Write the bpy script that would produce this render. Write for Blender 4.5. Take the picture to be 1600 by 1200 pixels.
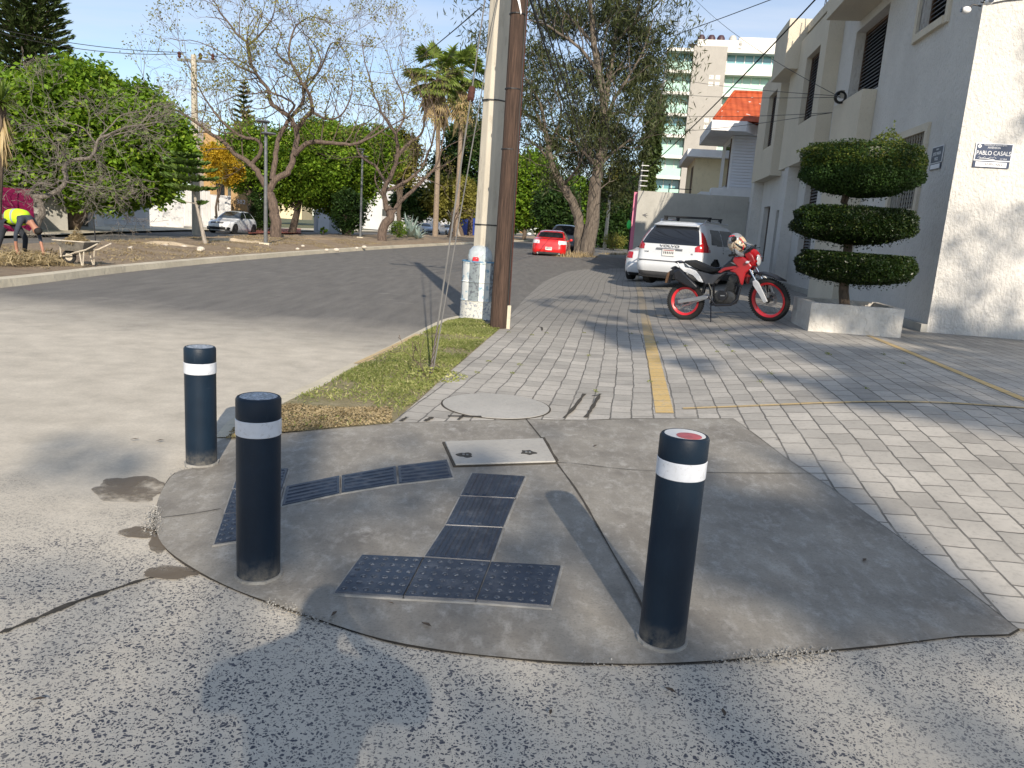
import bpy, bmesh, math, random
import numpy as np
from mathutils import Vector, Matrix, noise
from mathutils.geometry import delaunay_2d_cdt
random.seed(7); RNG = np.random.default_rng(7)
for o in list(bpy.data.objects): bpy.data.objects.remove(o)
scn = bpy.context.scene
COL = scn.collection
PI = math.pi
def rad(a): return a*PI/180

# ------------------------------------------------------------------ camera
H = 1.5; F = 1200.0; PITCH = rad(11.42); ROLL = rad(3.83)
fwd = Vector((0, math.cos(PITCH), -math.sin(PITCH))); up0 = Vector((0, math.sin(PITCH), math.cos(PITCH))); r0 = Vector((1, 0, 0))
CR = r0*math.cos(ROLL)+up0*math.sin(ROLL); CU = up0*math.cos(ROLL)-r0*math.sin(ROLL)
cam = bpy.data.objects.new('camera', bpy.data.cameras.new('camera')); COL.objects.link(cam)
cam.data.sensor_width = 36; cam.data.lens = 36*F/1600; cam.data.clip_end = 5000; cam.data.clip_start = 0.05
M = Matrix((CR, CU, -fwd)).transposed().to_4x4(); M.translation = (0, 0, H); cam.matrix_world = M
scn.camera = cam
# ------------------------------------------------------------------ light
SUN_EL = rad(27); SUN_AZ = rad(11.5)     # the sun stands behind the camera, slightly to the right
S = Vector((math.sin(SUN_AZ)*math.cos(SUN_EL), -math.cos(SUN_AZ)*math.cos(SUN_EL), math.sin(SUN_EL)))
sl = bpy.data.lights.new('sun', 'SUN'); sl.energy = 5.0; sl.angle = rad(0.5); sl.color = (1, .885, .735)
so = bpy.data.objects.new('sun', sl); COL.objects.link(so); so.rotation_euler = S.to_track_quat('Z', 'Y').to_euler()
w = bpy.data.worlds.new('World'); scn.world = w; w.use_nodes = True
nt = w.node_tree; nt.nodes.clear()
out = nt.nodes.new('ShaderNodeOutputWorld'); bg = nt.nodes.new('ShaderNodeBackground'); sky = nt.nodes.new('ShaderNodeTexSky')
sky.sky_type = 'NISHITA'; sky.sun_disc = False; sky.sun_elevation = SUN_EL; sky.sun_rotation = PI-SUN_AZ; sky.altitude = 1500; sky.air_density = 1.0; sky.dust_density = 1.0
bg.inputs[1].default_value = 0.13
# thin streaky high cloud, laid over the sky by direction
tc = nt.nodes.new('ShaderNodeTexCoord'); sp = nt.nodes.new('ShaderNodeSeparateXYZ'); nt.links.new(tc.outputs['Generated'], sp.inputs[0])
mz = nt.nodes.new('ShaderNodeMath'); mz.operation = 'MAXIMUM'; nt.links.new(sp.outputs[2], mz.inputs[0]); mz.inputs[1].default_value = .06
dv = nt.nodes.new('ShaderNodeVectorMath'); dv.operation = 'DIVIDE'; nt.links.new(tc.outputs['Generated'], dv.inputs[0])
cb = nt.nodes.new('ShaderNodeCombineXYZ'); [nt.links.new(mz.outputs[0], cb.inputs[i]) for i in range(3)]; nt.links.new(cb.outputs[0], dv.inputs[1])
mp = nt.nodes.new('ShaderNodeMapping'); mp.inputs['Scale'].default_value = (.35, .9, 1); mp.inputs['Rotation'].default_value = (0, 0, rad(25)); nt.links.new(dv.outputs[0], mp.inputs[0])
nz = nt.nodes.new('ShaderNodeTexNoise'); nz.inputs['Scale'].default_value = .8; nz.inputs['Detail'].default_value = 6; nz.inputs['Roughness'].default_value = .6; nt.links.new(mp.outputs[0], nz.inputs[0])
rp = nt.nodes.new('ShaderNodeValToRGB'); rp.color_ramp.elements[0].position = .40; rp.color_ramp.elements[0].color = (.12, .12, .12, 1); rp.color_ramp.elements[1].position = .72; rp.color_ramp.elements[1].color = (.75, .75, .75, 1); nt.links.new(nz.outputs[0], rp.inputs[0])
mx = nt.nodes.new('ShaderNodeMixRGB'); nt.links.new(rp.outputs[0], mx.inputs[0]); nt.links.new(sky.outputs[0], mx.inputs[1]); mx.inputs[2].default_value = (4.7, 5.3, 6.3, 1)
nt.links.new(mx.outputs[0], bg.inputs[0]); nt.links.new(bg.outputs[0], out.inputs[0])
scn.view_settings.view_transform = 'Standard'; scn.view_settings.look = 'None'; scn.view_settings.exposure = 0.28; scn.view_settings.gamma = 1
scn.render.engine = 'CYCLES'

# ------------------------------------------------------------------ frames
A = rad(7.73)                                   # azimuth of the street
D = Vector((math.sin(A), math.cos(A), 0)); N = Vector((math.cos(A), -math.sin(A), 0))
def W(u, v, z=0): return N*u+D*v+Vector((0, 0, z))
def UV(p): return p[0]*N.x+p[1]*N.y, p[0]*D.x+p[1]*D.y
def sstep(t): t = max(0., min(1., t)); return t*t*(3-2*t)
def zf(x, y):                                    # the apron rises towards the houses
    u, v = x*N.x+y*N.y, x*D.x+y*D.y
    return .28*sstep((u+.5)/3.5)*sstep((v-2.7)/4.3)
def ray(x, y): return (fwd*F+CR*(x-800)-CU*(y-600)).normalized()
def P(x, y, z=None):                             # pixel -> ground
    r = ray(x, y); zz = z or 0.
    for i in range(12):
        t = (zz-H)/r.z; p = r*t+Vector((0, 0, H))
        if z is not None: return p
        zz = .5*zz+.5*zf(p.x, p.y)
    return p
def PY(x, y, Y):                                 # pixel -> point at distance Y
    r = ray(x, y); return r*(Y/r.y)+Vector((0, 0, H))

# ------------------------------------------------------------------ materials
MAT = {}
def nodes(name):
    m = bpy.data.materials.new(name); m.use_nodes = True; t = m.node_tree; b = t.nodes['Principled BSDF']; MAT[name] = m
    return m, t, b
def L(t, a, b): t.links.new(a, b)
def noi(t, vec, scale, detail=5, rough=.6):
    n = t.nodes.new('ShaderNodeTexNoise'); n.inputs['Scale'].default_value = scale; n.inputs['Detail'].default_value = detail; n.inputs['Roughness'].default_value = rough
    if vec is not None: L(t, vec, n.inputs['Vector'])
    return n.outputs['Fac']
def ramp(t, fac, stops):
    r = t.nodes.new('ShaderNodeValToRGB'); e = r.color_ramp.elements
    while len(e) < len(stops): e.new(.5)
    for i, (p, c) in enumerate(stops):
        e[i].position = p; e[i].color = (c, c, c, 1) if isinstance(c, (int, float)) else (*c, 1)
    L(t, fac, r.inputs[0]); return r.outputs[0]
def mixc(t, fac, a, b, mode='MIX'):
    m = t.nodes.new('ShaderNodeMixRGB'); m.blend_type = mode
    for s, i in ((fac, 0), (a, 1), (b, 2)):
        if isinstance(s, (int, float)): m.inputs[i].default_value = s if i == 0 else (s, s, s, 1)
        elif isinstance(s, tuple): m.inputs[i].default_value = (*s, 1)
        else: L(t, s, m.inputs[i])
    return m.outputs[0]
def mth(t, op, a, b=0., c=None):
    m = t.nodes.new('ShaderNodeMath'); m.operation = op
    for i, s in enumerate((a, b, c)):
        if s is None: continue
        if isinstance(s, (int, float)): m.inputs[i].default_value = s
        else: L(t, s, m.inputs[i])
    return m.outputs[0]
def bump(t, b, h, strength, dist=.01):
    n = t.nodes.new('ShaderNodeBump'); n.inputs['Strength'].default_value = strength; n.inputs['Distance'].default_value = dist
    L(t, h, n.inputs['Height']); L(t, n.outputs[0], b.inputs['Normal'])
def wpos(t): return t.nodes.new('ShaderNodeNewGeometry').outputs['Position']
def opos(t): return t.nodes.new('ShaderNodeTexCoord').outputs['Object']
def vmap(t, vec, scale=(1, 1, 1), rot=(0, 0, 0)):
    m = t.nodes.new('ShaderNodeMapping'); m.inputs['Scale'].default_value = scale; m.inputs['Rotation'].default_value = rot; L(t, vec, m.inputs[0]); return m.outputs[0]
def vscale(t, vec, s): return vmap(t, vec, s)
def dot(t, vec, d):
    m = t.nodes.new('ShaderNodeVectorMath'); m.operation = 'DOT_PRODUCT'; L(t, vec, m.inputs[0]); m.inputs[1].default_value = d; return m.outputs['Value']
def mat(name, c, rough=.7, var=.25, scale=3., bmp=0., bscale=40., metal=0., coat=0., dirt=None, world=False, stretch=None, spec=None, dirtlim=(.55, .7)):
    m, t, b = nodes(name); v = wpos(t) if world else opos(t)
    if stretch: v = vscale(t, v, stretch)
    lo = tuple(x*(1-var) for x in c); hi = tuple(min(1, x*(1+var*.6)) for x in c)
    col = ramp(t, noi(t, v, scale), [(.3, lo), (.7, hi)])
    if dirt: col = mixc(t, ramp(t, noi(t, v, scale*2.7, 8, .7), [(dirtlim[0], 0), (dirtlim[1], 1)]), col, dirt)
    L(t, col, b.inputs['Base Color']); b.inputs['Roughness'].default_value = rough; b.inputs['Metallic'].default_value = metal
    b.inputs['Coat Weight'].default_value = coat; b.inputs['Coat Roughness'].default_value = .05
    if spec is not None: b.inputs['Specular IOR Level'].default_value = spec
    if bmp: bump(t, b, noi(t, v, bscale, 6, .7), bmp)
    return m
def leafmat(name, c1, c2, trans=.35, rough=.5, c3=None):
    m, t, b = nodes(name); g = t.nodes.new('ShaderNodeNewGeometry')
    st = [(0, c1), (1, c2)] if c3 is None else [(0, c1), (.8, c2), (1, c3)]
    col = ramp(t, g.outputs['Random Per Island'], st)
    col = mixc(t, .45, col, mixc(t, ramp(t, noi(t, opos(t), .9, 3), [(.35, 0.), (.65, 1.)]), tuple(x*.6 for x in c1), tuple(min(1, x*1.25) for x in c2)))
    L(t, col, b.inputs['Base Color']); b.inputs['Roughness'].default_value = rough; b.inputs['Specular IOR Level'].default_value = .3
    tr = t.nodes.new('ShaderNodeBsdfTranslucent'); L(t, mixc(t, 1., col, (1.0, 1.0, .45), 'MULTIPLY'), tr.inputs[0])
    ms = t.nodes.new('ShaderNodeMixShader'); ms.inputs[0].default_value = trans; L(t, b.outputs[0], ms.inputs[1]); L(t, tr.outputs[0], ms.inputs[2])
    L(t, ms.outputs[0], t.nodes['Material Output'].inputs[0]); return m
def glassmat(name, c=(.02, .025, .03), rough=.04):
    m, t, b = nodes(name); b.inputs['Base Color'].default_value = (*c, 1); b.inputs['Roughness'].default_value = rough; b.inputs['Specular IOR Level'].default_value = .8; b.inputs['Coat Weight'].default_value = .5; return m

def road_material():
    m, t, b = nodes('road_surface'); p = wpos(t); v = dot(t, p, tuple(D)); u = dot(t, p, tuple(N))
    big = noi(t, p, .55, 6, .6); fine = noi(t, p, 45, 6, .75); mid = noi(t, p, 3.2, 7, .65)
    vw = mth(t, 'ADD', v, mth(t, 'MULTIPLY', mth(t, 'SUBTRACT', big, .5), 3.2))
    # pale dusty concrete of the junction
    pale = mixc(t, ramp(t, mid, [(.3, 0), (.72, 1)]), (.44, .40, .33), (.63, .575, .48))
    pale = mixc(t, ramp(t, fine, [(.35, .25), (.6, 0)]), pale, (.2, .19, .17))
    # asphalt, worn and streaked along the street
    st = noi(t, vmap(t, p, (3.0, .45, 1), (0, 0, A)), 1.6, 7, .65)
    asp = mixc(t, ramp(t, st, [(.32, 0), (.7, 1)]), (.150, .142, .130), (.235, .222, .20))
    asp = mixc(t, ramp(t, fine, [(.4, .5), (.62, 0)]), asp, (.07, .068, .065))
    asp = mixc(t, ramp(t, noi(t, vmap(t, p, (.9, 2.4, 1), (0, 0, A)), 1.1, 8, .7), [(.6, 0), (.74, .75)]), asp, (.36, .34, .30))
    col = mixc(t, ramp(t, mth(t, 'MULTIPLY_ADD', vw, .05, 0.), [(.40, 0), (.56, 1)]), pale, asp)
    # exposed aggregate close to the camera: dark flat stones in cement
    wv = t.nodes.new('ShaderNodeVectorMath'); wv.operation = 'MULTIPLY_ADD'; nn = t.nodes.new('ShaderNodeTexNoise'); nn.inputs['Scale'].default_value = 26; L(t, p, nn.inputs['Vector']); L(t, nn.outputs['Color'], wv.inputs[0]); wv.inputs[1].default_value = (.035, .035, 0); L(t, p, wv.inputs[2])
    vo = t.nodes.new('ShaderNodeTexVoronoi'); vo.inputs['Scale'].default_value = 100; L(t, vmap(t, wv.outputs[0], (1, 1.0, 1)), vo.inputs['Vector'])
    vo2 = t.nodes.new('ShaderNodeTexVoronoi'); vo2.inputs['Scale'].default_value = 210; L(t, wv.outputs[0], vo2.inputs['Vector'])
    thr = mth(t, 'MULTIPLY', ramp(t, noi(t, vo.outputs['Color'], 7.3, 0), [(.34, 0), (.66, 1)]), .57)
    stone = mth(t, 'LESS_THAN', vo.outputs['Distance'], thr)
    stone2 = mth(t, 'LESS_THAN', vo2.outputs['Distance'], mth(t, 'MULTIPLY', ramp(t, noi(t, vo2.outputs['Color'], 9.1, 0), [(.42, 0), (.7, 1)]), .5))
    stone = mth(t, 'MAXIMUM', stone, stone2)
    stone = mth(t, 'MULTIPLY', stone, ramp(t, noi(t, p, 1.7, 6, .65), [(.30, .45), (.52, 1)]))
    stc = mixc(t, vo.outputs['Distance'], (.035, .04, .058), (.17, .17, .18))
    agg = mixc(t, stone, mixc(t, mid, (.42, .39, .335), (.62, .575, .49)), stc)
    vn = mth(t, 'ADD', vw, mth(t, 'MULTIPLY', mth(t, 'SUBTRACT', mid, .5), 1.3))
    am = ramp(t, mth(t, 'MULTIPLY', vn, .1), [(.24, 1), (.37, 0)])
    # only where the crossing is: right of the left kerb the mask thins out
    col = mixc(t, am, col, agg)
    # oil and dirt blotches
    col = mixc(t, ramp(t, noi(t, p, .9, 8, .7), [(.58, 0), (.75, .45)]), col, (.16, .15, .13))
    L(t, col, b.inputs['Base Color']); b.inputs['Roughness'].default_value = .85; b.inputs['Specular IOR Level'].default_value = .3
    bump(t, b, mth(t, 'ADD', mth(t, 'MULTIPLY', fine, .6), mth(t, 'MULTIPLY', mth(t, 'MULTIPLY', stone, am), -.35)), .55, .012)
    return m
def slab_material():
    m, t, b = nodes('ramp_concrete'); p = wpos(t)
    a = noi(t, p, 2.1, 8, .68); f = noi(t, vmap(t, p, (1, .45, 1), (0, 0, .5)), 16, 8, .72); g = noi(t, p, 90, 4, .7)
    col = mixc(t, ramp(t, a, [(.3, 0), (.7, 1)]), (.165, .15, .128), (.33, .308, .265))
    col = mixc(t, ramp(t, f, [(.5, 0), (.72, .7)]), col, (.42, .405, .37))
    col = mixc(t, ramp(t, noi(t, p, 5.5, 8, .75), [(.56, 0), (.7, .6)]), col, (.47, .455, .42))
    col = mixc(t, ramp(t, g, [(.3, .5), (.5, 0)]), col, (.11, .105, .095))
    L(t, col, b.inputs['Base Color']); b.inputs['Roughness'].default_value = .75
    bump(t, b, mth(t, 'ADD', mth(t, 'MULTIPLY', f, .8), mth(t, 'MULTIPLY', g, .35)), .45, .006); return m
def paving_material(name, yellow=0.):
    m, t, b = nodes(name); p = wpos(t)
    wr = noi(t, p, 2.2, 3); wr2 = noi(t, p, .6, 2)
    u = mth(t, 'ADD', dot(t, p, tuple(N)), mth(t, 'MULTIPLY', wr, .05)); v = mth(t, 'ADD', dot(t, p, tuple(D)), mth(t, 'MULTIPLY', wr, .09))
    u = mth(t, 'ADD', u, mth(t, 'MULTIPLY', mth(t, 'SINE', mth(t, 'MULTIPLY', v, .55)), .035))
    c = t.nodes.new('ShaderNodeCombineXYZ'); L(t, v, c.inputs[0]); L(t, u, c.inputs[1])
    br = t.nodes.new('ShaderNodeTexBrick'); L(t, c.outputs[0], br.inputs['Vector']); br.inputs['Scale'].default_value = 1; br.inputs['Mortar Size'].default_value = .0075; br.inputs['Mortar Smooth'].default_value = .35
    br.inputs['Brick Width'].default_value = .245; br.inputs['Row Height'].default_value = .178; br.inputs['Color1'].default_value = (.0, .0, .0, 1); br.inputs['Color2'].default_value = (1, 1, 1, 1); br.inputs['Mortar'].default_value = (.5, .5, .5, 1); br.offset = .5
    a = noi(t, p, 1.3, 7, .65); f = noi(t, p, 30, 6, .7)
    col = mixc(t, br.outputs['Color'], (.30, .285, .255), (.56, .525, .465))
    col = mixc(t, .5, col, mixc(t, ramp(t, a, [(.35, 0), (.7, 1)]), (.25, .235, .21), (.54, .505, .445)))
    if yellow:
        ym = ramp(t, noi(t, p, 9, 8, .8), [(.30, .25), (.5, 1)]); col = mixc(t, mth(t, 'MULTIPLY', ym, yellow), col, (.68, .44, .10))
    else:
        col = mixc(t, ramp(t, noi(t, p, 5, 6, .7), [(.62, 0), (.72, .55)]), col, (.24, .22, .19))
    col = mixc(t, mth(t, 'MULTIPLY', ramp(t, mth(t, 'MULTIPLY', mth(t, 'ADD', dot(t, p, tuple(D)), mth(t, 'MULTIPLY', wr2, 4.)), .05), [(.60, 0), (.82, .8)]), 1.), col, (.20, .19, .172))
    jm = mth(t, 'MULTIPLY', br.outputs['Fac'], ramp(t, noi(t, p, 2.4, 5, .7), [(.3, .35), (.55, 1)]))
    jc = mth(t, 'MULTIPLY', jm, .85 if not yellow else .55)
    col = mixc(t, jc, col, (.085, .08, .07))
    col = mixc(t, ramp(t, f, [(.3, .4), (.5, 0)]), col, (.2, .19, .17))
    L(t, col, b.inputs['Base Color']); b.inputs['Roughness'].default_value = .8
    bump(t, b, mth(t, 'SUBTRACT', mth(t, 'MULTIPLY', f, .25), br.outputs['Fac']), .7, .012); return m
def plaster_material(name, c, drips=1., warm=None, bscale=14, stains=.25, bs=.9):
    m, t, b = nodes(name); p = opos(t)
    s = vscale(t, p, (1, 1, .6)); h = noi(t, s, bscale, 7, .62); h2 = noi(t, p, bscale*5, 5, .7)
    col = mixc(t, ramp(t, noi(t, p, .8, 6, .65), [(.3, 0), (.7, 1)]), tuple(x*(1-stains) for x in c), c)
    col = mixc(t, ramp(t, noi(t, vscale(t, p, (2.5, 2.5, .25)), 1.6, 7, .7), [(.56, 0), (.76, stains*1.4)]), col, (c[0]*.55, c[1]*.53, c[2]*.5))
    col = mixc(t, ramp(t, h, [(.3, .45), (.45, 0)]), col, tuple(x*.62 for x in c))
    L(t, col, b.inputs['Base Color']); b.inputs['Roughness'].default_value = .9; b.inputs['Specular IOR Level'].default_value = .2
    bump(t, b, mth(t, 'ADD', mth(t, 'MULTIPLY', ramp(t, h, [(.35, 0), (.6, 1)]), drips), mth(t, 'MULTIPLY', h2, .25)), bs, .03); return m
def bark_material(name, c1, c2, sc=(6, 6, 1.2)):
    m, t, b = nodes(name); p = opos(t); h = noi(t, vscale(t, p, sc), 3., 8, .7)
    L(t, ramp(t, h, [(.35, c1), (.65, c2)]), b.inputs['Base Color']); b.inputs['Roughness'].default_value = .9; bump(t, b, h, 1., .04); return m
def dirt_material(name, c1, c2, c3, sc=1.):
    m, t, b = nodes(name); p = wpos(t)
    col = mixc(t, ramp(t, noi(t, p, 1.1*sc, 8, .7), [(.35, 0), (.65, 1)]), c1, c2)
    col = mixc(t, ramp(t, noi(t, p, 7*sc, 8, .75), [(.5, 0), (.68, .85)]), col, c3); g = noi(t, p, 38*sc, 6, .8)
    col = mixc(t, ramp(t, g, [(.35, .6), (.5, 0)]), col, tuple(x*.35 for x in c1))
    L(t, col, b.inputs['Base Color']); b.inputs['Roughness'].default_value = .95; bump(t, b, g, 1., .05); return m
road_material(); slab_material(); paving_material('paving_blocks'); paving_material('yellow_paint_on_blocks', .72); paving_material('worn_yellow_paint', .55)
plaster_material('white_stucco', (.72, .70, .66), .7, bscale=20, stains=.16, bs=.75); plaster_material('cream_stucco', (.66, .60, .485), .5, bscale=30, stains=.12, bs=.5); plaster_material('grey_render', (.46, .45, .41), .2, stains=.3, bs=.3)
plaster_material('white_paint_wall', (.74, .74, .74), .1, stains=.12, bs=.2); plaster_material('planter_paint', (.70, .67, .61), .7, bscale=9, stains=.35)
plaster_material('magenta_wall', (.14, .006, .045), .1, stains=.2, bs=.2); plaster_material('tan_wall', (.45, .30, .15), .5, bscale=6, stains=.3); plaster_material('cream_wall', (.72, .62, .42), .3, bscale=4, stains=.12, bs=.3)  # deep tree shade on the magenta house is put into its dark base colour
plaster_material('far_grey_wall', (.42, .40, .37), .1, stains=.12, bs=.2); plaster_material('kerb_concrete', (.66, .60, .47), .3, stains=.3, bs=.6); plaster_material('box_lid_concrete', (.47, .455, .42), .2, bscale=30, stains=.25, bs=.4)
bark_material('bark_grey', (.055, .04, .034), (.185, .138, .108)); bark_material('bark_casuarina', (.065, .052, .042), (.21, .175, .14)); bark_material('bark_brown', (.05, .038, .028), (.16, .12, .09)); bark_material('bark_pale', (.22, .19, .155), (.45, .41, .36))
bark_material('bark_twist', (.07, .06, .05), (.23, .205, .175)); bark_material('palm_bark', (.16, .12, .09), (.34, .27, .2), (2, 2, 9)); bark_material('pole_wood', (.03, .018, .013), (.115, .07, .05), (16, 16, .8))
dirt_material('median_dirt', (.30, .22, .145), (.42, .325, .22), (.18, .135, .09)); dirt_material('dry_ground', (.22, .17, .11), (.34, .27, .18), (.12, .10, .06)); dirt_material('grass_soil', (.42, .34, .20), (.30, .28, .13), (.58, .50, .33)); dirt_material('sand', (.62, .50, .34), (.70, .57, .40), (.45, .35, .23))
dirt_material('far_terrain', (.10, .12, .05), (.16, .15, .08), (.07, .08, .035), .1)
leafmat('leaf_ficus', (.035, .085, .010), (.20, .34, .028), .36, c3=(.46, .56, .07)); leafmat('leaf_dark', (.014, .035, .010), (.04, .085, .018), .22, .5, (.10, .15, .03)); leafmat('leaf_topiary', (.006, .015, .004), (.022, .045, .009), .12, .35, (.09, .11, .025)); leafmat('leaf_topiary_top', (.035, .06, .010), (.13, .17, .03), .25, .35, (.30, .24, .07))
leafmat('leaf_casuarina', (.016, .026, .010), (.085, .10, .035), .2); leafmat('leaf_jacaranda', (.15, .15, .035), (.34, .32, .08), .4); leafmat('leaf_yellow', (.42, .27, .015), (.62, .42, .03), .3); leafmat('leaf_conifer', (.028, .052, .018), (.085, .12, .035), .1)
leafmat('leaf_palm', (.09, .15, .025), (.26, .34, .08), .3); leafmat('leaf_dry', (.33, .24, .12), (.52, .42, .24), .3); leafmat('leaf_agave', (.22, .32, .30), (.38, .46, .42), .1); leafmat('grass_blade', (.10, .15, .03), (.31, .33, .11), .3, .6, (.66, .58, .36)); leafmat('straw', (.20, .15, .08), (.42, .34, .2), .2)
leafmat('leaf_young_pine', (.07, .14, .03), (.17, .26, .07), .15)
m, t, b = nodes('bollard_navy'); p = opos(t); sz = t.nodes.new('ShaderNodeSeparateXYZ'); L(t, p, sz.inputs[0])
col = mixc(t, ramp(t, noi(t, p, 5, 5), [(.3, 0), (.7, 1)]), (.0045, .013, .026), (.008, .020, .038))
col = mixc(t, mth(t, 'MULTIPLY', ramp(t, sz.outputs[2], [(.0, .9), (.10, .0)]), ramp(t, noi(t, p, 22, 7, .7), [(.35, 0), (.65, 1)])), col, (.16, .15, .13))
col = mixc(t, ramp(t, noi(t, vscale(t, p, (9, 9, 1.2)), 4, 8, .75), [(.60, 0), (.74, .30)]), col, (.06, .075, .095))
col = mixc(t, ramp(t, noi(t, vscale(t, p, (2, 2, 26)), 3, 6, .8), [(.66, 0), (.70, .5)]), col, (.05, .06, .08))
L(t, col, b.inputs['Base Color']); b.inputs['Roughness'].default_value = .46; b.inputs['Specular IOR Level'].default_value = .28; bump(t, b, noi(t, p, 110, 5, .7), .12)
mat('tile_navy', (.018, .029, .052), .38, .3, 5, .06, 60, dirt=(.075, .085, .105), world=True, dirtlim=(.50, .70)); mat('tile_worn', (.028, .038, .058), .33, .5, 30, world=True, dirt=(.16, .18, .21), dirtlim=(.5, .62)); mat('grout_pale', (.33, .32, .295), .9, .35, 9, .4, 60, world=True)
mat('reflective_white', (.60, .63, .68), .28, .1, 20, dirt=(.40, .41, .42), dirtlim=(.55, .7)); mat('cap_disc', (.42, .45, .50), .3, .5, 30, dirt=(.06, .08, .10), dirtlim=(.5, .56)); mat('sticker_red', (.5, .05, .06), .3, .4, 30); mat('dark_joint', (.055, .048, .038), .95, .4, 20, world=True); mat('dark_grime', (.05, .048, .042), .9, .5, 30)
mat('pole_concrete', (.50, .46, .38), .85, .22, 2.5, .5, 18, dirt=(.30, .27, .22), stretch=(1, 1, .25)); mat('steel_dark', (.03, .03, .032), .5, .3, 6, metal=.3); mat('steel_grey', (.2, .21, .22), .45, .3, 8, metal=.6); mat('cable_black', (.012, .012, .012), .6, .1); mat('cable_grey', (.22, .21, .19), .5, .2, metal=.4); mat('rust_red', (.07, .022, .015), .8, .3, 12)
mat('barrel_white', (.66, .68, .66), .5, .15, 3, .2, 30, dirt=(.16, .32, .44), dirtlim=(.53, .62)); mat('barrel_blue', (.09, .22, .36), .5, .3, 4, dirt=(.6, .62, .6), dirtlim=(.54, .62)); mat('barrel_grey', (.22, .26, .28), .5, .2, 6, dirt=(.09, .10, .12), dirtlim=(.5, .58)); mat('barrel_rust', (.60, .60, .55), .7, .2, 9, dirt=(.16, .19, .26), dirtlim=(.52, .60))
mat('paint_red', (.62, .012, .012), .3, .05, coat=1.); mat('paint_white', (.66, .68, .70), .3, .04, coat=.8); mat('paint_silver_white', (.60, .62, .65), .3, .04, coat=.8); mat('paint_black', (.008, .008, .009), .3, .05, coat=1.); mat('paint_blue_grey', (.35, .42, .52), .3, .05, coat=.8)
mat('rubber', (.018, .018, .018), .85, .3, 20, .3, 60); mat('plastic_black', (.015, .015, .016), .55, .2, 10); mat('plastic_grey', (.10, .10, .105), .5, .2); mat('alloy', (.45, .46, .48), .35, .1, metal=.8); mat('chrome', (.7, .7, .72), .15, .05, metal=1.); mat('tail_red', (.42, .008, .012), .15, .15, coat=1.); mat('lamp_clear', (.72, .74, .76), .1, .25, 25, coat=1.); mat('plate_white', (.72, .72, .70), .4, .05); mat('ink_dark', (.03, .03, .04), .5, .1); mat('ink_red', (.3, .02, .02), .5, .1)
glassmat('glass_dark'); glassmat('glass_car_tint', (.012, .014, .018)); glassmat('glass_screen', (.05, .06, .065), .05); glassmat('glass_pane', (.10, .12, .13), .06); glassmat('glass_green', (.40, .62, .52), .3); glassmat('glass_blue', (.16, .36, .40), .2)
mat('moto_red', (.42, .008, .014), .3, .1, coat=1.); mat('moto_white', (.8, .8, .8), .3, .04, coat=.6); mat('moto_black', (.010, .011, .016), .4, .2, 10, coat=.3); mat('rim_red', (.62, .02, .03), .35, .1, coat=.5); mat('seat_black', (.014, .014, .015), .7, .3, 30, .2, 60); mat('engine_metal', (.08, .08, .08), .4, .4, 30, metal=.7); mat('helmet_cream', (.62, .55, .40), .25, .15, 20, coat=1., dirt=(.32, .05, .02), dirtlim=(.53, .57)); mat('helmet_grey', (.24, .25, .27), .25, .2, coat=1.)
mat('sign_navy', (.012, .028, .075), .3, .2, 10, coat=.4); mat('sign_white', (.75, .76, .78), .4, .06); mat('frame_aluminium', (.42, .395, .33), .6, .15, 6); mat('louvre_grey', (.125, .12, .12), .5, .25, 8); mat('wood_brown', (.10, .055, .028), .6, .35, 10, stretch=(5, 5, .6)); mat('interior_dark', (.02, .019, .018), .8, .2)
mat('roof_slab_white', (.72, .72, .72), .8, .1, 2, .1, 20); mat('garage_grey', (.40, .42, .45), .5, .12, 2); mat('garage_white', (.62, .64, .68), .5, .08, 2); mat('gate_grey', (.10, .10, .09), .6, .2); mat('brick_red', (.42, .13, .085), .9, .3, 8, .3, 30); mat('blue_tarp', (.025, .055, .30), .5, .15, 3)
mat('hivis', (.50, .80, .02), .6, .1, 12); mat('hivis_band', (.32, .36, .38), .5, .1); mat('denim_dark', (.022, .026, .036), .9, .3, 20); mat('shirt_dark', (.035, .045, .065), .9, .25, 12); mat('skin', (.36, .17, .11), .6, .12, 20); mat('hair_black', (.012, .010, .009), .8, .3, 60); mat('denim_blue', (.12, .16, .24), .9, .25, 12); mat('barrow_tray', (.17, .16, .14), .7, .35, 9, .3, 30, dirt=(.3, .25, .18)); mat('barrow_frame', (.52, .47, .38), .6, .3, 14, dirt=(.25, .15, .08)); mat('stone_pale', (.55, .50, .42), .9, .2, 10, .4, 20); mat('trash_orange', (.7, .4, .22), .7, .3, 9); mat('plastic_white', (.75, .75, .75), .4, .1); mat('green_plastic', (.03, .55, .10), .5, .2); mat('pink_paint', (.62, .2, .3), .8, .1)
mat('water_tank', (.5, .48, .44), .6, .2); mat('tank_black', (.06, .03, .04), .5, .2); mat('far_white', (.72, .70, .66), .8, .1, .4); mat('balcony_slab', (.74, .73, .68), .8, .1, .6); mat('plastic_clear', (.45, .50, .52), .15, .2, 20, coat=1.)
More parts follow.
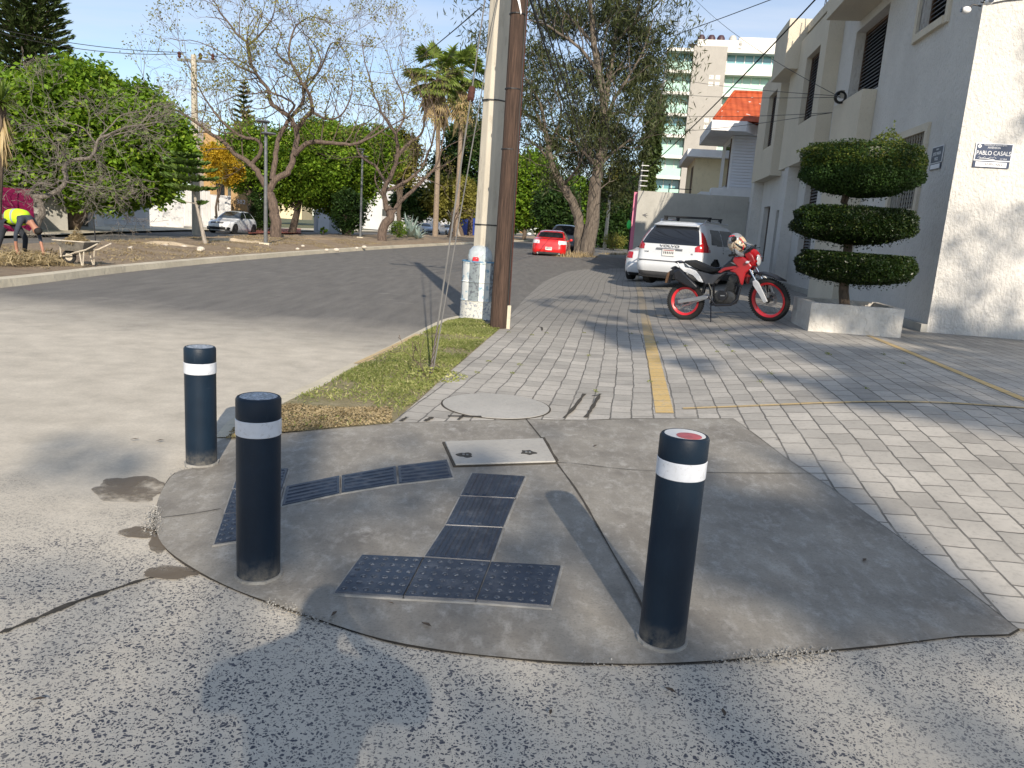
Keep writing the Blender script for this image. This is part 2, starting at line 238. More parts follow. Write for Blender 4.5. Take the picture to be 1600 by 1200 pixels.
def tile_roof_material():
    m, t, b = nodes('clay_tiles'); p = opos(t); wv = t.nodes.new('ShaderNodeTexWave'); wv.bands_direction = 'X'; wv.inputs['Scale'].default_value = 1.3; wv.inputs['Distortion'].default_value = .4; L(t, p, wv.inputs['Vector'])
    wz = t.nodes.new('ShaderNodeTexWave'); wz.bands_direction = 'Z'; wz.wave_profile = 'SAW'; wz.inputs['Scale'].default_value = .9; wz.inputs['Distortion'].default_value = .3; L(t, p, wz.inputs['Vector'])
    col = ramp(t, noi(t, p, 2.5, 6), [(.3, (.34, .055, .015)), (.7, (.52, .105, .03))]); col = mixc(t, ramp(t, wz.outputs['Fac'], [(.0, .45), (.16, 0)]), col, (.2, .035, .015)); col = mixc(t, ramp(t, noi(t, p, 3.7, 2), [(.68, 0), (.71, 1)]), col, (.6, .55, .5))
    L(t, col, b.inputs['Base Color']); b.inputs['Roughness'].default_value = .75; bump(t, b, mth(t, 'ADD', wv.outputs['Fac'], wz.outputs['Fac']), .6, .05); return m
tile_roof_material()
m, t, b = nodes('wet_stain'); p = wpos(t); b.inputs['Base Color'].default_value = (.15, .118, .08, 1); b.inputs['Roughness'].default_value = .55
tr = t.nodes.new('ShaderNodeBsdfTransparent'); ms = t.nodes.new('ShaderNodeMixShader'); L(t, ramp(t, noi(t, p, 5, 7, .65), [(.36, .1), (.56, .85)]), ms.inputs[0]); L(t, tr.outputs[0], ms.inputs[1]); L(t, b.outputs[0], ms.inputs[2]); L(t, ms.outputs[0], t.nodes['Material Output'].inputs[0])

# ------------------------------------------------------------------ object helpers
def tag(o, label=None, cat=None, group=None, kind=None):
    if label: o['label'] = label
    if cat: o['category'] = cat
    if group: o['group'] = group
    if kind: o['kind'] = kind
    return o
def thing(name, label, cat, loc=(0, 0, 0), rz=0., group=None, street=False):
    o = bpy.data.objects.new(name, None); COL.objects.link(o); o.empty_display_size = .2
    o.location = loc; o.rotation_euler = (0, 0, -A if street else rz); return tag(o, label, cat, group)
def link(name, me, parent=None, loc=None, rot=None):
    o = bpy.data.objects.new(name, me); COL.objects.link(o); o.parent = parent
    if loc is not None: o.location = loc
    if rot is not None: o.rotation_euler = rot
    return o
def dup(root, loc=None, rz=None, label=None):
    def cp(o, par):
        c = o.copy(); COL.objects.link(c); c.parent = par
        for ch in [x for x in bpy.data.objects if x.parent == o]: cp(ch, c)
        return c
    r = cp(root, None)
    if loc is not None: r.location = loc
    if rz is not None: r.rotation_euler = (0, 0, rz)
    if label: r['label'] = label
    return r
class MB:
    def __init__(s, off=(0, 0, 0)): s.v = []; s.f = []; s.m = []; s.off = Vector(off); s.cm = 0; s.xf = None
    def add(s, vs, fs):
        b = len(s.v)
        for p in vs:
            p = Vector(p)
            if s.xf: p = s.xf @ p
            s.v.append(p-s.off)
        for f in fs: s.f.append([b+i for i in f]); s.m.append(s.cm)
        return s
    def box(s, a, b, ch=0.):
        x0, y0, z0 = [min(a[i], b[i]) for i in range(3)]; x1, y1, z1 = [max(a[i], b[i]) for i in range(3)]
        s.add([(x0, y0, z0), (x1, y0, z0), (x1, y1, z0), (x0, y1, z0), (x0, y0, z1), (x1, y0, z1), (x1, y1, z1), (x0, y1, z1)],
              [(0, 3, 2, 1), (4, 5, 6, 7), (0, 1, 5, 4), (1, 2, 6, 5), (2, 3, 7, 6), (3, 0, 4, 7)]); return s
    def hexa(s, p): s.add(p, [(0, 3, 2, 1), (4, 5, 6, 7), (0, 1, 5, 4), (1, 2, 6, 5), (2, 3, 7, 6), (3, 0, 4, 7)]); return s
    def tube(s, pts, rr, n=8, cap=True):
        pts = [Vector(p) for p in pts]
        if isinstance(rr, (int, float)): rr = [rr]*len(pts)
        vs = []; ref = None
        for i, p in enumerate(pts):
            t = (pts[min(i+1, len(pts)-1)]-pts[max(i-1, 0)])
            if t.length < 1e-9: t = Vector((0, 0, 1))
            t.normalize()
            if ref is None: ref = Vector((0, 0, 1)) if abs(t.z) < .9 else Vector((1, 0, 0))
            a = (ref-t*ref.dot(t)).normalized(); ref = a; b = t.cross(a)
            for k in range(n): an = 2*PI*k/n; vs.append(p+(a*math.cos(an)+b*math.sin(an))*rr[i])
        fs = []
        for i in range(len(pts)-1):
            for k in range(n): k2 = (k+1) % n; fs.append((i*n+k, i*n+k2, (i+1)*n+k2, (i+1)*n+k))
        if cap: fs.append(tuple(range(n-1, -1, -1))); fs.append(tuple((len(pts)-1)*n+k for k in range(n)))
        s.add(vs, fs); return s
    def lathe(s, prof, o=(0, 0, 0), n=32, axis='Z', ex=1., ey=1.):
        vs = []; fs = []; o = Vector(o)
        for r, h in prof:
            for k in range(n):
                a = 2*PI*k/n; x, y = r*math.cos(a)*ex, r*math.sin(a)*ey
                vs.append(o+Vector({'Z': (x, y, h), 'Y': (x, h, y), 'X': (h, x, y)}[axis]))
        for i in range(len(prof)-1):
            for k in range(n): k2 = (k+1) % n; fs.append((i*n+k, i*n+k2, (i+1)*n+k2, (i+1)*n+k))
        cl = tuple(prof[0]) == tuple(prof[-1])
        if prof[0][0] > 1e-6 and not cl: fs.append(tuple(range(n-1, -1, -1)))
        if prof[-1][0] > 1e-6 and not cl: fs.append(tuple((len(prof)-1)*n+k for k in range(n)))
        s.add(vs, fs); return s
    def prism(s, pts, y0, y1, axes='XZ', taper=1.):          # 2D outline extruded
        n = len(pts); cx = sum(p[0] for p in pts)/n; cz = sum(p[1] for p in pts)/n
        def q(a, b, y): return {'XZ': (a, y, b), 'XY': (a, b, y), 'YZ': (y, a, b)}[axes]
        ym = (y0+y1)/2
        vs = [q(cx+(a-cx)*taper, cz+(b-cz)*taper, y0) for a, b in pts]+[q(a, b, ym) for a, b in pts]+[q(cx+(a-cx)*taper, cz+(b-cz)*taper, y1) for a, b in pts]
        fs = [tuple(range(n)), tuple(range(3*n-1, 2*n-1, -1))]
        for r in (0, 1):
            for i in range(n): j = (i+1) % n; fs.append((r*n+i, (r+1)*n+i, (r+1)*n+j, r*n+j))
        s.add(vs, fs); return s
    def ball(s, c, r, n=14, sc=(1, 1, 1)):
        pr = [(max(1e-7, math.sin(PI*i/n)), -math.cos(PI*i/n)) for i in range(n+1)]; vs = []; fs = []; c = Vector(c); m = n*2
        for a, h in pr:
            for k in range(m): an = 2*PI*k/m; vs.append(c+Vector((a*math.cos(an)*sc[0], a*math.sin(an)*sc[1], h*sc[2]))*r)
        for i in range(n):
            for k in range(m): k2 = (k+1) % m; fs.append((i*m+k, i*m+k2, (i+1)*m+k2, (i+1)*m+k))
        s.add(vs, fs); return s
    def torus(s, c, R, r, axis='Y', n=40, m=10, sx=1.):
        vs = []; fs = []; c = Vector(c)
        for i in range(n):
            a = 2*PI*i/n
            for j in range(m):
                b = 2*PI*j/m; q = R+r*math.cos(b); h = r*math.sin(b)*sx
                vs.append(c+Vector({'Y': (q*math.cos(a), h, q*math.sin(a)), 'Z': (q*math.cos(a), q*math.sin(a), h), 'X': (h, q*math.cos(a), q*math.sin(a))}[axis]))
        for i in range(n):
            for j in range(m): i2 = (i+1) % n; j2 = (j+1) % m; fs.append((i*m+j, i2*m+j, i2*m+j2, i*m+j2))
        s.add(vs, fs); return s
    def build(s, name, mats, parent=None, smooth=False, bevel=0., seg=2, loc=None, fix=True, auto=None):
        me = bpy.data.meshes.new(name); me.from_pydata([tuple(p) for p in s.v], [], s.f)
        if not isinstance(mats, (list, tuple)): mats = [mats]
        for m in mats: me.materials.append(MAT[m])
        me.polygons.foreach_set('material_index', s.m)
        if fix:
            bm = bmesh.new(); bm.from_mesh(me); bmesh.ops.recalc_face_normals(bm, faces=bm.faces); bm.to_mesh(me); bm.free()
        o = link(name, me, parent, loc)
        if bevel:
            b = o.modifiers.new('bevel', 'BEVEL'); b.width = bevel; b.segments = seg; b.limit_method = 'ANGLE'; b.angle_limit = rad(30)
        if smooth or bevel:
            me.shade_smooth(); ang = auto or rad(35)
            try: me.set_sharp_from_angle(angle=ang)
            except Exception: pass
        return o
def rings(pts, k):                                   # Catmull-Rom resample of a polyline
    out = []; n = len(pts)
    for i in range(n-1):
        p0, p1, p2, p3 = pts[max(i-1, 0)], pts[i], pts[i+1], pts[min(i+2, n-1)]
        for j in range(k):
            t = j/k; out.append(tuple(.5*(2*b+(c-a)*t+(2*a-5*b+4*c-d)*t*t+(3*b-a-3*c+d)*t**3) for a, b, c, d in zip(p0, p1, p2, p3)))
    out.append(tuple(pts[-1])); return out
def sheet(name, poly, off, m, step=.5, h=zf, rough=0., parent=None, near=None, kind='structure'):
    pts = [Vector((p[0], p[1])) for p in poly]
    dense = []                                        # boundary follows the ground
    for i, p in enumerate(pts):
        q = pts[(i+1) % len(pts)]; d = (q-p).length; k = max(1, min(120, int(d/step)))
        dense += [p+(q-p)*(j/k) for j in range(k)]
    xs = [p.x for p in pts]; ys = [p.y for p in pts]
    x0, x1, y0, y1 = min(xs), max(xs), min(ys), max(ys)
    if near: x0, x1, y0, y1 = max(x0, near[0]), min(x1, near[1]), max(y0, near[2]), min(y1, near[3])
    nb = len(dense); vv = list(dense)
    from mathutils.geometry import intersect_point_tri_2d
    nx, ny = int((x1-x0)/step), int((y1-y0)/step)
    if nx > 0 and ny > 0 and nx*ny < 60000:
        gx, gy = np.meshgrid(np.linspace(x0, x1, nx+2)[1:-1], np.linspace(y0, y1, ny+2)[1:-1]); gx = gx.ravel()+RNG.uniform(-.02, .02, gx.size)*step; gy = gy.ravel()
        ins = inside(gx, gy, dense)
        vv += [Vector((float(a), float(b))) for a, b in zip(gx[ins], gy[ins])]
    r = delaunay_2d_cdt(vv, [], [list(range(nb))], 1, 1e-5)
    V = []
    for p in r[0]:
        z = h(p.x, p.y)+off
        if rough: z += rough*(noise.noise(Vector((p.x*1.3, p.y*1.3, 0)))+.6*noise.noise(Vector((p.x*4, p.y*4, 3))))
        V.append((p.x, p.y, z))
    me = bpy.data.meshes.new(name); me.from_pydata(V, [], [list(f) for f in r[2]]); me.materials.append(MAT[m])
    bm = bmesh.new(); bm.from_mesh(me)
    for f in bm.faces:
        if f.normal.z < 0: f.normal_flip()
    bm.to_mesh(me); bm.free(); me.shade_smooth()
    o = link(name, me, parent)
    if kind and not parent: o['kind'] = kind
    return o
def inside(gx, gy, poly):
    c = np.zeros(len(gx), bool); n = len(poly)
    for i in range(n):
        a, b = poly[i], poly[(i+1) % n]
        if a[1] == b[1]: continue
        t = ((a[1] > gy) != (b[1] > gy)) & (gx < (b[0]-a[0])*(gy-a[1])/(b[1]-a[1])+a[0]); c ^= t
    return c
def px(*pts): return [P(x, y) for x, y in pts]
def leaves(name, C, size, m, parent=None, off=(0, 0, 0), aspect=.5, up=.5, jit=.35, hang=0., cat=None, dirs=None):
    C = np.asarray(C, float)-np.array(off); n = len(C)
    nrm = RNG.normal(size=(n, 3)); nrm /= np.linalg.norm(nrm, axis=1)[:, None]; nrm[:, 2] = np.abs(nrm[:, 2])*(1-up)+up; nrm /= np.linalg.norm(nrm, axis=1)[:, None]
    a = RNG.normal(size=(n, 3)) if dirs is None else np.asarray(dirs)+RNG.normal(size=(n, 3))*.25
    if hang: a[:, 2] -= hang*2.2
    if dirs is None: a -= nrm*(a*nrm).sum(1)[:, None]*(0 if hang else 1)
    a /= np.linalg.norm(a, axis=1)[:, None]; b = np.cross(nrm, a); b /= (np.linalg.norm(b, axis=1)[:, None]+1e-9)
    s = (size*(1+RNG.uniform(-jit, jit, n)))[:, None]
    Vt = np.stack([C-a*s*.5, C+b*s*aspect*.5-a*s*.05, C+a*s*.5, C-b*s*aspect*.5-a*s*.05], 1).reshape(-1, 3).astype(np.float32)
    me = bpy.data.meshes.new(name); me.vertices.add(4*n); me.vertices.foreach_set('co', Vt.ravel())
    me.loops.add(4*n); me.loops.foreach_set('vertex_index', np.arange(4*n, dtype=np.int32)); me.polygons.add(n); me.polygons.foreach_set('loop_start', np.arange(0, 4*n, 4, dtype=np.int32))
    me.materials.append(MAT[m]); me.update(calc_edges=True); me.validate()
    return link(name, me, parent)
def clumps(ells, nclump, nleaf, cr, shell=.55, flat=1.):   # leaf positions in clumps over ellipsoids (centre, radii)
    out = []; vol = np.array([e[1][0]*e[1][1]*e[1][2] for e in ells])**.75; vol /= vol.sum()
    for e, f in zip(ells, vol):
        k = max(1, int(nclump*f)); d = RNG.normal(size=(k, 3)); d /= np.linalg.norm(d, axis=1)[:, None]
        r = shell+(1-shell)*RNG.uniform(0, 1, k)**.6; c = np.array(e[0])+d*r[:, None]*np.array(e[1]); rad_ = cr*RNG.uniform(.55, 1.35, k)
        g = RNG.normal(size=(k, nleaf, 3)); g /= np.linalg.norm(g, axis=2)[:, :, None]; g *= RNG.uniform(.35, 1, (k, nleaf, 1)); g[:, :, 2] *= flat
        out.append((c[:, None, :]+g*rad_[:, None, None]).reshape(-1, 3))
    return np.concatenate(out)
def grow(mb, p, d, ln, r, depth, tips, spread=.6, kids=(2, 3), wig=.25, upb=.15, shrink=.72, n=5, minr=.006):
    pts = [p]; rr = [r]; k = 3
    for i in range(k):
        d = (d+Vector((random.gauss(0, wig), random.gauss(0, wig), random.gauss(0, wig)+upb*.3))).normalized(); p = p+d*(ln/k); pts.append(p); rr.append(max(minr, r*(1-.35*(i+1)/k)))
    mb.tube(pts, rr, max(3, n), cap=False)
    if depth == 0: tips.append((p, d)); return
    for j in range(random.randint(*kids)):
        a = random.uniform(0, 2*PI); q = d.orthogonal().normalized(); q.rotate(Matrix.Rotation(a, 3, d))
        nd = (d+q*random.uniform(spread*.6, spread*1.3)+Vector((0, 0, upb))).normalized(); st = pts[random.choice((2, 3, 3))]
        grow(mb, st, nd, ln*random.uniform(shrink-.12, shrink+.1), max(minr, rr[-1]*.72), depth-1, tips, spread, kids, wig, upb, shrink, n-1, minr)
def text(s, size, m, parent, loc, rot=(0, 0, 0), ext=.0015, name='lettering', sx=1., align='CENTER'):
    c = bpy.data.curves.new(name, 'FONT'); c.body = s; c.size = size; c.extrude = ext; c.align_x = align; c.align_y = 'CENTER'
    o = bpy.data.objects.new(name, c); COL.objects.link(o); bpy.context.view_layer.update()
    me = bpy.data.meshes.new_from_object(o.evaluated_get(bpy.context.evaluated_depsgraph_get())); bpy.data.objects.remove(o); me.materials.clear(); me.materials.append(MAT[m])
    o = link(name, me, parent, loc, rot); o.scale = (sx, 1, 1); return o
def figure(name, joints, edges, classify, mats, parent=None, loc=(0, 0, 0), sub=2):     # one continuous skinned body
    me = bpy.data.meshes.new(name); names = list(joints); me.from_pydata([joints[k][0] for k in names], [(names.index(a), names.index(b)) for a, b in edges], [])
    o = link(name, me); sk = o.modifiers.new('skin', 'SKIN'); sk.use_smooth_shade = True; s2 = o.modifiers.new('sub', 'SUBSURF'); s2.levels = s2.render_levels = sub
    for i, k in enumerate(names):
        r = joints[k][1]; r = (r, r) if isinstance(r, (int, float)) else r
        me.skin_vertices[0].data[i].radius = r; me.skin_vertices[0].data[i].use_root = (i == 0)
    bpy.context.view_layer.update(); m2 = bpy.data.meshes.new_from_object(o.evaluated_get(bpy.context.evaluated_depsgraph_get())); bpy.data.objects.remove(o)
    m2.name = name; m2.materials.clear()
    for m in mats: m2.materials.append(MAT[m])
    J = [(k, Vector(joints[k][0])) for k in names]; E = [(a, b, Vector(joints[a][0]), Vector(joints[b][0])) for a, b in edges]
    for f in m2.polygons:
        c = Vector(f.center); best = min(E, key=lambda e: dseg(c, e[2], e[3])); f.material_index = classify(best[0], best[1], c); f.use_smooth = True
    return link(name, m2, parent, loc)
def dseg(p, a, b):
    t = max(0, min(1, (p-a).dot(b-a)/max(1e-9, (b-a).length_squared))); return (p-(a+(b-a)*t)).length

# ------------------------------------------------------------------ ground, road, apron
BIG = 2500
sheet('terrain', [(-BIG, -300), (BIG, -300), (BIG, BIG), (-BIG, BIG)], -.05, 'far_terrain', 100, h=lambda x, y: -.04+(zf(x, y)-.3 if (-20 < x < 60 and 0 < y < 140) else 0))
KERB = [(-9.5, 4), (-10.06, 11.26), (-10.87, 15.74), (-11.71, 23.4), (-12.4, 34), (-12.81, 46.5), (-13.08, 70), (-13.1, 99.5), (-13.1, 200), (-13, 330)]
KW = [W(u, v) for u, v in rings(KERB, 4)]
KW0 = [W(-11.5, -4), W(-9.8, 0)]
road_poly = [(-45, -14), (40, -14)]+[W(30, 4), W(30, 9), W(5.5, 14), W(3.2, 34), W(2.5, 60), W(0, 330)]
road_poly = [Vector((a[0], a[1], 0)) for a in road_poly]+KW[::-1]+[W(-11.5, -2), W(-25, 1.), W(-45, 2)]
sheet('road', road_poly, 0, 'road_surface', .45, near=(-9, 8, 1, 34), h=lambda x, y: zf(x, y)-(.012 if y > 3 and UV((x, y))[0] > .2 else 0))
# corner ramp slab with a dark joint round it
SL = [(612, 663), (700, 660), (822, 657), (1000, 655), (1145, 655), (1225, 715), (1300, 765), (1400, 838), (1500, 915), (1590, 985), (1500, 996), (1400, 1008), (1300, 1018), (1200, 1028), (1100, 1036), (1000, 1040), (900, 1038), (800, 1031), (700, 1020), (600, 1002), (520, 978), (440, 950), (370, 925), (310, 895), (262, 862), (245, 835), (243, 805), (252, 770), (275, 740), (310, 730), (338, 705), (347, 688), (430, 680), (520, 671)]
SLW = px(*SL); SLW = [Vector(q) for q in rings([tuple(a) for a in SLW[4:]]+[tuple(SLW[0])], 3)]+SLW[1:4]
sheet('slab_joint', [p+(p-Vector((.2, 4.2, 0))).normalized()*(.005+.004*math.sin(i*.9)) for i, p in enumerate(SLW)], .004, 'dark_joint', .3)
sheet('ramp_slab', SLW, .008, 'ramp_concrete', .3)
def strip(name, pts, wd, off, m, step=.2, wob=0.):     # a ribbon on the ground along pixel points
    q = [P(x, y) for x, y in pts]; q = [Vector(t) for t in rings([tuple(a) for a in q], 6)]; Lf = []; Rt = []
    for i, p in enumerate(q):
        d = (q[min(i+1, len(q)-1)]-q[max(0, i-1)]); d.z = 0; d.normalize(); s = Vector((d.y, -d.x, 0)); w_ = wd*(1+wob*random.uniform(-1, 1))/2
        Lf.append(p+s*w_); Rt.append(p-s*w_)
    return sheet(name, Lf+Rt[::-1], off, m, step)
strip('slab_groove', [(822, 657), (848, 690), (868, 723), (905, 775), (950, 855), (1000, 945), (1014, 1000)], .010, .0125, 'dark_joint', wob=.4)
strip('slab_groove', [(848, 686), (868, 723)], .035, .014, 'dark_joint', wob=.5)
strip('slab_groove', [(712, 730), (868, 725), (1010, 738), (1290, 742)], .006, .0125, 'dark_joint', wob=.5)
strip('slab_groove', [(252, 812), (300, 806), (345, 798)], .005, .0125, 'dark_joint', wob=.6)
strip('road_crack', [(-60, 1006), (0, 990), (60, 966), (120, 941), (180, 921), (230, 905), (275, 897), (308, 896)], .022, .004, 'dark_joint', wob=.7)
def blob(name, c, rx, ry, off, m):
    pts = [];
    for i in range(40):
        a = 2*PI*i/40; k = 1+.3*noise.noise(Vector((math.cos(a)*1.7+c[0], math.sin(a)*1.7, c[1]*.1)))+.12*noise.noise(Vector((math.cos(a)*6, math.sin(a)*6, c[1])))
        pts.append(P(c[0]+math.cos(a)*rx*k, c[1]+math.sin(a)*ry*k))
    return sheet(name, pts, off, m, .15)
blob('wet_patch', (200, 765), 58, 20, .004, 'wet_stain'); blob('wet_patch', (222, 832), 34, 9, .004, 'wet_stain'); blob('wet_patch', (262, 896), 44, 10, .005, 'wet_stain'); blob('wet_patch', (247, 852), 14, 14, .0055, 'wet_stain')
# block paving of the apron
PV = [(1145, 655), (1000, 655), (822, 657), (700, 660), (612, 663), (660, 622), (700, 585), (740, 550), (782, 514), (800, 490), (822, 465), (850, 440), (885, 425), (930, 419), (995, 414)]
pv = px(*PV)+[W(1.6, 33), W(4.9, 33), W(4.93, 13.4), W(30, 13.4), W(30, 3.6), W(6, 3.3)]+px((1590, 985), (1500, 915), (1400, 838), (1300, 765), (1225, 715))
sheet('block_paving', pv, .010, 'paving_blocks', .35, near=(-2, 9, 3, 33))
for k, (a, b, wd, mm) in enumerate((((.44, 6.45), (.44, 33), .15, 'yellow_paint_on_blocks'), ((3.66, 6.9), (3.66, 12.0), .10, 'yellow_paint_on_blocks'), ((.6, 6.62), (7.5, 7.42), .05, 'worn_yellow_paint'), ((.6, 14.6), (3.0, 14.9), .08, 'worn_yellow_paint'))):
    p, q = W(*a), W(*b); d = (q-p).normalized(); s = Vector((d.y, -d.x, 0))*wd/2; sheet('painted_line', [p+s, q+s, q-s, p-s], .0145+.001*k, mm, .35)
# grass strip with its flush kerb
GR = [(782, 514), (745, 545), (700, 585), (660, 622), (612, 663), (520, 671), (430, 680), (360, 688), (372, 668), (400, 655), (440, 632), (500, 607), (560, 574), (620, 544), (660, 522), (700, 503), (742, 497)]
sheet('grass_soil', px(*GR), .012, 'grass_soil', .2, rough=.012)
strip('strip_kerb', [(352, 685), (372, 660), (400, 648), (440, 626), (500, 600), (560, 569), (620, 540), (660, 519), (700, 500), (745, 490)], .13, .009, 'kerb_concrete')
strip('kerb_paint', [(560, 570), (620, 541), (655, 523)], .10, .0135, 'worn_yellow_paint')
gp = [p for p in px(*GR)]; xs = [p.x for p in gp]; ys = [p.y for p in gp]
n_ = 120000; gx = RNG.uniform(min(xs), max(xs), n_); gy = RNG.uniform(min(ys), max(ys), n_); k = inside(gx, gy, gp); gx, gy = gx[k], gy[k]
vv_ = gx*D.x+gy*D.y; den = np.array([noise.noise(Vector((x*1.6, y*1.6, 1))) for x, y in zip(gx, gy)]); keep = RNG.uniform(0, 1, len(gx)) < np.clip((vv_-5.7)/1.3, .03, 1)*np.clip(.55+den*1.7, .08, 1)
gx, gy = gx[keep], gy[keep]; C_ = np.stack([gx, gy, np.full(len(gx), .028)], 1)
g = leaves('grass', C_, .04, 'grass_blade', aspect=.22, up=0., dirs=np.tile([[0, 0, .55]], (len(gx), 1))+RNG.normal(size=(len(gx), 3))*[.55, .55, .15]); tag(g, 'short patchy green and yellow grass on the strip beside the poles', 'grass', kind='stuff')
# small tufts at the foot of the poles and the guy wire
def tuft(c, r, n, hgt, m='leaf_ficus', size=.05):
    a = RNG.uniform(0, 2*PI, n); q = r*np.sqrt(RNG.uniform(0, 1, n)); return np.stack([c.x+q*np.cos(a), c.y+q*np.sin(a), c.z+hgt*RNG.uniform(.1, 1, n)*(1.1-q/r)], 1)
C_ = np.concatenate([tuft(P(672, 588), .38, 900, .10), tuft(P(715, 512), .3, 450, .08), tuft(P(757, 512), .25, 350, .08), tuft(P(640, 604), .2, 200, .05)]); tag(leaves('weeds', C_, .035, 'grass_blade', aspect=.5), 'low green weeds round the foot of the guy wires', 'weeds', kind='stuff')
# median
ME = [(-9, -4), (-9.75, 4), (-10.32, 11.26), (-11.13, 15.74), (-11.97, 23.4), (-12.66, 34), (-13.07, 46.5), (-13.34, 70), (-13.36, 99.5), (-13.36, 200), (-13.3, 330)]
FE = [(-20, 330), (-20.5, 160), (-21.5, 100), (-21.8, 60), (-20.6, 42), (-18.7, 31), (-17.2, 24), (-16.4, 18), (-15.8, 12), (-15.4, 4), (-15, -4)]
def med(x, y):
    u, v = UV((x, y)); return .11+.10*sstep((-u-12.8)/2.5)
msh = sheet('median_ground', [W(*p) for p in ME]+[W(*p) for p in FE], 0, 'median_dirt', .5, h=med, rough=.05, near=(-24, -4, -4, 60))
kb = MB()
for poly, w0, w1 in ((KERB, -.27, .0),):
    rr = rings(KERB, 6)
    for i in range(len(rr)-1):
        (u0, v0), (u1, v1) = rr[i], rr[i+1]; kb.hexa([W(u0-.27, v0, -.05), W(u0, v0, -.05), W(u1, v1, -.05), W(u1-.27, v1, -.05), W(u0-.27, v0, .14), W(u0-.05, v0, .13), W(u1-.05, v1, .13), W(u1-.27, v1, .14)])
kb.build('kerb', 'kerb_concrete')['kind'] = 'structure'
FR = [(-22.8, 160), (-26.5, 100), (-28.3, 60), (-26.6, 44), (-25.3, 38), (-23.5, 32), (-21.9, 27.4), (-20.5, 20), (-19.5, 10), (-19, -4)]
FR = [(-30, 330), (-30, 160), (-29.5, 100), (-28.5, 60), (-26.7, 44), (-24.2, 34), (-21.9, 27.4), (-20.6, 20), (-19.8, 10), (-19, -4)]
sheet('far_road', [W(*p) for p in FE[::-1]]+[W(*p) for p in FR], .012, 'road_surface', 2, h=lambda x, y: 0, near=(-40, 0, 0, 60))
fs_poly = [W(*p) for p in FR[::-1]]+[W(-33.5, 330), W(-33.5, 60), W(-31.8, 45), W(-30, 36), W(-29, 20), W(-28, -4)]
sheet('far_pavement', fs_poly, .11, 'kerb_concrete', 2, h=lambda x, y: 0, near=(-40, 0, 0, 60))
# dry verge beyond the apron
VG = px((790, 408), (820, 412), (885, 413), (930, 412), (995, 410))
sheet('verge', [W(-2.2, 36.5), W(1.2, 34), W(4.8, 33.2), W(2.3, 60), W(1.5, 330), W(-3.9, 330), W(-3.9, 60), W(-3.4, 44)], .03, 'dry_ground', 1.2, rough=.04)

# ------------------------------------------------------------------ bollards
def bollard(base, h, label, disc='cap_disc'):
    t = thing('bollard', label, 'bollard', base, random.uniform(0, 6), 'dark bollards round the ramp'); R = .0875
    MB().lathe([(R*.995, -.03), (R*.995, .0), (R, .02), (R, h-.155)], n=64).build('post', 'bollard_navy', t, smooth=True)
    b = MB().lathe([(R, h-.155), (R+.0022, h-.153), (R+.0022, h-.092), (R, h-.09)], n=64)
    b.build('reflective_band', 'reflective_white', t, smooth=True)
    MB().lathe([(R, h-.09), (R+.001, h-.088), (R+.001, h-.012), (R-.004, h-.003), (R-.011, h), (R-.0125, h-.004), (0, h-.004)], n=64).build('cap', 'bollard_navy', t, smooth=True)
    c = MB().lathe([(R-.013, h-.0038), (R-.015, h-.001), (0, h-.001)], n=48)
    d = c.build('cap_plate', disc, t)
    if disc != 'cap_disc':
        s = MB(); s.lathe([(.045, h-.0005), (.045, h+.0003), (0, h+.0003)], (.018, -.022, 0), n=24); s.build('sticker', 'sticker_red', d)
    g = MB(); vs = []
    for i in range(40):
        a = 2*PI*i/40; vs.append((math.cos(a)*(R+.006+.012*abs(noise.noise(Vector((a*3, base[0], 0))))), math.sin(a)*(R+.006+.012*abs(noise.noise(Vector((a*3, base[1], 4)))))))
    MB().prism(vs, -.02, .006, 'XY').build('mortar_collar', 'grout_pale', t)
    return t
b3 = P(1034, 997, .014); b2 = P(404, 896, .014); b1 = P(315, 722, .014)
bollard(b3, .805, 'navy bollard nearest the parked motorcycle, standing alone on the right of the ramp slab', 'plate_white')
bollard(b2, .765, 'navy bollard that stands in front of the left dotted tiles, middle one of the three')
bollard(b1, .70, 'navy bollard farthest back, at the kerb end beside the dirt tip of the grass strip')

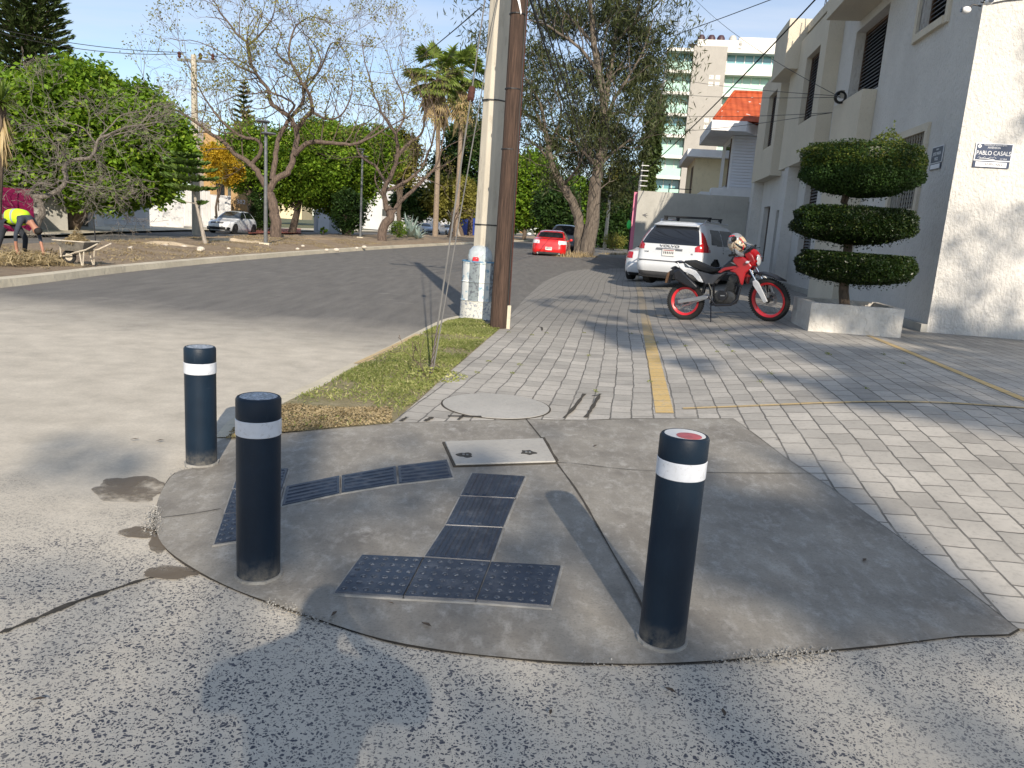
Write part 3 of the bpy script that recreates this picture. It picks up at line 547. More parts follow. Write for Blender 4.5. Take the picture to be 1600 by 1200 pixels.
# ------------------------------------------------------------------ tactile tiles
def tile(q, kind, label, bars=6, along=0):
    c = [P(x, y, .014) for x, y in q]; o = sum(c, Vector())/4; t = thing('tactile_tile', label, 'tactile tile', o, 0, 'dark tactile paving tiles')
    def bl(s, r, z=0.): return (c[0]*(1-s)+c[1]*s)*(1-r)+(c[3]*(1-s)+c[2]*s)*r+Vector((0, 0, z))
    m = MB(o); e = .006; g_ = MB(o)
    g_.hexa([bl(-.035, -.035, -.01), bl(1.035, -.035, -.01), bl(1.035, 1.035, -.01), bl(-.035, 1.035, -.01), bl(-.022, -.022, .0005), bl(1.022, -.022, .0005), bl(1.022, 1.022, .0005), bl(-.022, 1.022, .0005)]); g_.build('grout_bed', 'grout_pale', t)
    m.hexa([bl(e, e, 0), bl(1-e, e, 0), bl(1-e, 1-e, 0), bl(e, 1-e, 0), bl(e+.008, e+.008, .007), bl(1-e-.008, e+.008, .007), bl(1-e-.008, 1-e-.008, .007), bl(e+.008, 1-e-.008, .007)])
    k = m; k.cm = 1
    if kind == 'dots':
        for i in range(6):
            for j in range(6):
                p = bl((i+.5)/6*.96+.02, (j+.5)/6*.96+.02, .007); k.lathe([(.0135, 0), (.0115, .003), (.006, .0048), (0, .005)], p, n=12)
        pass
    else:
        for i in range(bars):
            s = (i+.5)/bars*.94+.03; w_ = .30/bars
            f = (lambda a, r, z: bl(a, r, z)) if along else (lambda a, r, z: bl(r, a, z))
            k.hexa([f(s-w_, .05, .006), f(s+w_, .05, .006), f(s+w_, .95, .006), f(s-w_, .95, .006), f(s-w_*.5, .065, .012), f(s+w_*.5, .065, .012), f(s+w_*.5, .935, .012), f(s-w_*.5, .935, .012)])
    k.build('tile_slab', ['tile_navy', 'tile_worn' if kind == 'dots' else 'tile_navy'], t, smooth=True)
    return t
tile([(565, 868), (662, 872), (630, 934), (522, 927)], 'dots', 'dark studded tile at the left end of the front row of three')
tile([(662, 872), (767, 879), (743, 940), (630, 934)], 'dots', 'dark studded tile in the middle of the front row, touching the ribbed strip')
tile([(767, 879), (877, 885), (860, 949), (743, 940)], 'dots', 'dark studded tile at the right end of the front row of three')
tile([(737, 740), (821, 745), (805, 780), (719, 776)], 'bars', 'ribbed dark tile nearest the concrete lid, farthest of the strip leading from the front row', along=1)
tile([(719, 776), (805, 780), (786, 826), (695, 822)], 'bars', 'ribbed dark tile in the middle of the strip leading from the front row', along=1)
tile([(695, 822), (786, 826), (767, 879), (662, 872)], 'bars', 'ribbed dark tile that touches the front row of studded tiles', along=1)
tile([(447, 761), (531, 744), (531, 771), (440, 791)], 'bars', 'ribbed dark tile next to the studded tiles behind the middle bollard', 5)
tile([(533, 744), (619, 729), (621, 756), (533, 770.5)], 'bars', 'ribbed dark tile in the middle of the curved back row', 5)
tile([(621, 729), (699, 719), (708, 746), (623, 756)], 'bars', 'ribbed dark tile touching the corner of the concrete lid in the curved back row', 5)
Lq = [(374, 733), (334, 851)]; Rq = [(451, 733), (417, 838)]
a_, b_ = [P(*q, .014) for q in Lq]; c_, d_ = [P(*q, .014) for q in Rq]
def unpx(p):
    q = Vector(p)-Vector((0, 0, H)); z = q.dot(fwd); return 800+F*q.dot(CR)/z, 600-F*q.dot(CU)/z
for i, lb in enumerate(('farthest of the studded tiles on the left, behind the middle bollard', 'middle one of the studded tiles on the left, half hidden by the middle bollard', 'nearest of the studded tiles on the left, showing left of the middle bollard')):
    s, e = i/3, (i+1)/3; tile([unpx(a_.lerp(b_, s)), unpx(c_.lerp(d_, s)), unpx(c_.lerp(d_, e)), unpx(a_.lerp(b_, e))], 'dots', lb)
# service box lid
q = [P(x, y, .014) for x, y in ((695, 692), (848, 687), (868, 723), (712, 728))]; o_ = sum(q, Vector())/4
t = thing('utility_box_lid', 'rectangular pale concrete box lid with two rusty handle recesses set in the slab', 'box lid', o_)
up_ = Vector((0, 0, 1))
m = MB(o_); ctr = o_; gq = [p+(p-ctr)*.045 for p in q]; m.hexa([p-up_*.01 for p in gq]+[p+up_*.0045 for p in gq]); m.build('gap', 'dark_joint', t)
m = MB(o_); m.hexa([p for p in q]+[p+up_*.013 for p in q]); m.build('lid', 'box_lid_concrete', t, bevel=.004)
for x, y in ((727, 711), (825, 707)):
    c = P(x, y, .027); m = MB(o_); pts = [(c.x+.052*math.cos(a)*(1+.25*math.sin(3*a+x)), c.y+.052*math.sin(a)*(1+.2*math.cos(5*a))) for a in [2*PI*i/24 for i in range(24)]]; m.prism(pts, .0265, .0285, 'XY'); hn = m.build('handle_recess', 'dark_grime', t)
    m = MB(o_); m.box((c.x-.02, c.y-.011, .028), (c.x-.004, c.y+.011, .033)); m.box((c.x+.004, c.y-.011, .028), (c.x+.02, c.y+.011, .033)); m.build('lift_hook', 'steel_grey', hn)
# manhole set in the paving
c = P(775, 636); t = thing('manhole_cover', 'round concrete manhole cover set flush in the block paving near the grass', 'manhole cover', c)
MB(c).lathe([(.47, .012), (.47, .0145), (0, .0145)], c, n=64).build('ring_gap', 'dark_joint', t); MB(c).lathe([(.455, .012), (.455, .018), (0, .018)], c, n=64).build('cover', 'box_lid_concrete', t)
# paving gaps where mortar is missing
for i, pts in enumerate(([(881, 656), (896, 641), (913, 618)], [(915, 655), (925, 640), (936, 621), (937, 618)], [(626, 661), (636, 655)], [(664, 661), (676, 655)], [(716, 659), (724, 652)], [(700, 653), (752, 654)], [(936, 620), (925, 621)], [(838, 512), (846, 513), (847, 518)])):
    strip('open_joint', pts, .028, .0195, 'dark_joint', wob=.5)

# ------------------------------------------------------------------ poles, barrel, guys
pb = P(752, 497); pw = P(778, 513)
t = thing('concrete_utility_pole', 'pale octagonal concrete utility pole behind the painted barrel, beside the wooden pole', 'utility pole', pb)
HP = 8.6
m = MB(); prof = [(.225, -.05), (.20, 2.5), (.175, 5.), (.14, HP)]; m.lathe(prof, n=8); sh = m.build('shaft', 'pole_concrete', t, bevel=.01)
sh.rotation_euler = (0, rad(.2), rad(22.5))
for z in (1.53, 3.45, 4.95): MB().lathe([(.230-.0085*z, z-.01), (.230-.0085*z, z+.01)], n=8).build('steel_strap', 'steel_dark', t).rotation_euler = (0, 0, rad(22.5))
m = MB(); m.box((-1.0, -.22, 7.55), (1.0, -.12, 7.67)); m.build('crossarm', 'steel_grey', t)
for x in (-.9, -.45, .45, .9): MB().lathe([(.02, 7.67), (.05, 7.72), (.035, 7.76), (.06, 7.80), (.03, 7.88), (0, 7.9)], (x, -.17, 0), n=10).build('insulator', 'rust_red', t)
t = thing('wooden_utility_pole', 'dark brown weathered wooden pole standing right in front of the concrete pole', 'utility pole', pw)
m = MB(); m.tube([(0, 0, -.05), (.0, 0, 1.3), (.01, 0, 2.7), (0, 0, 4.2), (.01, 0, 6.4)], [.128, .116, .110, .104, .100], 20); m.build('shaft', 'pole_wood', t, smooth=True)
MB().tube([(.132, -.02, 0), (.125, -.02, 1.4), (.12, -.01, 3), (.11, 0, 5.5)], .011, 6).build('ground_cable', 'cable_black', t); MB().tube([(.152, .03, 0), (.145, .03, 1.4), (.135, .03, 3), (.125, 0, 5.5)], .009, 6).build('ground_cable', 'rust_red', t)
MB().box((.125, -.05, -.02), (.18, .03, .36)).build('cable_guard', 'kerb_concrete', t, bevel=.006)
for z in (4.45, 2.62, 3.45): MB().lathe([(.116, z-.008), (.116, z+.008)], n=18).build('wire_wrap', 'steel_dark', t)
m = MB(); m.add([(-.06, -.115, 4.75), (.0, -.13, 4.72), (.06, -.122, 4.45), (.05, -.12, 4.42), (.0, -.125, 4.58), (-.07, -.115, 4.72)], [(0, 1, 2, 3, 4, 5)]); m.build('torn_tape', 'plastic_white', t)
# dried creeper sticking to the poles
bc = P(746, 496); bc.y -= .18
t = thing('painted_barrel', 'battered metal drum with flaking white and blue stripes at the foot of the poles', 'barrel', bc, rad(10)); R = .285; hb = .94
def seg_lathe(a0, a1, mm, nm='panel', z0=0, z1=hb, k=10):
    m = MB(); prof = []
    zs = [0, .02, .03, .30, .315, .33, .60, .615, .63, .90, .92, .94]; rs = [R, R+.008, R, R, R+.011, R, R, R+.011, R, R, R+.008, R]
    for i in range(len(zs)-1):
        for j in range(k):
            b0, b1 = a0+(a1-a0)*j/k, a0+(a1-a0)*(j+1)/k
            m.add([(rs[i]*math.cos(b0), rs[i]*math.sin(b0), zs[i]), (rs[i]*math.cos(b1), rs[i]*math.sin(b1), zs[i]), (rs[i+1]*math.cos(b1), rs[i+1]*math.sin(b1), zs[i+1]), (rs[i+1]*math.cos(b0), rs[i+1]*math.sin(b0), zs[i+1])], [(0, 1, 2, 3)])
            
    return m
m = MB(); zs = [0, .02, .03, .30, .315, .33, .60, .615, .63, .90, .92, .94]; rs = [R, R+.008, R, R, R+.011, R, R, R+.011, R, R, R+.008, R]
n = 60
for i in range(len(zs)-1):
    for j in range(n):
        b0, b1 = 2*PI*j/n, 2*PI*(j+1)/n; sidx = int(((j/n*360+25) % 360)//36) % 2; zm = (zs[i]+zs[i+1])/2
        m.cm = (3 if zm < .315 else (0 if zm > .6 else 1)) if sidx == 0 else (4 if zm < .315 else 2)
        m.add([(rs[i]*math.cos(b0), rs[i]*math.sin(b0), zs[i]), (rs[i]*math.cos(b1), rs[i]*math.sin(b1), zs[i]), (rs[i+1]*math.cos(b1), rs[i+1]*math.sin(b1), zs[i+1]), (rs[i+1]*math.cos(b0), rs[i+1]*math.sin(b0), zs[i+1])], [(0, 1, 2, 3)])
o = m.build('drum', ['barrel_white', 'barrel_white', 'barrel_grey', 'barrel_rust', 'barrel_rust'], t, smooth=True)
MB().torus((0, 0, .94), R, .012, 'Z', 48, 8).build('rim', 'barrel_blue', t, smooth=True); MB().lathe([(R-.01, .72), (0, .72)], n=30).build('contents', 'dark_grime', t)
m = MB(); m.lathe([(.20, 0), (.205, .10), (.18, .19), (.13, .245), (.06, .27), (.03, .27)], n=24); o = m.build('plastic_bottle_dome', 'plastic_clear', None, smooth=True); o.location = bc+Vector((.0, -.02, .93)); tag(o, 'upturned clear plastic water jug lying in the top of the painted barrel', 'plastic jug')
m = MB(); m.box((-.05, -.04, 0), (.05, .04, .08)); o = m.build('red_can', 'rim_red', None, bevel=.02); o.location = bc+Vector((-.06, -.235, .935)); tag(o, 'small red container perched on the rim of the painted barrel', 'container')
# guy wires
ga = P(672, 590); t = thing('guy_wire', 'steel guy wire in the weeds, the one wrapped by a dead vine at its foot', 'guy wire', ga)
top = PY(778, -140, pb.y-.1); m = MB(ga); m.tube([ga, ga.lerp(top, .5)+Vector((0, 0, -.01)), top], .010, 6); m.build('cable', 'cable_grey', t)
m = MB(ga); q0 = P(666, 590)
for k in range(3):
    pts = []
    for i in range(16):
        s = i/15; base = ga.lerp(top, s*.075); a = i*1.1+k*2; pts.append(base+Vector((.016*math.cos(a)*(1-s*.6), .016*math.sin(a)*(1-s*.6), 0)))
    m.tube(pts, .006, 5)
m.build('dead_vine', 'bark_brown', t, smooth=True)
gb = P(676, 583); t = thing('guy_wire', 'second steel guy wire, the thinner bare one behind the vine wrapped wire', 'guy wire', gb); top2 = PY(788, -60, pb.y)
m = MB(gb); m.tube([gb, top2], .0075, 6); m.build('cable', 'cable_grey', t)
s = (unpx(gb)[1]-155)/(unpx(gb)[1]-unpx(top2)[1]); ic = ga.lerp(top, .60)
for s in [k/200 for k in range(200)]:
    if unpx(ga.lerp(top, s))[1] < 150: ic = ga.lerp(top, s); break
d_ = (top-ga).normalized(); m = MB(ga); m.tube([ic-d_*.11, ic-d_*.1, ic-d_*.02, ic, ic+d_*.02, ic+d_*.1, ic+d_*.11], [.02, .042, .046, .032, .046, .042, .02], 12); m.build('strain_insulator', 'rust_red', [o for o in bpy.data.objects if o.name == 'guy_wire'][0], smooth=True)
m = MB(ga); tips = []
grow(m, P(664, 588), Vector((-.25, 0, 1)), .20, .009, 3, tips, .6, (2, 3), .25, .3, .7, 4, .003); sh_ = m.build('dead_stem', 'bark_brown', None); sh_.location = ga; tag(sh_, 'bare dead shrub stem standing left of the guy wire anchor', 'dead plant')

# ------------------------------------------------------------------ overhead wires
def wire(a, b, sag, r, label, m='cable_black', group='overhead wires', n=26, name='overhead_wire'):
    pts = [a.lerp(b, i/n)-Vector((0, 0, sag*4*(i/n)*(1-i/n))) for i in range(n+1)]
    o_ = MB(a).tube(pts, r, 5).build(name, m, None); o_.location = a; return tag(o_, label, 'cable', group)
PT = Vector((pb.x, pb.y, 7.9))
FA = W(-3.2, 150, 8.6)
bund = 'thin overhead wire in the bundle running from the poles over the far trees'
for i, (dx, dz, fx, fz, sg) in enumerate(((-.8, -.1, -1.2, 1.4, 1.2), (-.4, -.1, -.6, 1.4, 1.3), (.45, -.1, .6, 1.4, 1.1), (.85, -.1, 1.2, 1.4, 1.4), (.25, -1.1, .2, -.3, 1.6), (.2, -1.5, .3, -.8, 1.9), (.25, -2.1, .2, -1.2, 1.5), (.25, -2.4, .3, -1.5, 2.2))):
    wire(PT+Vector((dx, 0, dz)), FA+Vector((fx, 0, fz-1)), sg, .014 if i < 6 else .02, bund)
wire(PT+Vector((.3, 0, -.4)), W(1.2, 62, 5.4), .5, .012, 'thin wire dropping steeply from the poles behind the casuarina trunks')
wire(PT+Vector((.3, 0, -1.2)), PY(1010, 320, 48), .8, .012, 'thin wire dropping from the poles to the grey wall corner')
hw = Vector(W(4.5, 21.4, 6.0))
wire(PY(905, 330, 60), PY(1290, -18, 17.5), .9, .018, 'thick black cable sweeping down from the top of the corner house towards the casuarina')
wire(PY(560, 175, 90), PY(1235, -12, 22), 1.2, .012, 'thin wire crossing the sky above the apartment block')
wire(PY(1085, -2, 40), PY(1313, 152, 18.6), .25, .008, 'thin wire coming down over the apartment block to the cable reel')
for i, (y0, y1, Y, lb) in enumerate(((96, 150, 60, 'upper one of the drop wires strung past the tall building to the cable reel'), (128, 152, 60, 'middle one of the drop wires strung past the tall building to the cable reel'), (165, 176, 60, 'lower drop wire strung past the orange tiled roof to the bay wall'), (200, 176, 60, 'lowest drop wire sagging past the white eave to the bay wall'))):
    wire(PY(960, y0, Y), PY(1310 if i < 2 else 1300, y1, 18.6), .35, .008, lb)
wire(PY(750, 12, 14), PY(600, 110, 60), .4, .012, 'thin wire running down left from the top of the concrete pole')
wire(PY(-40, 40, 46), PY(288, 84, 48), .5, .02, 'upper wire from the left edge of the sky to the crossarm pole'); wire(PY(-40, 36, 46), PY(291, 82, 48), .35, .02, 'lower wire from the left edge of the sky to the crossarm pole')
wire(PY(318, 84, 48), PY(700, 130, 120), .8, .02, 'wire leading right from the crossarm pole behind the bare trees')

# ------------------------------------------------------------------ corner house (street frame u, v, z)
def sthing(name, label, cat, u, v, z=0, group=None):
    t = thing(name, label, cat, W(u, v, z), 0, group, street=True); t['o'] = (u, v, z); return t
def SB(t): return MB(tuple(t['o']))
def UVZ_u(x, y, u):                              # pixel on the plane u = const
    r = ray(x, y); k = u/r.dot(N); p = r*k; return p.dot(D), p.z+H
def UVZ_v(x, y, v):
    r = ray(x, y); k = v/r.dot(D); p = r*k; return p.dot(N), p.z+H
def wall_u(m, u0, u1, v0, v1, z0, z1, ops):      # wall along v with openings (v0,v1,z0,z1)
    vs = sorted({v0, v1, *[o[0] for o in ops], *[o[1] for o in ops]}); zs = sorted({z0, z1, *[o[2] for o in ops], *[o[3] for o in ops]})
    for i in range(len(vs)-1):
        zr = None
        for j in range(len(zs)-1):
            vm, zm = (vs[i]+vs[i+1])/2, (zs[j]+zs[j+1])/2
            if any(o[0] < vm < o[1] and o[2] < zm < o[3] for o in ops): continue
            m.box((u0, vs[i], zs[j]), (u1, vs[i+1], zs[j+1]))
def louvre_window(t, u, v0, v1, z0, z1, depth=.16, frame='frame_aluminium', trim=True, bars=False, split=True):
    m = SB(t); e = .06; ui = u+depth
    for a, b in (((ui, v0, z0), (ui+.05, v0+e, z1)), ((ui, v1-e, z0), (ui+.05, v1, z1)), ((ui, v0+e, z0), (ui+.05, v1-e, z0+e)), ((ui, v0+e, z1-e), (ui+.05, v1-e, z1))): m.box(a, b)
    if split: m.box((ui-.002, v0+(v1-v0)*.30, z0+e), (ui+.048, v0+(v1-v0)*.30+.06, z1-e))
    w_ = m.build('window', 'wood_brown', t)
    m = SB(t)
    if trim:
        for a, b in (((u-.05, v0-.13, z0-.13), (u+.02, v0, z1+.13)), ((u-.05, v1, z0-.13), (u+.02, v1+.13, z1+.13)), ((u-.05, v0, z1), (u+.02, v1, z1+.13)), ((u-.08, v0, z0-.13), (u+.02, v1, z0))): m.box(a, b)
        if m.v: m.build('frame_surround', 'cream_stucco', w_)
    m = SB(t); m.box((ui+.062, v0, z0), (ui+.07, v1, z1)); m.build('pane', 'glass_dark', w_)
    m = SB(t); vs0 = v0+(v1-v0)*.36 if split else v0+e; z = z0+e+.02
    while z < z1-e-.05:
        m.hexa([(ui-.01, vs0, z), (ui+.03, vs0, z+.05), (ui+.03, v1-e, z+.05), (ui-.01, v1-e, z), (ui-.01, vs0, z+.008), (ui+.03, vs0, z+.058), (ui+.03, v1-e, z+.058), (ui-.01, v1-e, z+.008)]); z += .085
    m.build('louvres', 'louvre_grey', w_)
    if bars:
        m = SB(t); v = v0+.08
        while v < v1: m.box((u-.0, v, z0), (u+.018, v+.018, z1)); v += .13
        m.build('security_bars', 'frame_aluminium', w_)
    return w_
U0, V0 = 4.93, 13.3
t = sthing('corner_house', 'white rough stucco two storey corner house with cream bays and louvred windows', 'house', U0, V0, 0); HO = t
U1, UB, UO = 4.63, 4.55, 4.145
m = SB(t); ops = [(14.75, 16.15, 2.3, 3.62), (14.72, 16.1, 5.47, 6.7), (18.15, 20.6, 4.95, 6.62)]
wall_u(m, U0, U0+.28, V0, 21.9, -.1, 8.2, ops); m.box((U0+.28, V0, -.1), (16, V0+.28, 8.2)); wall = m.build('wall', 'white_stucco', t)
m = SB(t); wall_u(m, U0-.003, U0+.28, 21.9, 32.1, -.1, 7.75, [(22.3, 23.9, 1.2, 3.3), (27.0, 28.0, .35, 2.7), (29.3, 30.6, .9, 2.9)]); m.box((U0+.28, 31.8, -.1), (16, 32.1, 7.75)); m.build('far_wall', 'white_stucco', t)
m = SB(t); m.box((U0+.28, V0+.28, 8.05), (16, 31.8, 8.15)); m.build('roof', 'far_grey_wall', t)
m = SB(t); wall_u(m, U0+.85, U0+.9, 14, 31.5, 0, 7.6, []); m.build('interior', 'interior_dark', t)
louvre_window(t, U0, 14.75, 16.15, 2.3, 3.62, bars=True); louvre_window(t, U0, 14.72, 16.1, 5.47, 6.7); louvre_window(t, U0+.02, 18.15, 20.6, 4.95, 6.62, .2, trim=False)
louvre_window(t, U0, 22.3, 23.9, 1.2, 3.3, trim=False); louvre_window(t, U0, 29.3, 30.6, .9, 2.9, trim=False)
# pier under the recessed window
m = SB(t); m.box((U1, 18.15, .1), (U0-.004, 20.5, 4.9)); m.build('pier', 'cream_stucco', t)
# bays
for (a, b, zb, zt, wv0, wv1, wz0, wz1) in ((21.9, 26.46, 3.87, 7.5, 22.6, 24.25, 4.97, 6.8), (28.0, 32.05, 3.85, 7.4, 28.6, 30.2, 4.9, 6.75)):
    m = SB(t); wall_u(m, UB, UB+.15, a, b, zb, zt, [(wv0, wv1, wz0, wz1)]); m.box((UB+.15, a, zb), (U0-.004, a+.15, zt)); m.box((UB+.15, b-.15, zb), (U0-.004, b, zt)); m.box((UB+.15, a+.15, zb), (U0-.004, b-.15, zb+.12)); m.build('bay', 'cream_stucco', t)
    louvre_window(t, UB, wv0, wv1, wz0, wz1, .16, trim=False)
m = SB(t); m.box((UO, 16.6, 6.82), (U0-.006, 20.4, 8.7)); m.build('overhang', 'cream_stucco', t)
m = SB(t); m.box((UO, 25.4, 6.75), (U0-.006, 27.6, 8.15)); m.build('overhang', 'cream_stucco', t)
m = SB(t); m.box((U0-.25, 20.402, 7.75), (U0+.3, 25.395, 8.0)); m.build('cornice', 'cream_stucco', t)
m = SB(t); m.box((UB+.02, 24.9, .1), (U0-.006, 25.5, 3.865)); m.build('column', 'white_stucco', t); m = SB(t); m.box((UB+.02, 31.4, .1), (U0-.006, 32.0, 3.845)); m.build('column', 'white_stucco', t)
m = SB(t); m.box((U0-.10, V0-.02, .1), (U0-.0035, 18.14, .42)); m.box((U0-.10, 20.51, .1), (U0-.0035, 24.88, .42)); m.build('plinth', 'grey_render', t)
# rods of the unfinished roof
for i in range(9):
    v = 21+i*.55; MB((0, 0, 0)).tube([(U0-.05+random.uniform(-.05, .05), v, 7.9), (U0-.05+random.uniform(-.12, .12), v+random.uniform(-.1, .1), 8.6+random.uniform(0, .5))], .012, 5)
    m = SB(t); m.tube([(U0+.1, v, 7.95), (U0+.1+random.uniform(-.12, .12), v+random.uniform(-.1, .1), 8.7+random.uniform(0, .5))], .012, 5); m.build('reinforcing_rod', 'steel_dark', t)
# street signs
def sign_board(name, label, loc, rot, w_, h_):
    o = thing(name, label, 'street sign', loc); o.rotation_euler = rot; return o
rotR = (rad(90), 0, -A)                       # faces the camera
us = 5.445; s = sign_board('street_sign', 'navy and white street name sign on the sunlit wall reading AVENIDA PABLO CASALS', W(us, V0-.012, 3.12), rotR, 0, 0)
s.rotation_euler = (rad(90), 0, -A)
def rect(m, x0, y0, x1, y1, z0, z1): m.box((x0, y0, z0), (x1, y1, z1)); return m
rect(MB(), -.27, -.115, .27, .15, 0, .008).build('backing', 'sign_white', s); rect(MB(), -.255, -.10, .255, .137, .008, .010).build('panel', 'sign_navy', s)
rect(MB(), -.27, -.215, .255, -.118, 0, .008).build('lower_panel', 'sign_navy', s); rect(MB(), -.235, -.203, .215, -.130, .008, .010).build('lower_plate', 'sign_white', s)
MB().lathe([(.026, .0102), (.026, .0115), (0, .0115)], (-.215, .1, 0), n=20).build('crest', 'sign_white', s); MB().box((-.222, .085, .0116), (-.208, .115, .012)).build('crest_mark', 'sign_navy', s)
text('MUNICIPIO DE GUADALAJARA', .024, 'sign_white', s, (.01, .12, .0105)); text('AVENIDA', .044, 'sign_white', s, (-.005, .083, .0105)); text('PABLO CASALS', .088, 'sign_white', s, (.0, .0, .0105), sx=.84)
text('C.P. 44630', .022, 'sign_white', s, (.155, -.078, .0105)); text('AMPICABLE', .052, 'ink_dark', s, (.03, -.166, .0105), sx=1.0)
m = MB(); m.tube([(-.22, -.075, .012), (-.2, -.05, .012), (-.16, -.085, .012), (-.12, -.05, .012), (-.09, -.088, .012), (-.03, -.055, .012), (.0, -.07, .012), (.02, -.045, .012), (.05, -.08, .012)], .003, 4); m.tube([(-.2, -.08, .012), (-.13, -.078, .012), (-.02, -.09, .012), (.03, -.095, .012)], .006, 4); m.build('scribble', 'sign_white', s)
s = sign_board('street_sign', 'smaller navy street sign on the shaded wall reading CALLE JOSE MARIA VIGIL', W(U0-.012, 14.08, 3.12), (rad(90), 0, -A-rad(90)), 0, 0)
rect(MB(), -.24, -.10, .24, .17, 0, .008).build('backing', 'sign_white', s); rect(MB(), -.225, -.09, .225, .157, .008, .010).build('panel', 'sign_navy', s); rect(MB(), -.24, -.20, .22, -.104, 0, .008).build('lower_panel', 'sign_navy', s); rect(MB(), -.21, -.19, .18, -.118, .008, .010).build('lower_plate', 'sign_white', s)
text('CALLE', .04, 'sign_white', s, (0, .12, .0105)); text('JOSE MARIA', .075, 'sign_white', s, (0, .05, .0105), sx=.85); text('VIGIL', .075, 'sign_white', s, (0, -.035, .0105), sx=.85)
# security lamps at the corner
def lamp_head(loc, rz, label):
    o = thing('security_camera', label, 'security camera', loc, rz)
    MB().tube([(0, 0, 0), (.0, -.12, .02), (.0, -.16, -.02)], .012, 6).build('arm', 'steel_dark', o); b = MB().ball((0, -.2, -.06), .055, 8, (1, 1.25, .95)).build('head', 'plastic_white', o, smooth=True)
    MB().lathe([(.036, -.065), (.036, -.075), (0, -.075)], (0, -.2, -.06), 16, 'Y').build('lens', 'glass_dark', b)
uu, zz = UVZ_v(1543, 6, V0-.15); lamp_head(W(uu, V0, zz+.08), -A, 'round white security light on the sunny wall face, right of the house corner')
vv, zz = UVZ_u(1515, 18, U0-.15); lamp_head(W(U0, vv, zz+.08), -A-rad(90), 'white security light on the shaded wall face, left of the house corner')
pts = [W(*UVZ_v(x, y, V0-.02)[:1], V0-.02, UVZ_v(x, y, V0-.02)[1]) for x, y in ((1532, 3), (1545, 6), (1570, 1), (1600, -2))]
o = MB().tube(pts, .008, 5).build('light_cable', 'cable_black', None); tag(o, 'loose black cable running along the sunny wall from the corner lights', 'cable')
# cable reel on the bay
p0 = W(UO-.0, 18.9, 0); r_ = PY(1312, 152, 18.6)
vr, zr = UVZ_u(1313, 152, U1-.06); o = thing('cable_reel', 'black coiled cable hanging on the edge of the cream pier where the drop wires meet', 'cable coil', W(U1-.06, vr, zr)); MB().torus((0, 0, 0), .12, .03, 'Y', 20, 8, 1.6).build('coil', 'cable_black', o, smooth=True); MB().torus((.01, .02, -.02), .10, .02, 'Y', 20, 8, 1.6).build('coil', 'cable_black', o, smooth=True); MB().box((-.02, -.02, -.02), (.08, .02, .16)).build('bracket', 'frame_aluminium', o)

# planter and topiary
pl = UV(P(1262, 518)); pr_ = UV(P(1387, 522)); pf = UV(P(1245, 510))
zb = P(1320, 520).z; u0, u1 = pl[0], pr_[0]; v0 = pl[1]; v1 = v0+1.25; zt = UVZ_v(1262, 472, v0)[1]
PLC = W((u0+u1)/2, (v0+v1)/2, zb)
t = thing('planter', 'long low white painted masonry planter box holding the clipped tree', 'planter', PLC, -A)
m = MB(); a, b = (u1-u0)/2, (v1-v0)/2; h_ = zt-zb; T = .1
m.box((-a, -b, -.08), (a, -b+T, h_)); m.box((-a, b-T, -.08), (a, b, h_)); m.box((-a, -b+T, -.08), (-a+T, b-T, h_)); m.box((a-T, -b+T, -.08), (a, b-T, h_)); m.build('box_wall', 'planter_paint', t)
o = MB().box((-a+T, -b+T, -.05), (a-T, b-T, h_-.07)).build('soil', 'dry_ground', t)
tc_ = PLC+Vector((0, 0, h_-.08)); Yt = tc_.y
t = thing('topiary_tree', 'dark clipped tree with three flat discs of foliage, growing in the white planter', 'tree', tc_)
def T_(x, y, dy=0): return PY(x, y, Yt+dy)
m = MB(tc_); m.tube([tc_-Vector((0, 0, .05)), T_(1318, 455), T_(1320, 430), T_(1325, 385), T_(1329, 365), T_(1323, 345), T_(1318, 322), T_(1325, 300), T_(1330, 260)], [.085, .075, .07, .065, .06, .05, .045, .04, .03], 10); m.tube([T_(1327, 378), T_(1336, 365), T_(1350, 352, .2), T_(1365, 340, .3)], [.04, .035, .03, .02], 7); m.tube([T_(1323, 322), T_(1316, 315), T_(1322, 290, -.2)], [.035, .03, .02], 7); tr = m.build('trunk', 'bark_brown', t, smooth=True)
sc = F/(Yt*1.0+.0)
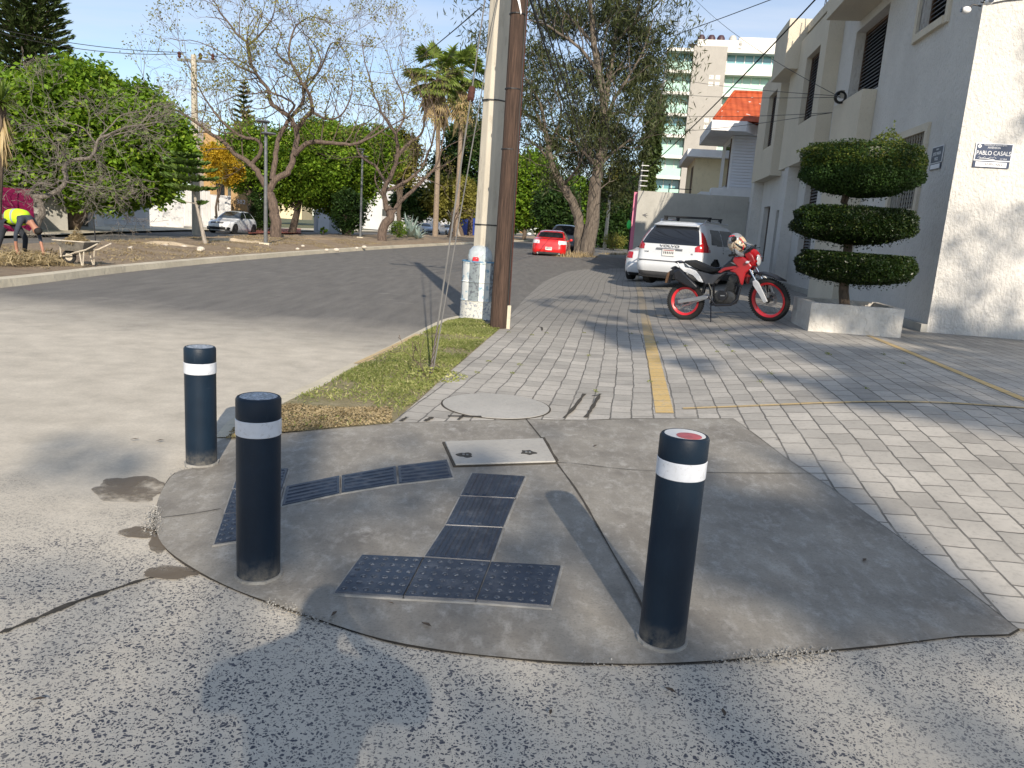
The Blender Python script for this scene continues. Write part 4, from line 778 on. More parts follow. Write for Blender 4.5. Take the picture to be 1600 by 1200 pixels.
for i, (x0, x1, yt, yb, tilt) in enumerate(((1247, 1447, 222, 318, 0), (1233, 1433, 320, 388, 0), (1238, 1432, 391, 449, 0))):
    cx, cy = (x0+x1)/2, (yt+yb)/2; c = T_(cx, cy); rx = (T_(x1, cy)-T_(x0, cy)).length/2*.92; rz = (T_(cx, yb)-T_(cx, yt)).length/2*.90
    n = 44000; d = RNG.normal(size=(n, 3)); d /= np.linalg.norm(d, axis=1)[:, None]
    # flat-topped bowl: super-ellipsoid
    tz = RNG.uniform(-1, 1, n); an = RNG.uniform(0, 2*PI, n); pr_o = np.where(tz > 0, (1-np.clip(tz, 0, 1)**7)**.3, (1-np.clip(-tz, 0, 1)**2.3)**.62)
    cap_ = RNG.uniform(0, 1, n) < .3; rr0 = np.where(cap_, np.sqrt(RNG.uniform(0, 1, n)), 1.); tz = np.where(cap_, np.where(RNG.uniform(0, 1, n) < .5, RNG.uniform(.86, 1.0, n), -np.clip(1-rr0**1.6, 0, 1)*.96), tz); rr0 = np.where(cap_, rr0*.93, pr_o)
    e = np.stack([np.cos(an)*rr0, np.sin(an)*rr0, tz], 1); r_ = RNG.uniform(.80, 1.0, n)**.6; r_ = np.where(cap_, 1., r_)
    q = e*r_[:, None]; lo = q[:, 2] < 0; wd = 1.
    nn_ = np.array([noise.noise(Vector((a*2.2+i*9, b*2.2, c_*2.2))) for a, b, c_ in e]); k = 1+.09*nn_
    C_ = np.stack([c.x+q[:, 0]*rx*wd*k, c.y+q[:, 1]*rx*wd*k*.95, c.z+q[:, 2]*rz*k*.93], 1)
    low = RNG.uniform(0, 1, n) < .04; C_[low & lo, 2] -= RNG.uniform(0, .09, (low & lo).sum())
    if i == 0:
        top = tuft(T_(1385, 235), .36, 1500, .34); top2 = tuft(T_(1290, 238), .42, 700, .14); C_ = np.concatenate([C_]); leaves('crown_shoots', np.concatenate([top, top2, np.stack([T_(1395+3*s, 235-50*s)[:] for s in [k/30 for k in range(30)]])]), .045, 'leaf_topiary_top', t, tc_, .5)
        up = q[:, 2] > .1; up2 = up & (RNG.uniform(0, 1, n) < .45); leaves('crown', C_[up2], .037, 'leaf_topiary_top', t, tc_, .5, .6); C_ = C_[~up2]  # sunlit top of the upper disc is put into paler leaf colour
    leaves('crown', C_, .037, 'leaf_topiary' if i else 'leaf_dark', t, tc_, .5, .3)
    m = MB(tc_)
    m.lathe([(rx*.02, -rz*.80), (rx*.45, -rz*.66), (rx*.74, -rz*.2), (rx*.84, rz*.4), (rx*.80, rz*.76), (.001, rz*.78)], c, 30); m.build('crown_core', 'leaf_topiary', t)

# grey boundary wall and neighbours
v = 32.6; t = sthing('boundary_wall', 'tall plain grey rendered wall behind the parked white cars', 'wall', .3, v)
m = SB(t); ztop = 3.35; m.box((.22, v, -.1), (U0-.3, v+.2, ztop)); m.box((.22, v+.2, -.1), (.42, v+14, ztop-.05)); m.build('wall', 'grey_render', t, bevel=.01)
m = SB(t); uu, zz = UVZ_v(1008, 336, v); pts = [(uu-.13, zz), (uu+.1, zz+.09), (uu-.0, zz), (uu+.14, zz-.0), (uu+.02, zz-.04), (uu+.1, zz-.12)]; m.prism(pts, v-.01, v-.003, 'XZ'); m.build('wall_mark', 'plastic_grey', t)
for i in range(4):
    m = SB(t); vp = v+.3+i*3.6; m.tube([(.3, vp, ztop-.06), (.3, vp, ztop+1.15)], .022, 6); m.build('fence_post', 'steel_grey', t)
for k in range(5):
    m = SB(t); m.tube([(.3, v+.3, ztop+.2+k*.2), (.3, v+11.2, ztop+.2+k*.2)], .008, 4); m.build('fence_wire', 'steel_grey', t)
for k in range(5):
    m = SB(t); m.box((.26, v+.1, ztop+.19+k*.2), (.56, v+.13, ztop+.215+k*.2)); m.build('fence_insulator', 'plastic_white', t)
# pink side post / blind, green bag
uu, zz = UVZ_v(993, 330, v+.4); t = sthing('pink_panel', 'narrow pink painted panel at the near end of the grey wall', 'panel', uu, v+.4); m = SB(t); m.box((uu-.12, v+.3, 0), (uu+.05, v+1.4, 3.3)); m.build('panel', 'pink_paint', t); m = SB(t); m.box((uu-.17, v+.5, 0), (uu-.12, v+1.2, 2.5)); m.build('gate_leaf', 'cable_black', t)
o = MB().ball((0, 0, 0), .14, 8, (.7, .7, 1.3)).build('green_bag', 'green_plastic', None, smooth=True); o.location = PY(983, 351, 32); tag(o, 'bright green plastic bag hanging beside the pink panel', 'bag'); MB().tube([(0, 0, .1), (.1, .3, .9)], .01, 4).build('tie', 'cable_black', o)

# tiled roof house
def uz(x, y, v): return UVZ_v(x, y, v)
v = 34.; t = sthing('tile_roof_house', 'white house with an orange clay tiled hip roof and white siding above the grey wall', 'house', 3., v)
ue, ze = uz(1113, 187, v); ze2 = uz(1113, 203, v)[1]; ur = uz(1168, 187, v)[0]
m = SB(t); m.box((ue, v, ze2), (ur, 39.6, ze)); m.box((ur, v+1.0, ze2), (9, 39.6, ze-.004)); m.hexa([(ur, v, ze2), (ur+.5, v+.99, ze2), (ur, v+.995, ze2), (ur-.004, v+.5, ze2), (ur, v, ze-.003), (ur+.5, v+.99, ze-.003), (ur, v+.995, ze-.003), (ur-.004, v+.5, ze-.003)]); m.build('eave', 'roof_slab_white', t)
ut, zt_ = uz(1148, 144, v+2.6)
m = SB(t); m.add([(ue+.05, v+.05, ze+.004), (ur+.1, v+.05, ze+.004), (9, v+1.1, ze+.004), (9, v+2.6, zt_), (ut, v+2.6, zt_), (ue+.05, 39.5, ze+.004), (ut, 37.5, zt_), (9, 37.5, zt_), (9, 39.5, ze+.004)], [(0, 1, 4), (1, 2, 3, 4), (0, 4, 6, 5), (4, 3, 7, 6), (5, 6, 7, 8)]); m.build('tiled_roof', 'clay_tiles', t)
m = SB(t); m.tube([(ue+.06, v+.06, ze+.03), (ut, v+2.6, zt_+.03)], .06, 8); m.tube([(ut, v+2.6, zt_+.03), (9, v+2.6, zt_+.03)], .06, 8); m.build('ridge_tiles', 'clay_tiles', t)
ul = uz(1143, 250, v+1)[0]; m = SB(t); m.box((ul, v+1.3, .0), (9, 39, ze2-.005)); m.build('wall', 'white_paint_wall', t)
m = SB(t); z = 3.9
while z < ze2-.1: m.box((ul+.05, v+1.28-.03, z), (ul+1.05, v+1.299, z+.10)); z += .125
m.build('siding', 'garage_white', t)
vv = v+1.4; m = SB(t); m.box((ul-.02, v+1.7, 4.0), (ul+.01, v+3.4, ze2-.25)); m.build('window', 'glass_dark', t)
m = SB(t); m.box((ul-.05, v+1.6, 3.9), (ul-.003, v+1.7, ze2-.1)); m.build('window_frame', 'wood_brown', t)
m = SB(t); m.box((ul+1.1, v+1.262, 3.9), (ul+1.65, v+1.298, ze2-.1)); m.build('glazed_strip', 'glass_blue', t)
ua = uz(1113, 300, v)[0]; m = SB(t); m.box((ua, v+.3, 3.25), (5.4, v+1.29, 3.75)); m.box((ua-.4, v+.9, 2.6), (ua-.004, v+4.5, 3.6)); m.build('ledge', 'roof_slab_white', t)
# cream house
v = 41.; t = sthing('cream_house', 'cream walled house with a flat white roof slab next to the tile roofed one', 'house', 3, v)
a0, zt_ = uz(1075, 232, v); a1 = uz(1128, 232, v)[0]; zb_ = uz(1075, 244, v)[1]
m = SB(t); m.box((a0, v, zb_), (a1+.5, v+6.5, zt_)); m.build('roof_slab', 'roof_slab_white', t); w0 = uz(1086, 270, v)[0]
m = SB(t); m.box((w0, v+.6, 0), (a1+.6, v+6.4, zb_-.004)); m.build('wall', 'cream_wall', t); m = SB(t); m.box((w0-.02, v+1.4, 3.2), (w0-.003, v+2.6, 5.3)); m.build('door', 'wood_brown', t)
m = SB(t)
for k in range(4): m.box((w0-1.2, v+.7+k*.02, 3.0+k*.35), (w0-.03, v+.73+k*.02, 3.04+k*.35))
m.box((w0-1.2, v+.7, 2.6), (w0-1.15, v+.75, 4.3)); m.build('balcony_rail', 'steel_dark', t); m = SB(t); m.box((w0-1.3, v+.6, 2.4), (w0-.03, v+3, 2.6)); m.build('balcony_floor', 'grey_render', t)
# apartment block
v = 105.; t = sthing('apartment_block', 'tall pale apartment block with green glass balconies rising behind the houses', 'apartment block', 3, v)
uL = uz(1040, 100, v)[0]; uM = uz(1082, 100, v)[0]; uN = uz(1134, 100, v)[0]; uR = uN+16; zT = uz(1083, 76, v)[1]; fl = (zT-uz(1024, 274, v)[1])/6.
uLs = uz(1036, 150, v)[0]
m = SB(t); m.box((uM, v-.4, 0), (uN, v+18, zT+.3)); m.build('stair_tower', 'far_grey_wall', t); m = SB(t); m.box((uL+.2, v+1.2, 0), (uM-.003, v+17, zT)); m.box((uN+.003, v+1.2, 0), (uR, v+17, zT-.003)); m.build('wall', 'far_white', t)
for k in range(8):
    z = zT-fl*k
    for (a, b) in ((uL, uM-.006), (uN+.006, uR)):
        m = SB(t); m.box((a, v-.3, z-.38), (b, v+1.195, z)); m.build('balcony_slab', 'balcony_slab', t)
        if k == 7: continue
        m = SB(t); m.box((a+.1, v-.25, z-fl+.0), (b-.1, v-.2, z-fl+1.0)); m.build('glass_railing', 'glass_green', t)
        m = SB(t); m.box((a+.1, v+1.10, z-fl+.01), (b-.1, v+1.19, z-.39)); gl = m.build('window', 'glass_green' if (k % 3) else 'glass_blue', t)
        m = SB(t); x = a+.1
        while x < b: m.box((x, v+1.02, z-fl+.02), (x+.12, v+1.096, z-.40)); x += 1.1
        m.build('mullion', 'far_white', gl)
    for j in range(2):
        for i in range(2):
            if k in (1, 3, 5): m = SB(t); m.box((uN-1.9+i*.8, v-.43, z-fl*.2-j*.8-.5), (uN-1.35+i*.8, v-.402, z-fl*.2-j*.8)); m.build('vent', 'far_white', t)
m = SB(t); m.box((uM+.5, v+2, zT+.3), (uM+6.0, v+8, zT+1.6)); m.build('roof_room', 'far_white', t); m = SB(t); m.box((uN+1.5, v+2, zT), (uR, v+10, zT+2.0)); m.build('roof_room', 'far_white', t)
for x in (.6, 1.9, 3.1, 4.6):
    m = SB(t); m.lathe([(.5, zT+1.6), (.5, zT+2.3), (.3, zT+2.6), (0, zT+2.65)], (uM+x+.4, v+4, 0), 16); m.build('water_tank', 'tank_black' if x < 4 else 'water_tank', t, smooth=True)
m = SB(t); m.lathe([(.05, 0), (.75, .45), (.8, .5)], (uM+6.6, v+4, zT+1.4), 16); m.tube([(uM+6.6, v+4, zT+.3), (uM+6.6, v+4, zT+1.5)], .08, 6); m.build('satellite_dish', 'far_white', t)
m = SB(t); m.lathe([(.05, 0), (.6, .35), (.62, .4)], (uL+3.2, v+2, zT+.5), 14); m.tube([(uL+3.2, v+2, zT), (uL+3.2, v+2, zT+.6)], .08, 6); m.build('satellite_dish', 'tank_black', t)

# ------------------------------------------------------------------ properties across the avenue
def faces_line(x0, x1, ybase): return P(x0, ybase, .1), P(x1, ybase, .1)
def front(name, label, cat, xs, ybase, ytop, m_, thick=.35, parts=None):
    a, b = P(xs[0], ybase[0], .1), P(xs[1], ybase[1], .1); ym_ = (a.y+b.y)/2; a, b = [Vector((PY(x, 350, yy).x, yy, .1)) for x, yy in ((xs[0], ym_+.3*(a.y-ym_)), (xs[1], ym_+.3*(b.y-ym_)))]; xm = sum(xs)/2; zt = PY(xm, ytop, (a.y+b.y)/2).z
    t = thing(name, label, cat, a); d = (b-a); ln = Vector((d.x, d.y)).length; t.rotation_euler = (0, 0, math.atan2(d.y, d.x))
    MB().box((0, 0, -.1), (ln, thick, zt-.1)).build('wall', m_, t); return t, ln, zt-.1
t, ln, hz = front('magenta_house', 'magenta painted house front in deep shade at the left edge behind the worker', 'house', (-60, 54), (363, 360.5), 292, 'magenta_wall', 2)
MB().box((ln*.1, -.03, 0), (ln*.45, -.002, 1.7)).build('door', 'interior_dark', t)
t, ln, hz = front('curved_wall', 'grey wall section between the magenta house and the dark metal gate', 'wall', (54, 106), (360.5, 358.5), 300, 'grey_render')
t, ln, hz = front('dark_gate', 'dark metal pedestrian gate in a pale frame left of the garage door', 'gate', (106, 148), (358.4, 356.6), 302, 'garage_white', .3)
MB().box((.35, -.04, .12), (ln-.35, -.003, hz-.15)).build('gate_leaf', 'gate_grey', t); MB().box((ln*.55, -.1, 1.0), (ln*.6, -.042, 1.15)).build('handle', 'steel_grey', t)
t, ln, hz = front('garage_door', 'wide pale panelled garage door under the big ficus', 'garage door', (148.5, 234), (356.6, 355.), 312, 'white_paint_wall', .3)
for k in range(5): MB().box((.5, -.05, .15+k*(hz-.35)/5), (ln-.25, -.003, .15+(k+.94)*(hz-.35)/5)).build('door_panel', 'garage_white', t)
t, ln, hz = front('white_wall', 'bright white garden wall catching the sun right of the garage door', 'wall', (235, 287), (355, 354.5), 310, 'white_paint_wall')
t, ln, hz = front('white_gate', 'white sheet metal gate beside the leaning pole with crossarm', 'gate', (287.3, 329), (354.5, 354.2), 297, 'garage_white', .2)
for k in range(6): MB().box((.05+k*ln/6, -.03, .1), (ln/6*(k+.92), -.002, hz-.08)).build('gate_panel', 'white_paint_wall', t)
t, ln, hz = front('white_wall', 'white box shaped wall directly behind the parked hatchback', 'wall', (329.3, 361), (354.2, 354.6), 305, 'white_paint_wall', 2.)
t, ln, hz = front('tan_stone_wall', 'tan stone wall with house numbers, right of the white box wall', 'wall', (361.3, 386), (354.6, 356), 291, 'tan_wall', 3.)
text('382', .5, 'sign_white', t, (ln*.62, -.02, hz*.62), (rad(90), 0, 0), .01, 'house_number')
a = P(386, 357, .1); t = thing('paved_forecourt', 'brick red paved strip of ground right of the parked hatchback', 'paving', a); c = [P(388, 364.5, .13), P(470, 364, .13), P(470, 357, .13), P(388, 357, .13)]; MB(a).add(c, [(0, 1, 2, 3)]).build('bricks', 'brick_red', t)
# tan house with sloping roof behind
a = P(330, 350, .1); Yh = a.y+5
t = thing('hill_house', 'tan house with a sloping roof and white chimney rising behind the yellow flowering tree', 'house', Vector((a.x, Yh, 0)))
m = MB(t.location); pts = [PY(x, y, Yh) for x, y in ((318, 330), (318, 205), (345, 212), (372, 250), (385, 290), (385, 330))]; q = [p+Vector((0, 4, 0)) for p in pts]; m.add(pts+q, [tuple(range(6)), tuple(range(11, 5, -1))]+[(i, i+6, (i+1) % 6+6, (i+1) % 6) for i in range(6)]); m.build('wall', 'tan_wall', t)
m = MB(t.location); m.box(PY(310, 330, Yh-1), PY(330, 195, Yh+2)); m.build('side_wing', 'white_paint_wall', t); m = MB(t.location); m.box(PY(378, 260, Yh+3), PY(394, 180, Yh+5)); m.build('chimney', 'cream_wall', t)
for x in (345, 362): m = MB(t.location); m.box(PY(x-6, 312, Yh-.1), PY(x+6, 288, Yh-.05)); m.build('window', 'glass_dark', t)
a = P(440, 352, .1); Yh = a.y+25; t = thing('distant_house', 'pale rooftop seen above the hedge between the two bare trees', 'house', Vector((PY(455, 300, Yh).x, Yh, 0))); m = MB(t.location); m.box(PY(425, 340, Yh), PY(490, 214, Yh+6)); m.build('wall', 'cream_wall', t); m = MB(t.location); m.box(PY(440, 235, Yh-.3), PY(452, 222, Yh-.1)); m.build('window', 'glass_dark', t)
t, ln, hz = front('grey_gate', 'grey gate half hidden in the dark under the round trees', 'gate', (493, 531), (362, 362.5), 323, 'garage_grey', .3); MB().box((ln*.1, -.05, .1), (ln*.55, -.003, hz-.2)).build('gate_leaf', 'garage_white', t)
t, ln, hz = front('white_building', 'white low building showing through the branches of the second bare tree', 'building', (596, 668), (360, 360.5), 272, 'white_paint_wall', 6)
MB().box((.1, -.05, 2.0), (ln*.4, -.003, 3.0)).build('window', 'glass_dark', t)
t, ln, hz = front('white_wall', 'long white wall behind the agave', 'wall', (612, 700), (361.5, 362), 334, 'white_paint_wall', .3)
t, ln, hz = front('blue_hoarding', 'bright blue sheet panel standing behind the concrete pole', 'panel', (716, 760), (366, 367), 341, 'blue_tarp', .2); MB().box((.1, -.03, .1), (.2, -.002, hz)).build('post', 'steel_grey', t)

# ------------------------------------------------------------------ vehicles
def cr1(xs, ys, t):
    xs = list(xs); i = max(0, min(len(xs)-2, next((k for k in range(len(xs)-1) if t < xs[k+1]), len(xs)-2))); f = (t-xs[i])/(xs[i+1]-xs[i]); f = max(0, min(1, f)); f = f*f*(3-2*f)*.35+f*.65
    return ys[i]+(ys[i+1]-ys[i])*f
def car(name, label, loc, az, paint, prof, Lc, wheels, parts, nr=200, nz=70, rw=.31, group=None, wm='alloy', ho=.0):
    """prof: (z, x_rear, x_front, half_width, corner_rear, corner_front) from sill to roof; x runs from the tail forward"""
    t = thing(name, label, 'car', loc, rad(90)-az, group)
    P_ = np.array(rings([tuple(p) for p in prof], 8)); seg = np.sqrt((np.diff(P_, axis=0)[:, :4]**2*[1, .3, .3, 1]).sum(1)); cum = np.r_[0, np.cumsum(seg)]
    tt = np.linspace(0, cum[-1], nz); Q = np.stack([np.interp(tt, cum, P_[:, k]) for k in range(6)], 1)
    V = []
    for (z, xr, xf, hw, cr_, cf) in Q:
        cr_ = min(cr_, hw*.95, (xf-xr)*.45); cf = min(cf, hw*.95, (xf-xr)*.45)
        pts = []
        def arc(cx, cy, r, a0, a1, k=26):
            for i in range(k): a = a0+(a1-a0)*i/k; pts.append((cx+r*math.cos(a), cy+r*math.sin(a)))
        arc(xf-cf, -hw+cf, cf, -PI/2, 0); arc(xf-cf, hw-cf, cf, 0, PI/2)
        for i in range(50): pts.append((xf-cf+(xr+cr_-xf+cf)*i/50, hw))
        arc(xr+cr_, hw-cr_, cr_, PI/2, PI); arc(xr+cr_, -hw+cr_, cr_, PI, 1.5*PI)
        for i in range(50): pts.append((xr+cr_+(xf-cf-xr-cr_)*i/50, -hw))
        for x, y in pts: V.append((x, y, z))
    n = 204; V = np.array(V); nrg = len(Q)
    fs = [(i*n+k, i*n+(k+1) % n, (i+1)*n+(k+1) % n, (i+1)*n+k) for i in range(nrg-1) for k in range(n)]
    fa = np.array(fs); c = V[fa].mean(1); d1 = V[fa[:, 2]]-V[fa[:, 0]]; d2 = V[fa[:, 3]]-V[fa[:, 1]]; nr_ = np.cross(d1, d2); nr_ /= np.linalg.norm(nr_, axis=1)[:, None]+1e-9
    lab = np.full(len(fs), -1)
    for wx in wheels:
        dd_ = np.hypot(c[:, 0]-wx, c[:, 2]-rw); lab[(dd_ < rw+.055) & (np.abs(nr_[:, 1]) > .5)] = 99
    names = []
    for i, (pn, pm, fn, off) in enumerate(parts):
        sel = fn(c[:, 0], c[:, 1], c[:, 2], nr_) & (lab < 0); lab[sel] = i
    def sub(sel, nm, m, par, off=0., cap=False):
        ff = fa[sel]
        if len(ff) == 0: return None
        us, inv = np.unique(ff, return_inverse=True); inv = inv.reshape(ff.shape); vv = V[us].copy()
        if off:
            vn = np.zeros_like(V);
            for k in range(4): np.add.at(vn, fa[:, k], nr_)
            vn /= np.linalg.norm(vn, axis=1)[:, None]+1e-9; vv += vn[us]*off
        F_ = [tuple(int(a) for a in f) for f in inv]
        if cap:
            idx = {int(a): k for k, a in enumerate(us)}
            top = [idx.get((nrg-1)*n+k) for k in range(n)]; bot = [idx.get(k) for k in range(n)]
            if None not in top: F_.append(tuple(top))
            if None not in bot: F_.append(tuple(bot[::-1]))
        me = bpy.data.meshes.new(nm); me.from_pydata([tuple(p) for p in vv], [], F_); me.materials.append(MAT[m]); me.shade_smooth()
        return link(nm, me, par)
    body = sub(lab == -1, 'body', paint, t, cap=True)
    sub(lab == 99, 'wheel_arch', 'plastic_black', t, -.05)
    for i, (pn, pm, fn, off) in enumerate(parts):
        sel = lab == i
        if '|' in pn:                                        # mirrored pair -> one mesh each side
            pn = pn.split('|')[0]
            for sg in (c[:, 1] > 0, c[:, 1] <= 0): sub(sel & sg, pn, pm, t, off)
        else: sub(sel, pn, pm, t, off)
    hwid = max(p[3] for p in prof)
    m = MB(); m.box((.15, -hwid+.12, .22), (Lc-.15, hwid-.12, .42)); m.build('underbody', 'plastic_black', t)
    for wx in wheels:
        for sg in (1, -1):
            y = sg*(hwid-.105)
            w_ = MB().lathe([(rw-.06, -.1), (rw-.012, -.098), (rw, -.07), (rw, .07), (rw-.012, .098), (rw-.06, .1)], (wx, y, rw), 36, 'Y').build('wheel', 'rubber', t, smooth=True)
            m = MB(); m.lathe([(rw*.70, -.06), (rw*.70, .06)], (wx, y, rw), 30, 'Y'); yo = y+sg*.085
            m.lathe([(.05, -.02), (.05, .02)], (wx, yo-sg*.01, rw), 14, 'Y')
            for k in range(7):
                a = 2*PI*k/7; dx, dz = math.cos(a), math.sin(a); m.tube([(wx+dx*.04, yo, rw+dz*.04), (wx+dx*rw*.68, yo-sg*.005, rw+dz*rw*.68)], [.028, .022], 6)
            m.torus((wx, yo-sg*.01, rw), rw*.70, .018, 'Y', 30, 6); m.build('rim', wm, w_, smooth=True)
            MB().lathe([(rw*.66, -.02), (rw*.66, .0)], (wx, y+sg*.02, rw), 24, 'Y').build('brake_disc', 'steel_dark', w_)
    return t
def yrange(a, b): return lambda x, y, z, n: (np.abs(y) > a) & (np.abs(y) < b)
def plate(t, x, z, wd=.34, hh=.165, ang=0., mk='plate_white', chars='JPL-52', rot=0.):
    o = MB().box((-.012, -wd/2, -hh/2), (0, wd/2, hh/2)).build('licence_plate', mk, t, loc=(x, 0, z)); o.rotation_euler = (0, rot, 0)
    m = MB(); k = 6
    for i in range(k):
        y = wd*.36-i*wd*.72/(k-1); m.box((-.0150, y-.012, -.03), (-.0125, y+.012, .03)); m.box((-.0155, y-.006, -.018), (-.0151, y+.006, .018))
    m.build('plate_marks', 'ink_dark', o); m = MB(); m.box((-.0148, -wd*.42, .05), (-.0124, wd*.42, .068)); m.build('plate_strip', 'ink_red', o); return o
# white SUV
suv_prof = [(.20, .22, 4.45, .84, .25, .5), (.30, .08, 4.58, .90, .3, .6), (.48, .0, 4.64, .94, .3, .62), (.62, .01, 4.64, .945, .3, .62), (.72, .05, 4.62, .945, .28, .6), (.86, .08, 4.55, .945, .26, .6), (.98, .09, 4.30, .935, .25, .55), (1.06, .10, 3.75, .92, .25, .5), (1.12, .12, 3.40, .90, .25, .45),
            (1.25, .19, 3.18, .86, .26, .4), (1.40, .29, 2.92, .80, .27, .36), (1.52, .38, 2.68, .73, .28, .35), (1.60, .45, 2.45, .66, .28, .32), (1.655, .62, 2.15, .52, .28, .3), (1.68, .95, 1.8, .30, .2, .2)]
def band(z0, z1): return lambda x, y, z, n: (z > z0) & (z < z1)
sv = [('rear_window', 'glass_car_tint', lambda x, y, z, n: (x < .75) & (n[:, 0] < -.45) & (z > 1.07) & (z < 1.535) & (np.abs(y) < .80-.42*(z-1.05)), .004),
      ('tail_light|', 'tail_red', lambda x, y, z, n: (x < .62) & (z > .93) & (z < 1.50) & (np.abs(y) > .84-.40*(z-1.05)-.20*np.clip((1.13-z)/.12, 0, 1)) & (x < .30+.16*(z-.93)+.16*np.clip((1.12-z)/.15, 0, 1)), .008),
      ('side_window|', 'glass_car_tint', lambda x, y, z, n: (np.abs(n[:, 1]) > .55) & (z > 1.09+.03*(x < 1)) & (z < 1.50) & (x > .62+.4*(z-1.1)) & (x < 3.25-1.35*(z-1.1)) & ~((x > 1.42) & (x < 1.48)) & ~((x > 2.36) & (x < 2.44)), .004),
      ('windscreen', 'glass_screen', lambda x, y, z, n: (n[:, 0] > .35) & (z > 1.12) & (z < 1.56) & (x > 2.3) & (np.abs(y) < .80), .004),
      ('lower_trim', 'plastic_grey', lambda x, y, z, n: (z < .36), .003),
      ('panel_gap', 'ink_dark', lambda x, y, z, n: (np.abs(n[:, 1]) > .6) & (z > .40) & (z < 1.09) & ((np.abs(x-1.44) < .008) | (np.abs(x-2.42) < .008)), .001)]
ps = P(1036, 452)
SUVP = ps; AZS = rad(34)
suv = car('parked_suv', 'white sport utility car with roof bars and tall red tail lights, nearest the wall', Vector((ps.x+.02, ps.y-.02, zf(ps.x+1, ps.y+2)-.005)), AZS, 'paint_white', suv_prof, 4.64, (.93, 3.70), sv, nz=110, rw=.36)
suv.scale = (1.08, 1.08, 1.08)
m = MB()
for sg in (1, -1): m.tube([(.75, sg*.60, 1.665), (.80, sg*.61, 1.705), (1.7, sg*.61, 1.72), (2.5, sg*.60, 1.68)], .018, 8); m.build('roof_rail', 'chrome', suv, smooth=True); m = MB()
for x in (1.05, 1.85):
    m = MB(); m.tube([(x, -.66, 1.80), (x, .66, 1.80)], .017, 6)
    for sg in (1, -1): m.box((x-.05, sg*.60-.03, 1.70), (x+.05, sg*.60+.03, 1.81))
    m.build('roof_bar', 'cable_black', suv)
MB().prism([(.30, 1.56), (.72, 1.665), (.72, 1.64), (.36, 1.53)], -.60, .60, 'XZ').build('roof_spoiler', 'paint_white', suv, bevel=.012)
MB().prism([(.055, .955), (.10, .985), (.10, .93), (.065, .925)], -.36, .36, 'XZ').build('chrome_strip', 'alloy', suv, bevel=.004)
plate(suv, .052, .86, rot=rad(3)); text('VOLVO', .085, 'steel_dark', suv, (.078, 0, 1.025), (rad(90), 0, -rad(90)), .004, sx=1.9); text('XC60', .05, 'steel_grey', suv, (.068, .62, .86), (rad(90), 0, -rad(90)), .003); text('T5', .05, 'steel_grey', suv, (.068, -.62, .86), (rad(90), 0, -rad(90)), .003)
MB().tube([(.11, -.03, 1.06), (.12, .05, 1.10), (.155, .42, 1.15)], .011, 6).build('wiper', 'cable_black', suv)
for sg in (1, -1): MB().lathe([(.04, 0), (.04, .08)], (.12, sg*.62, .29), 14, 'X').build('exhaust', 'steel_dark', suv)
MB().box((.02, -.945, .50), (.04, -.5, .53)).build('reflector', 'tail_red', suv); MB().prism([(.0, .66), (-.006, .64), (.1, .62)], -.8, .8, 'XZ').build('bumper_crease', 'plastic_grey', suv)
for x in (1.62, 2.62): MB().box((x, -.968, 1.0), (x+.20, -.945, 1.03)).build('door_handle', 'paint_white', suv, bevel=.008)
m = MB(); m.ball((3.05, -1.05, 1.13), .11, 8, (.7, 1.0, .75)); m.build('wing_mirror', 'paint_white', suv, smooth=True)
# sedan profile used for several cars
def sedan_prof(hz=1.46, Lc=4.45, hw=.875, tr=.98, hatch=False):
    if hatch:
        return [(.18, .18, Lc-.15, hw-.08, .3, .5), (.30, .03, Lc-.03, hw-.02, .35, .6), (.5, .0, Lc, hw, .35, .65), (.66, .06, Lc-.06, hw, .35, .65), (.78, .09, Lc-.35, hw-.01, .34, .6), (.87, .12, Lc-.85, hw-.03, .33, .5), (.93, .16, Lc-1.12, hw-.06, .33, .45), (1.08, .26, Lc-1.36, hw-.12, .33, .4), (1.25, .42, Lc-1.66, hw-.20, .32, .38), (1.38, .60, Lc-1.95, hw-.28, .3, .35), (hz-.02, .85, Lc-2.25, hw-.42, .28, .3), (hz, 1.2, Lc-2.5, hw-.6, .2, .2)]
    return [(.18, .20, Lc-.15, hw-.08, .35, .5), (.28, .05, Lc-.03, hw-.02, .4, .6), (.45, .0, Lc, hw, .42, .65), (.62, .02, Lc-.05, hw, .42, .65), (.78, .05, Lc-.4, hw-.01, .4, .6), (.92, .10, Lc-.95, hw-.03, .38, .5), (tr, .16, Lc-1.2, hw-.06, .36, .45), (tr+.04, .42, Lc-1.32, hw-.09, .36, .4), (tr+.10, .62, Lc-1.42, hw-.12, .36, .4), (1.22, .88, Lc-1.62, hw-.17, .34, .4), (1.34, 1.15, Lc-1.85, hw-.23, .32, .36), (hz-.05, 1.45, Lc-2.1, hw-.31, .3, .3), (hz-.01, 1.8, Lc-2.35, hw-.45, .28, .3), (hz, 2.1, Lc-2.5, hw-.6, .2, .2)]
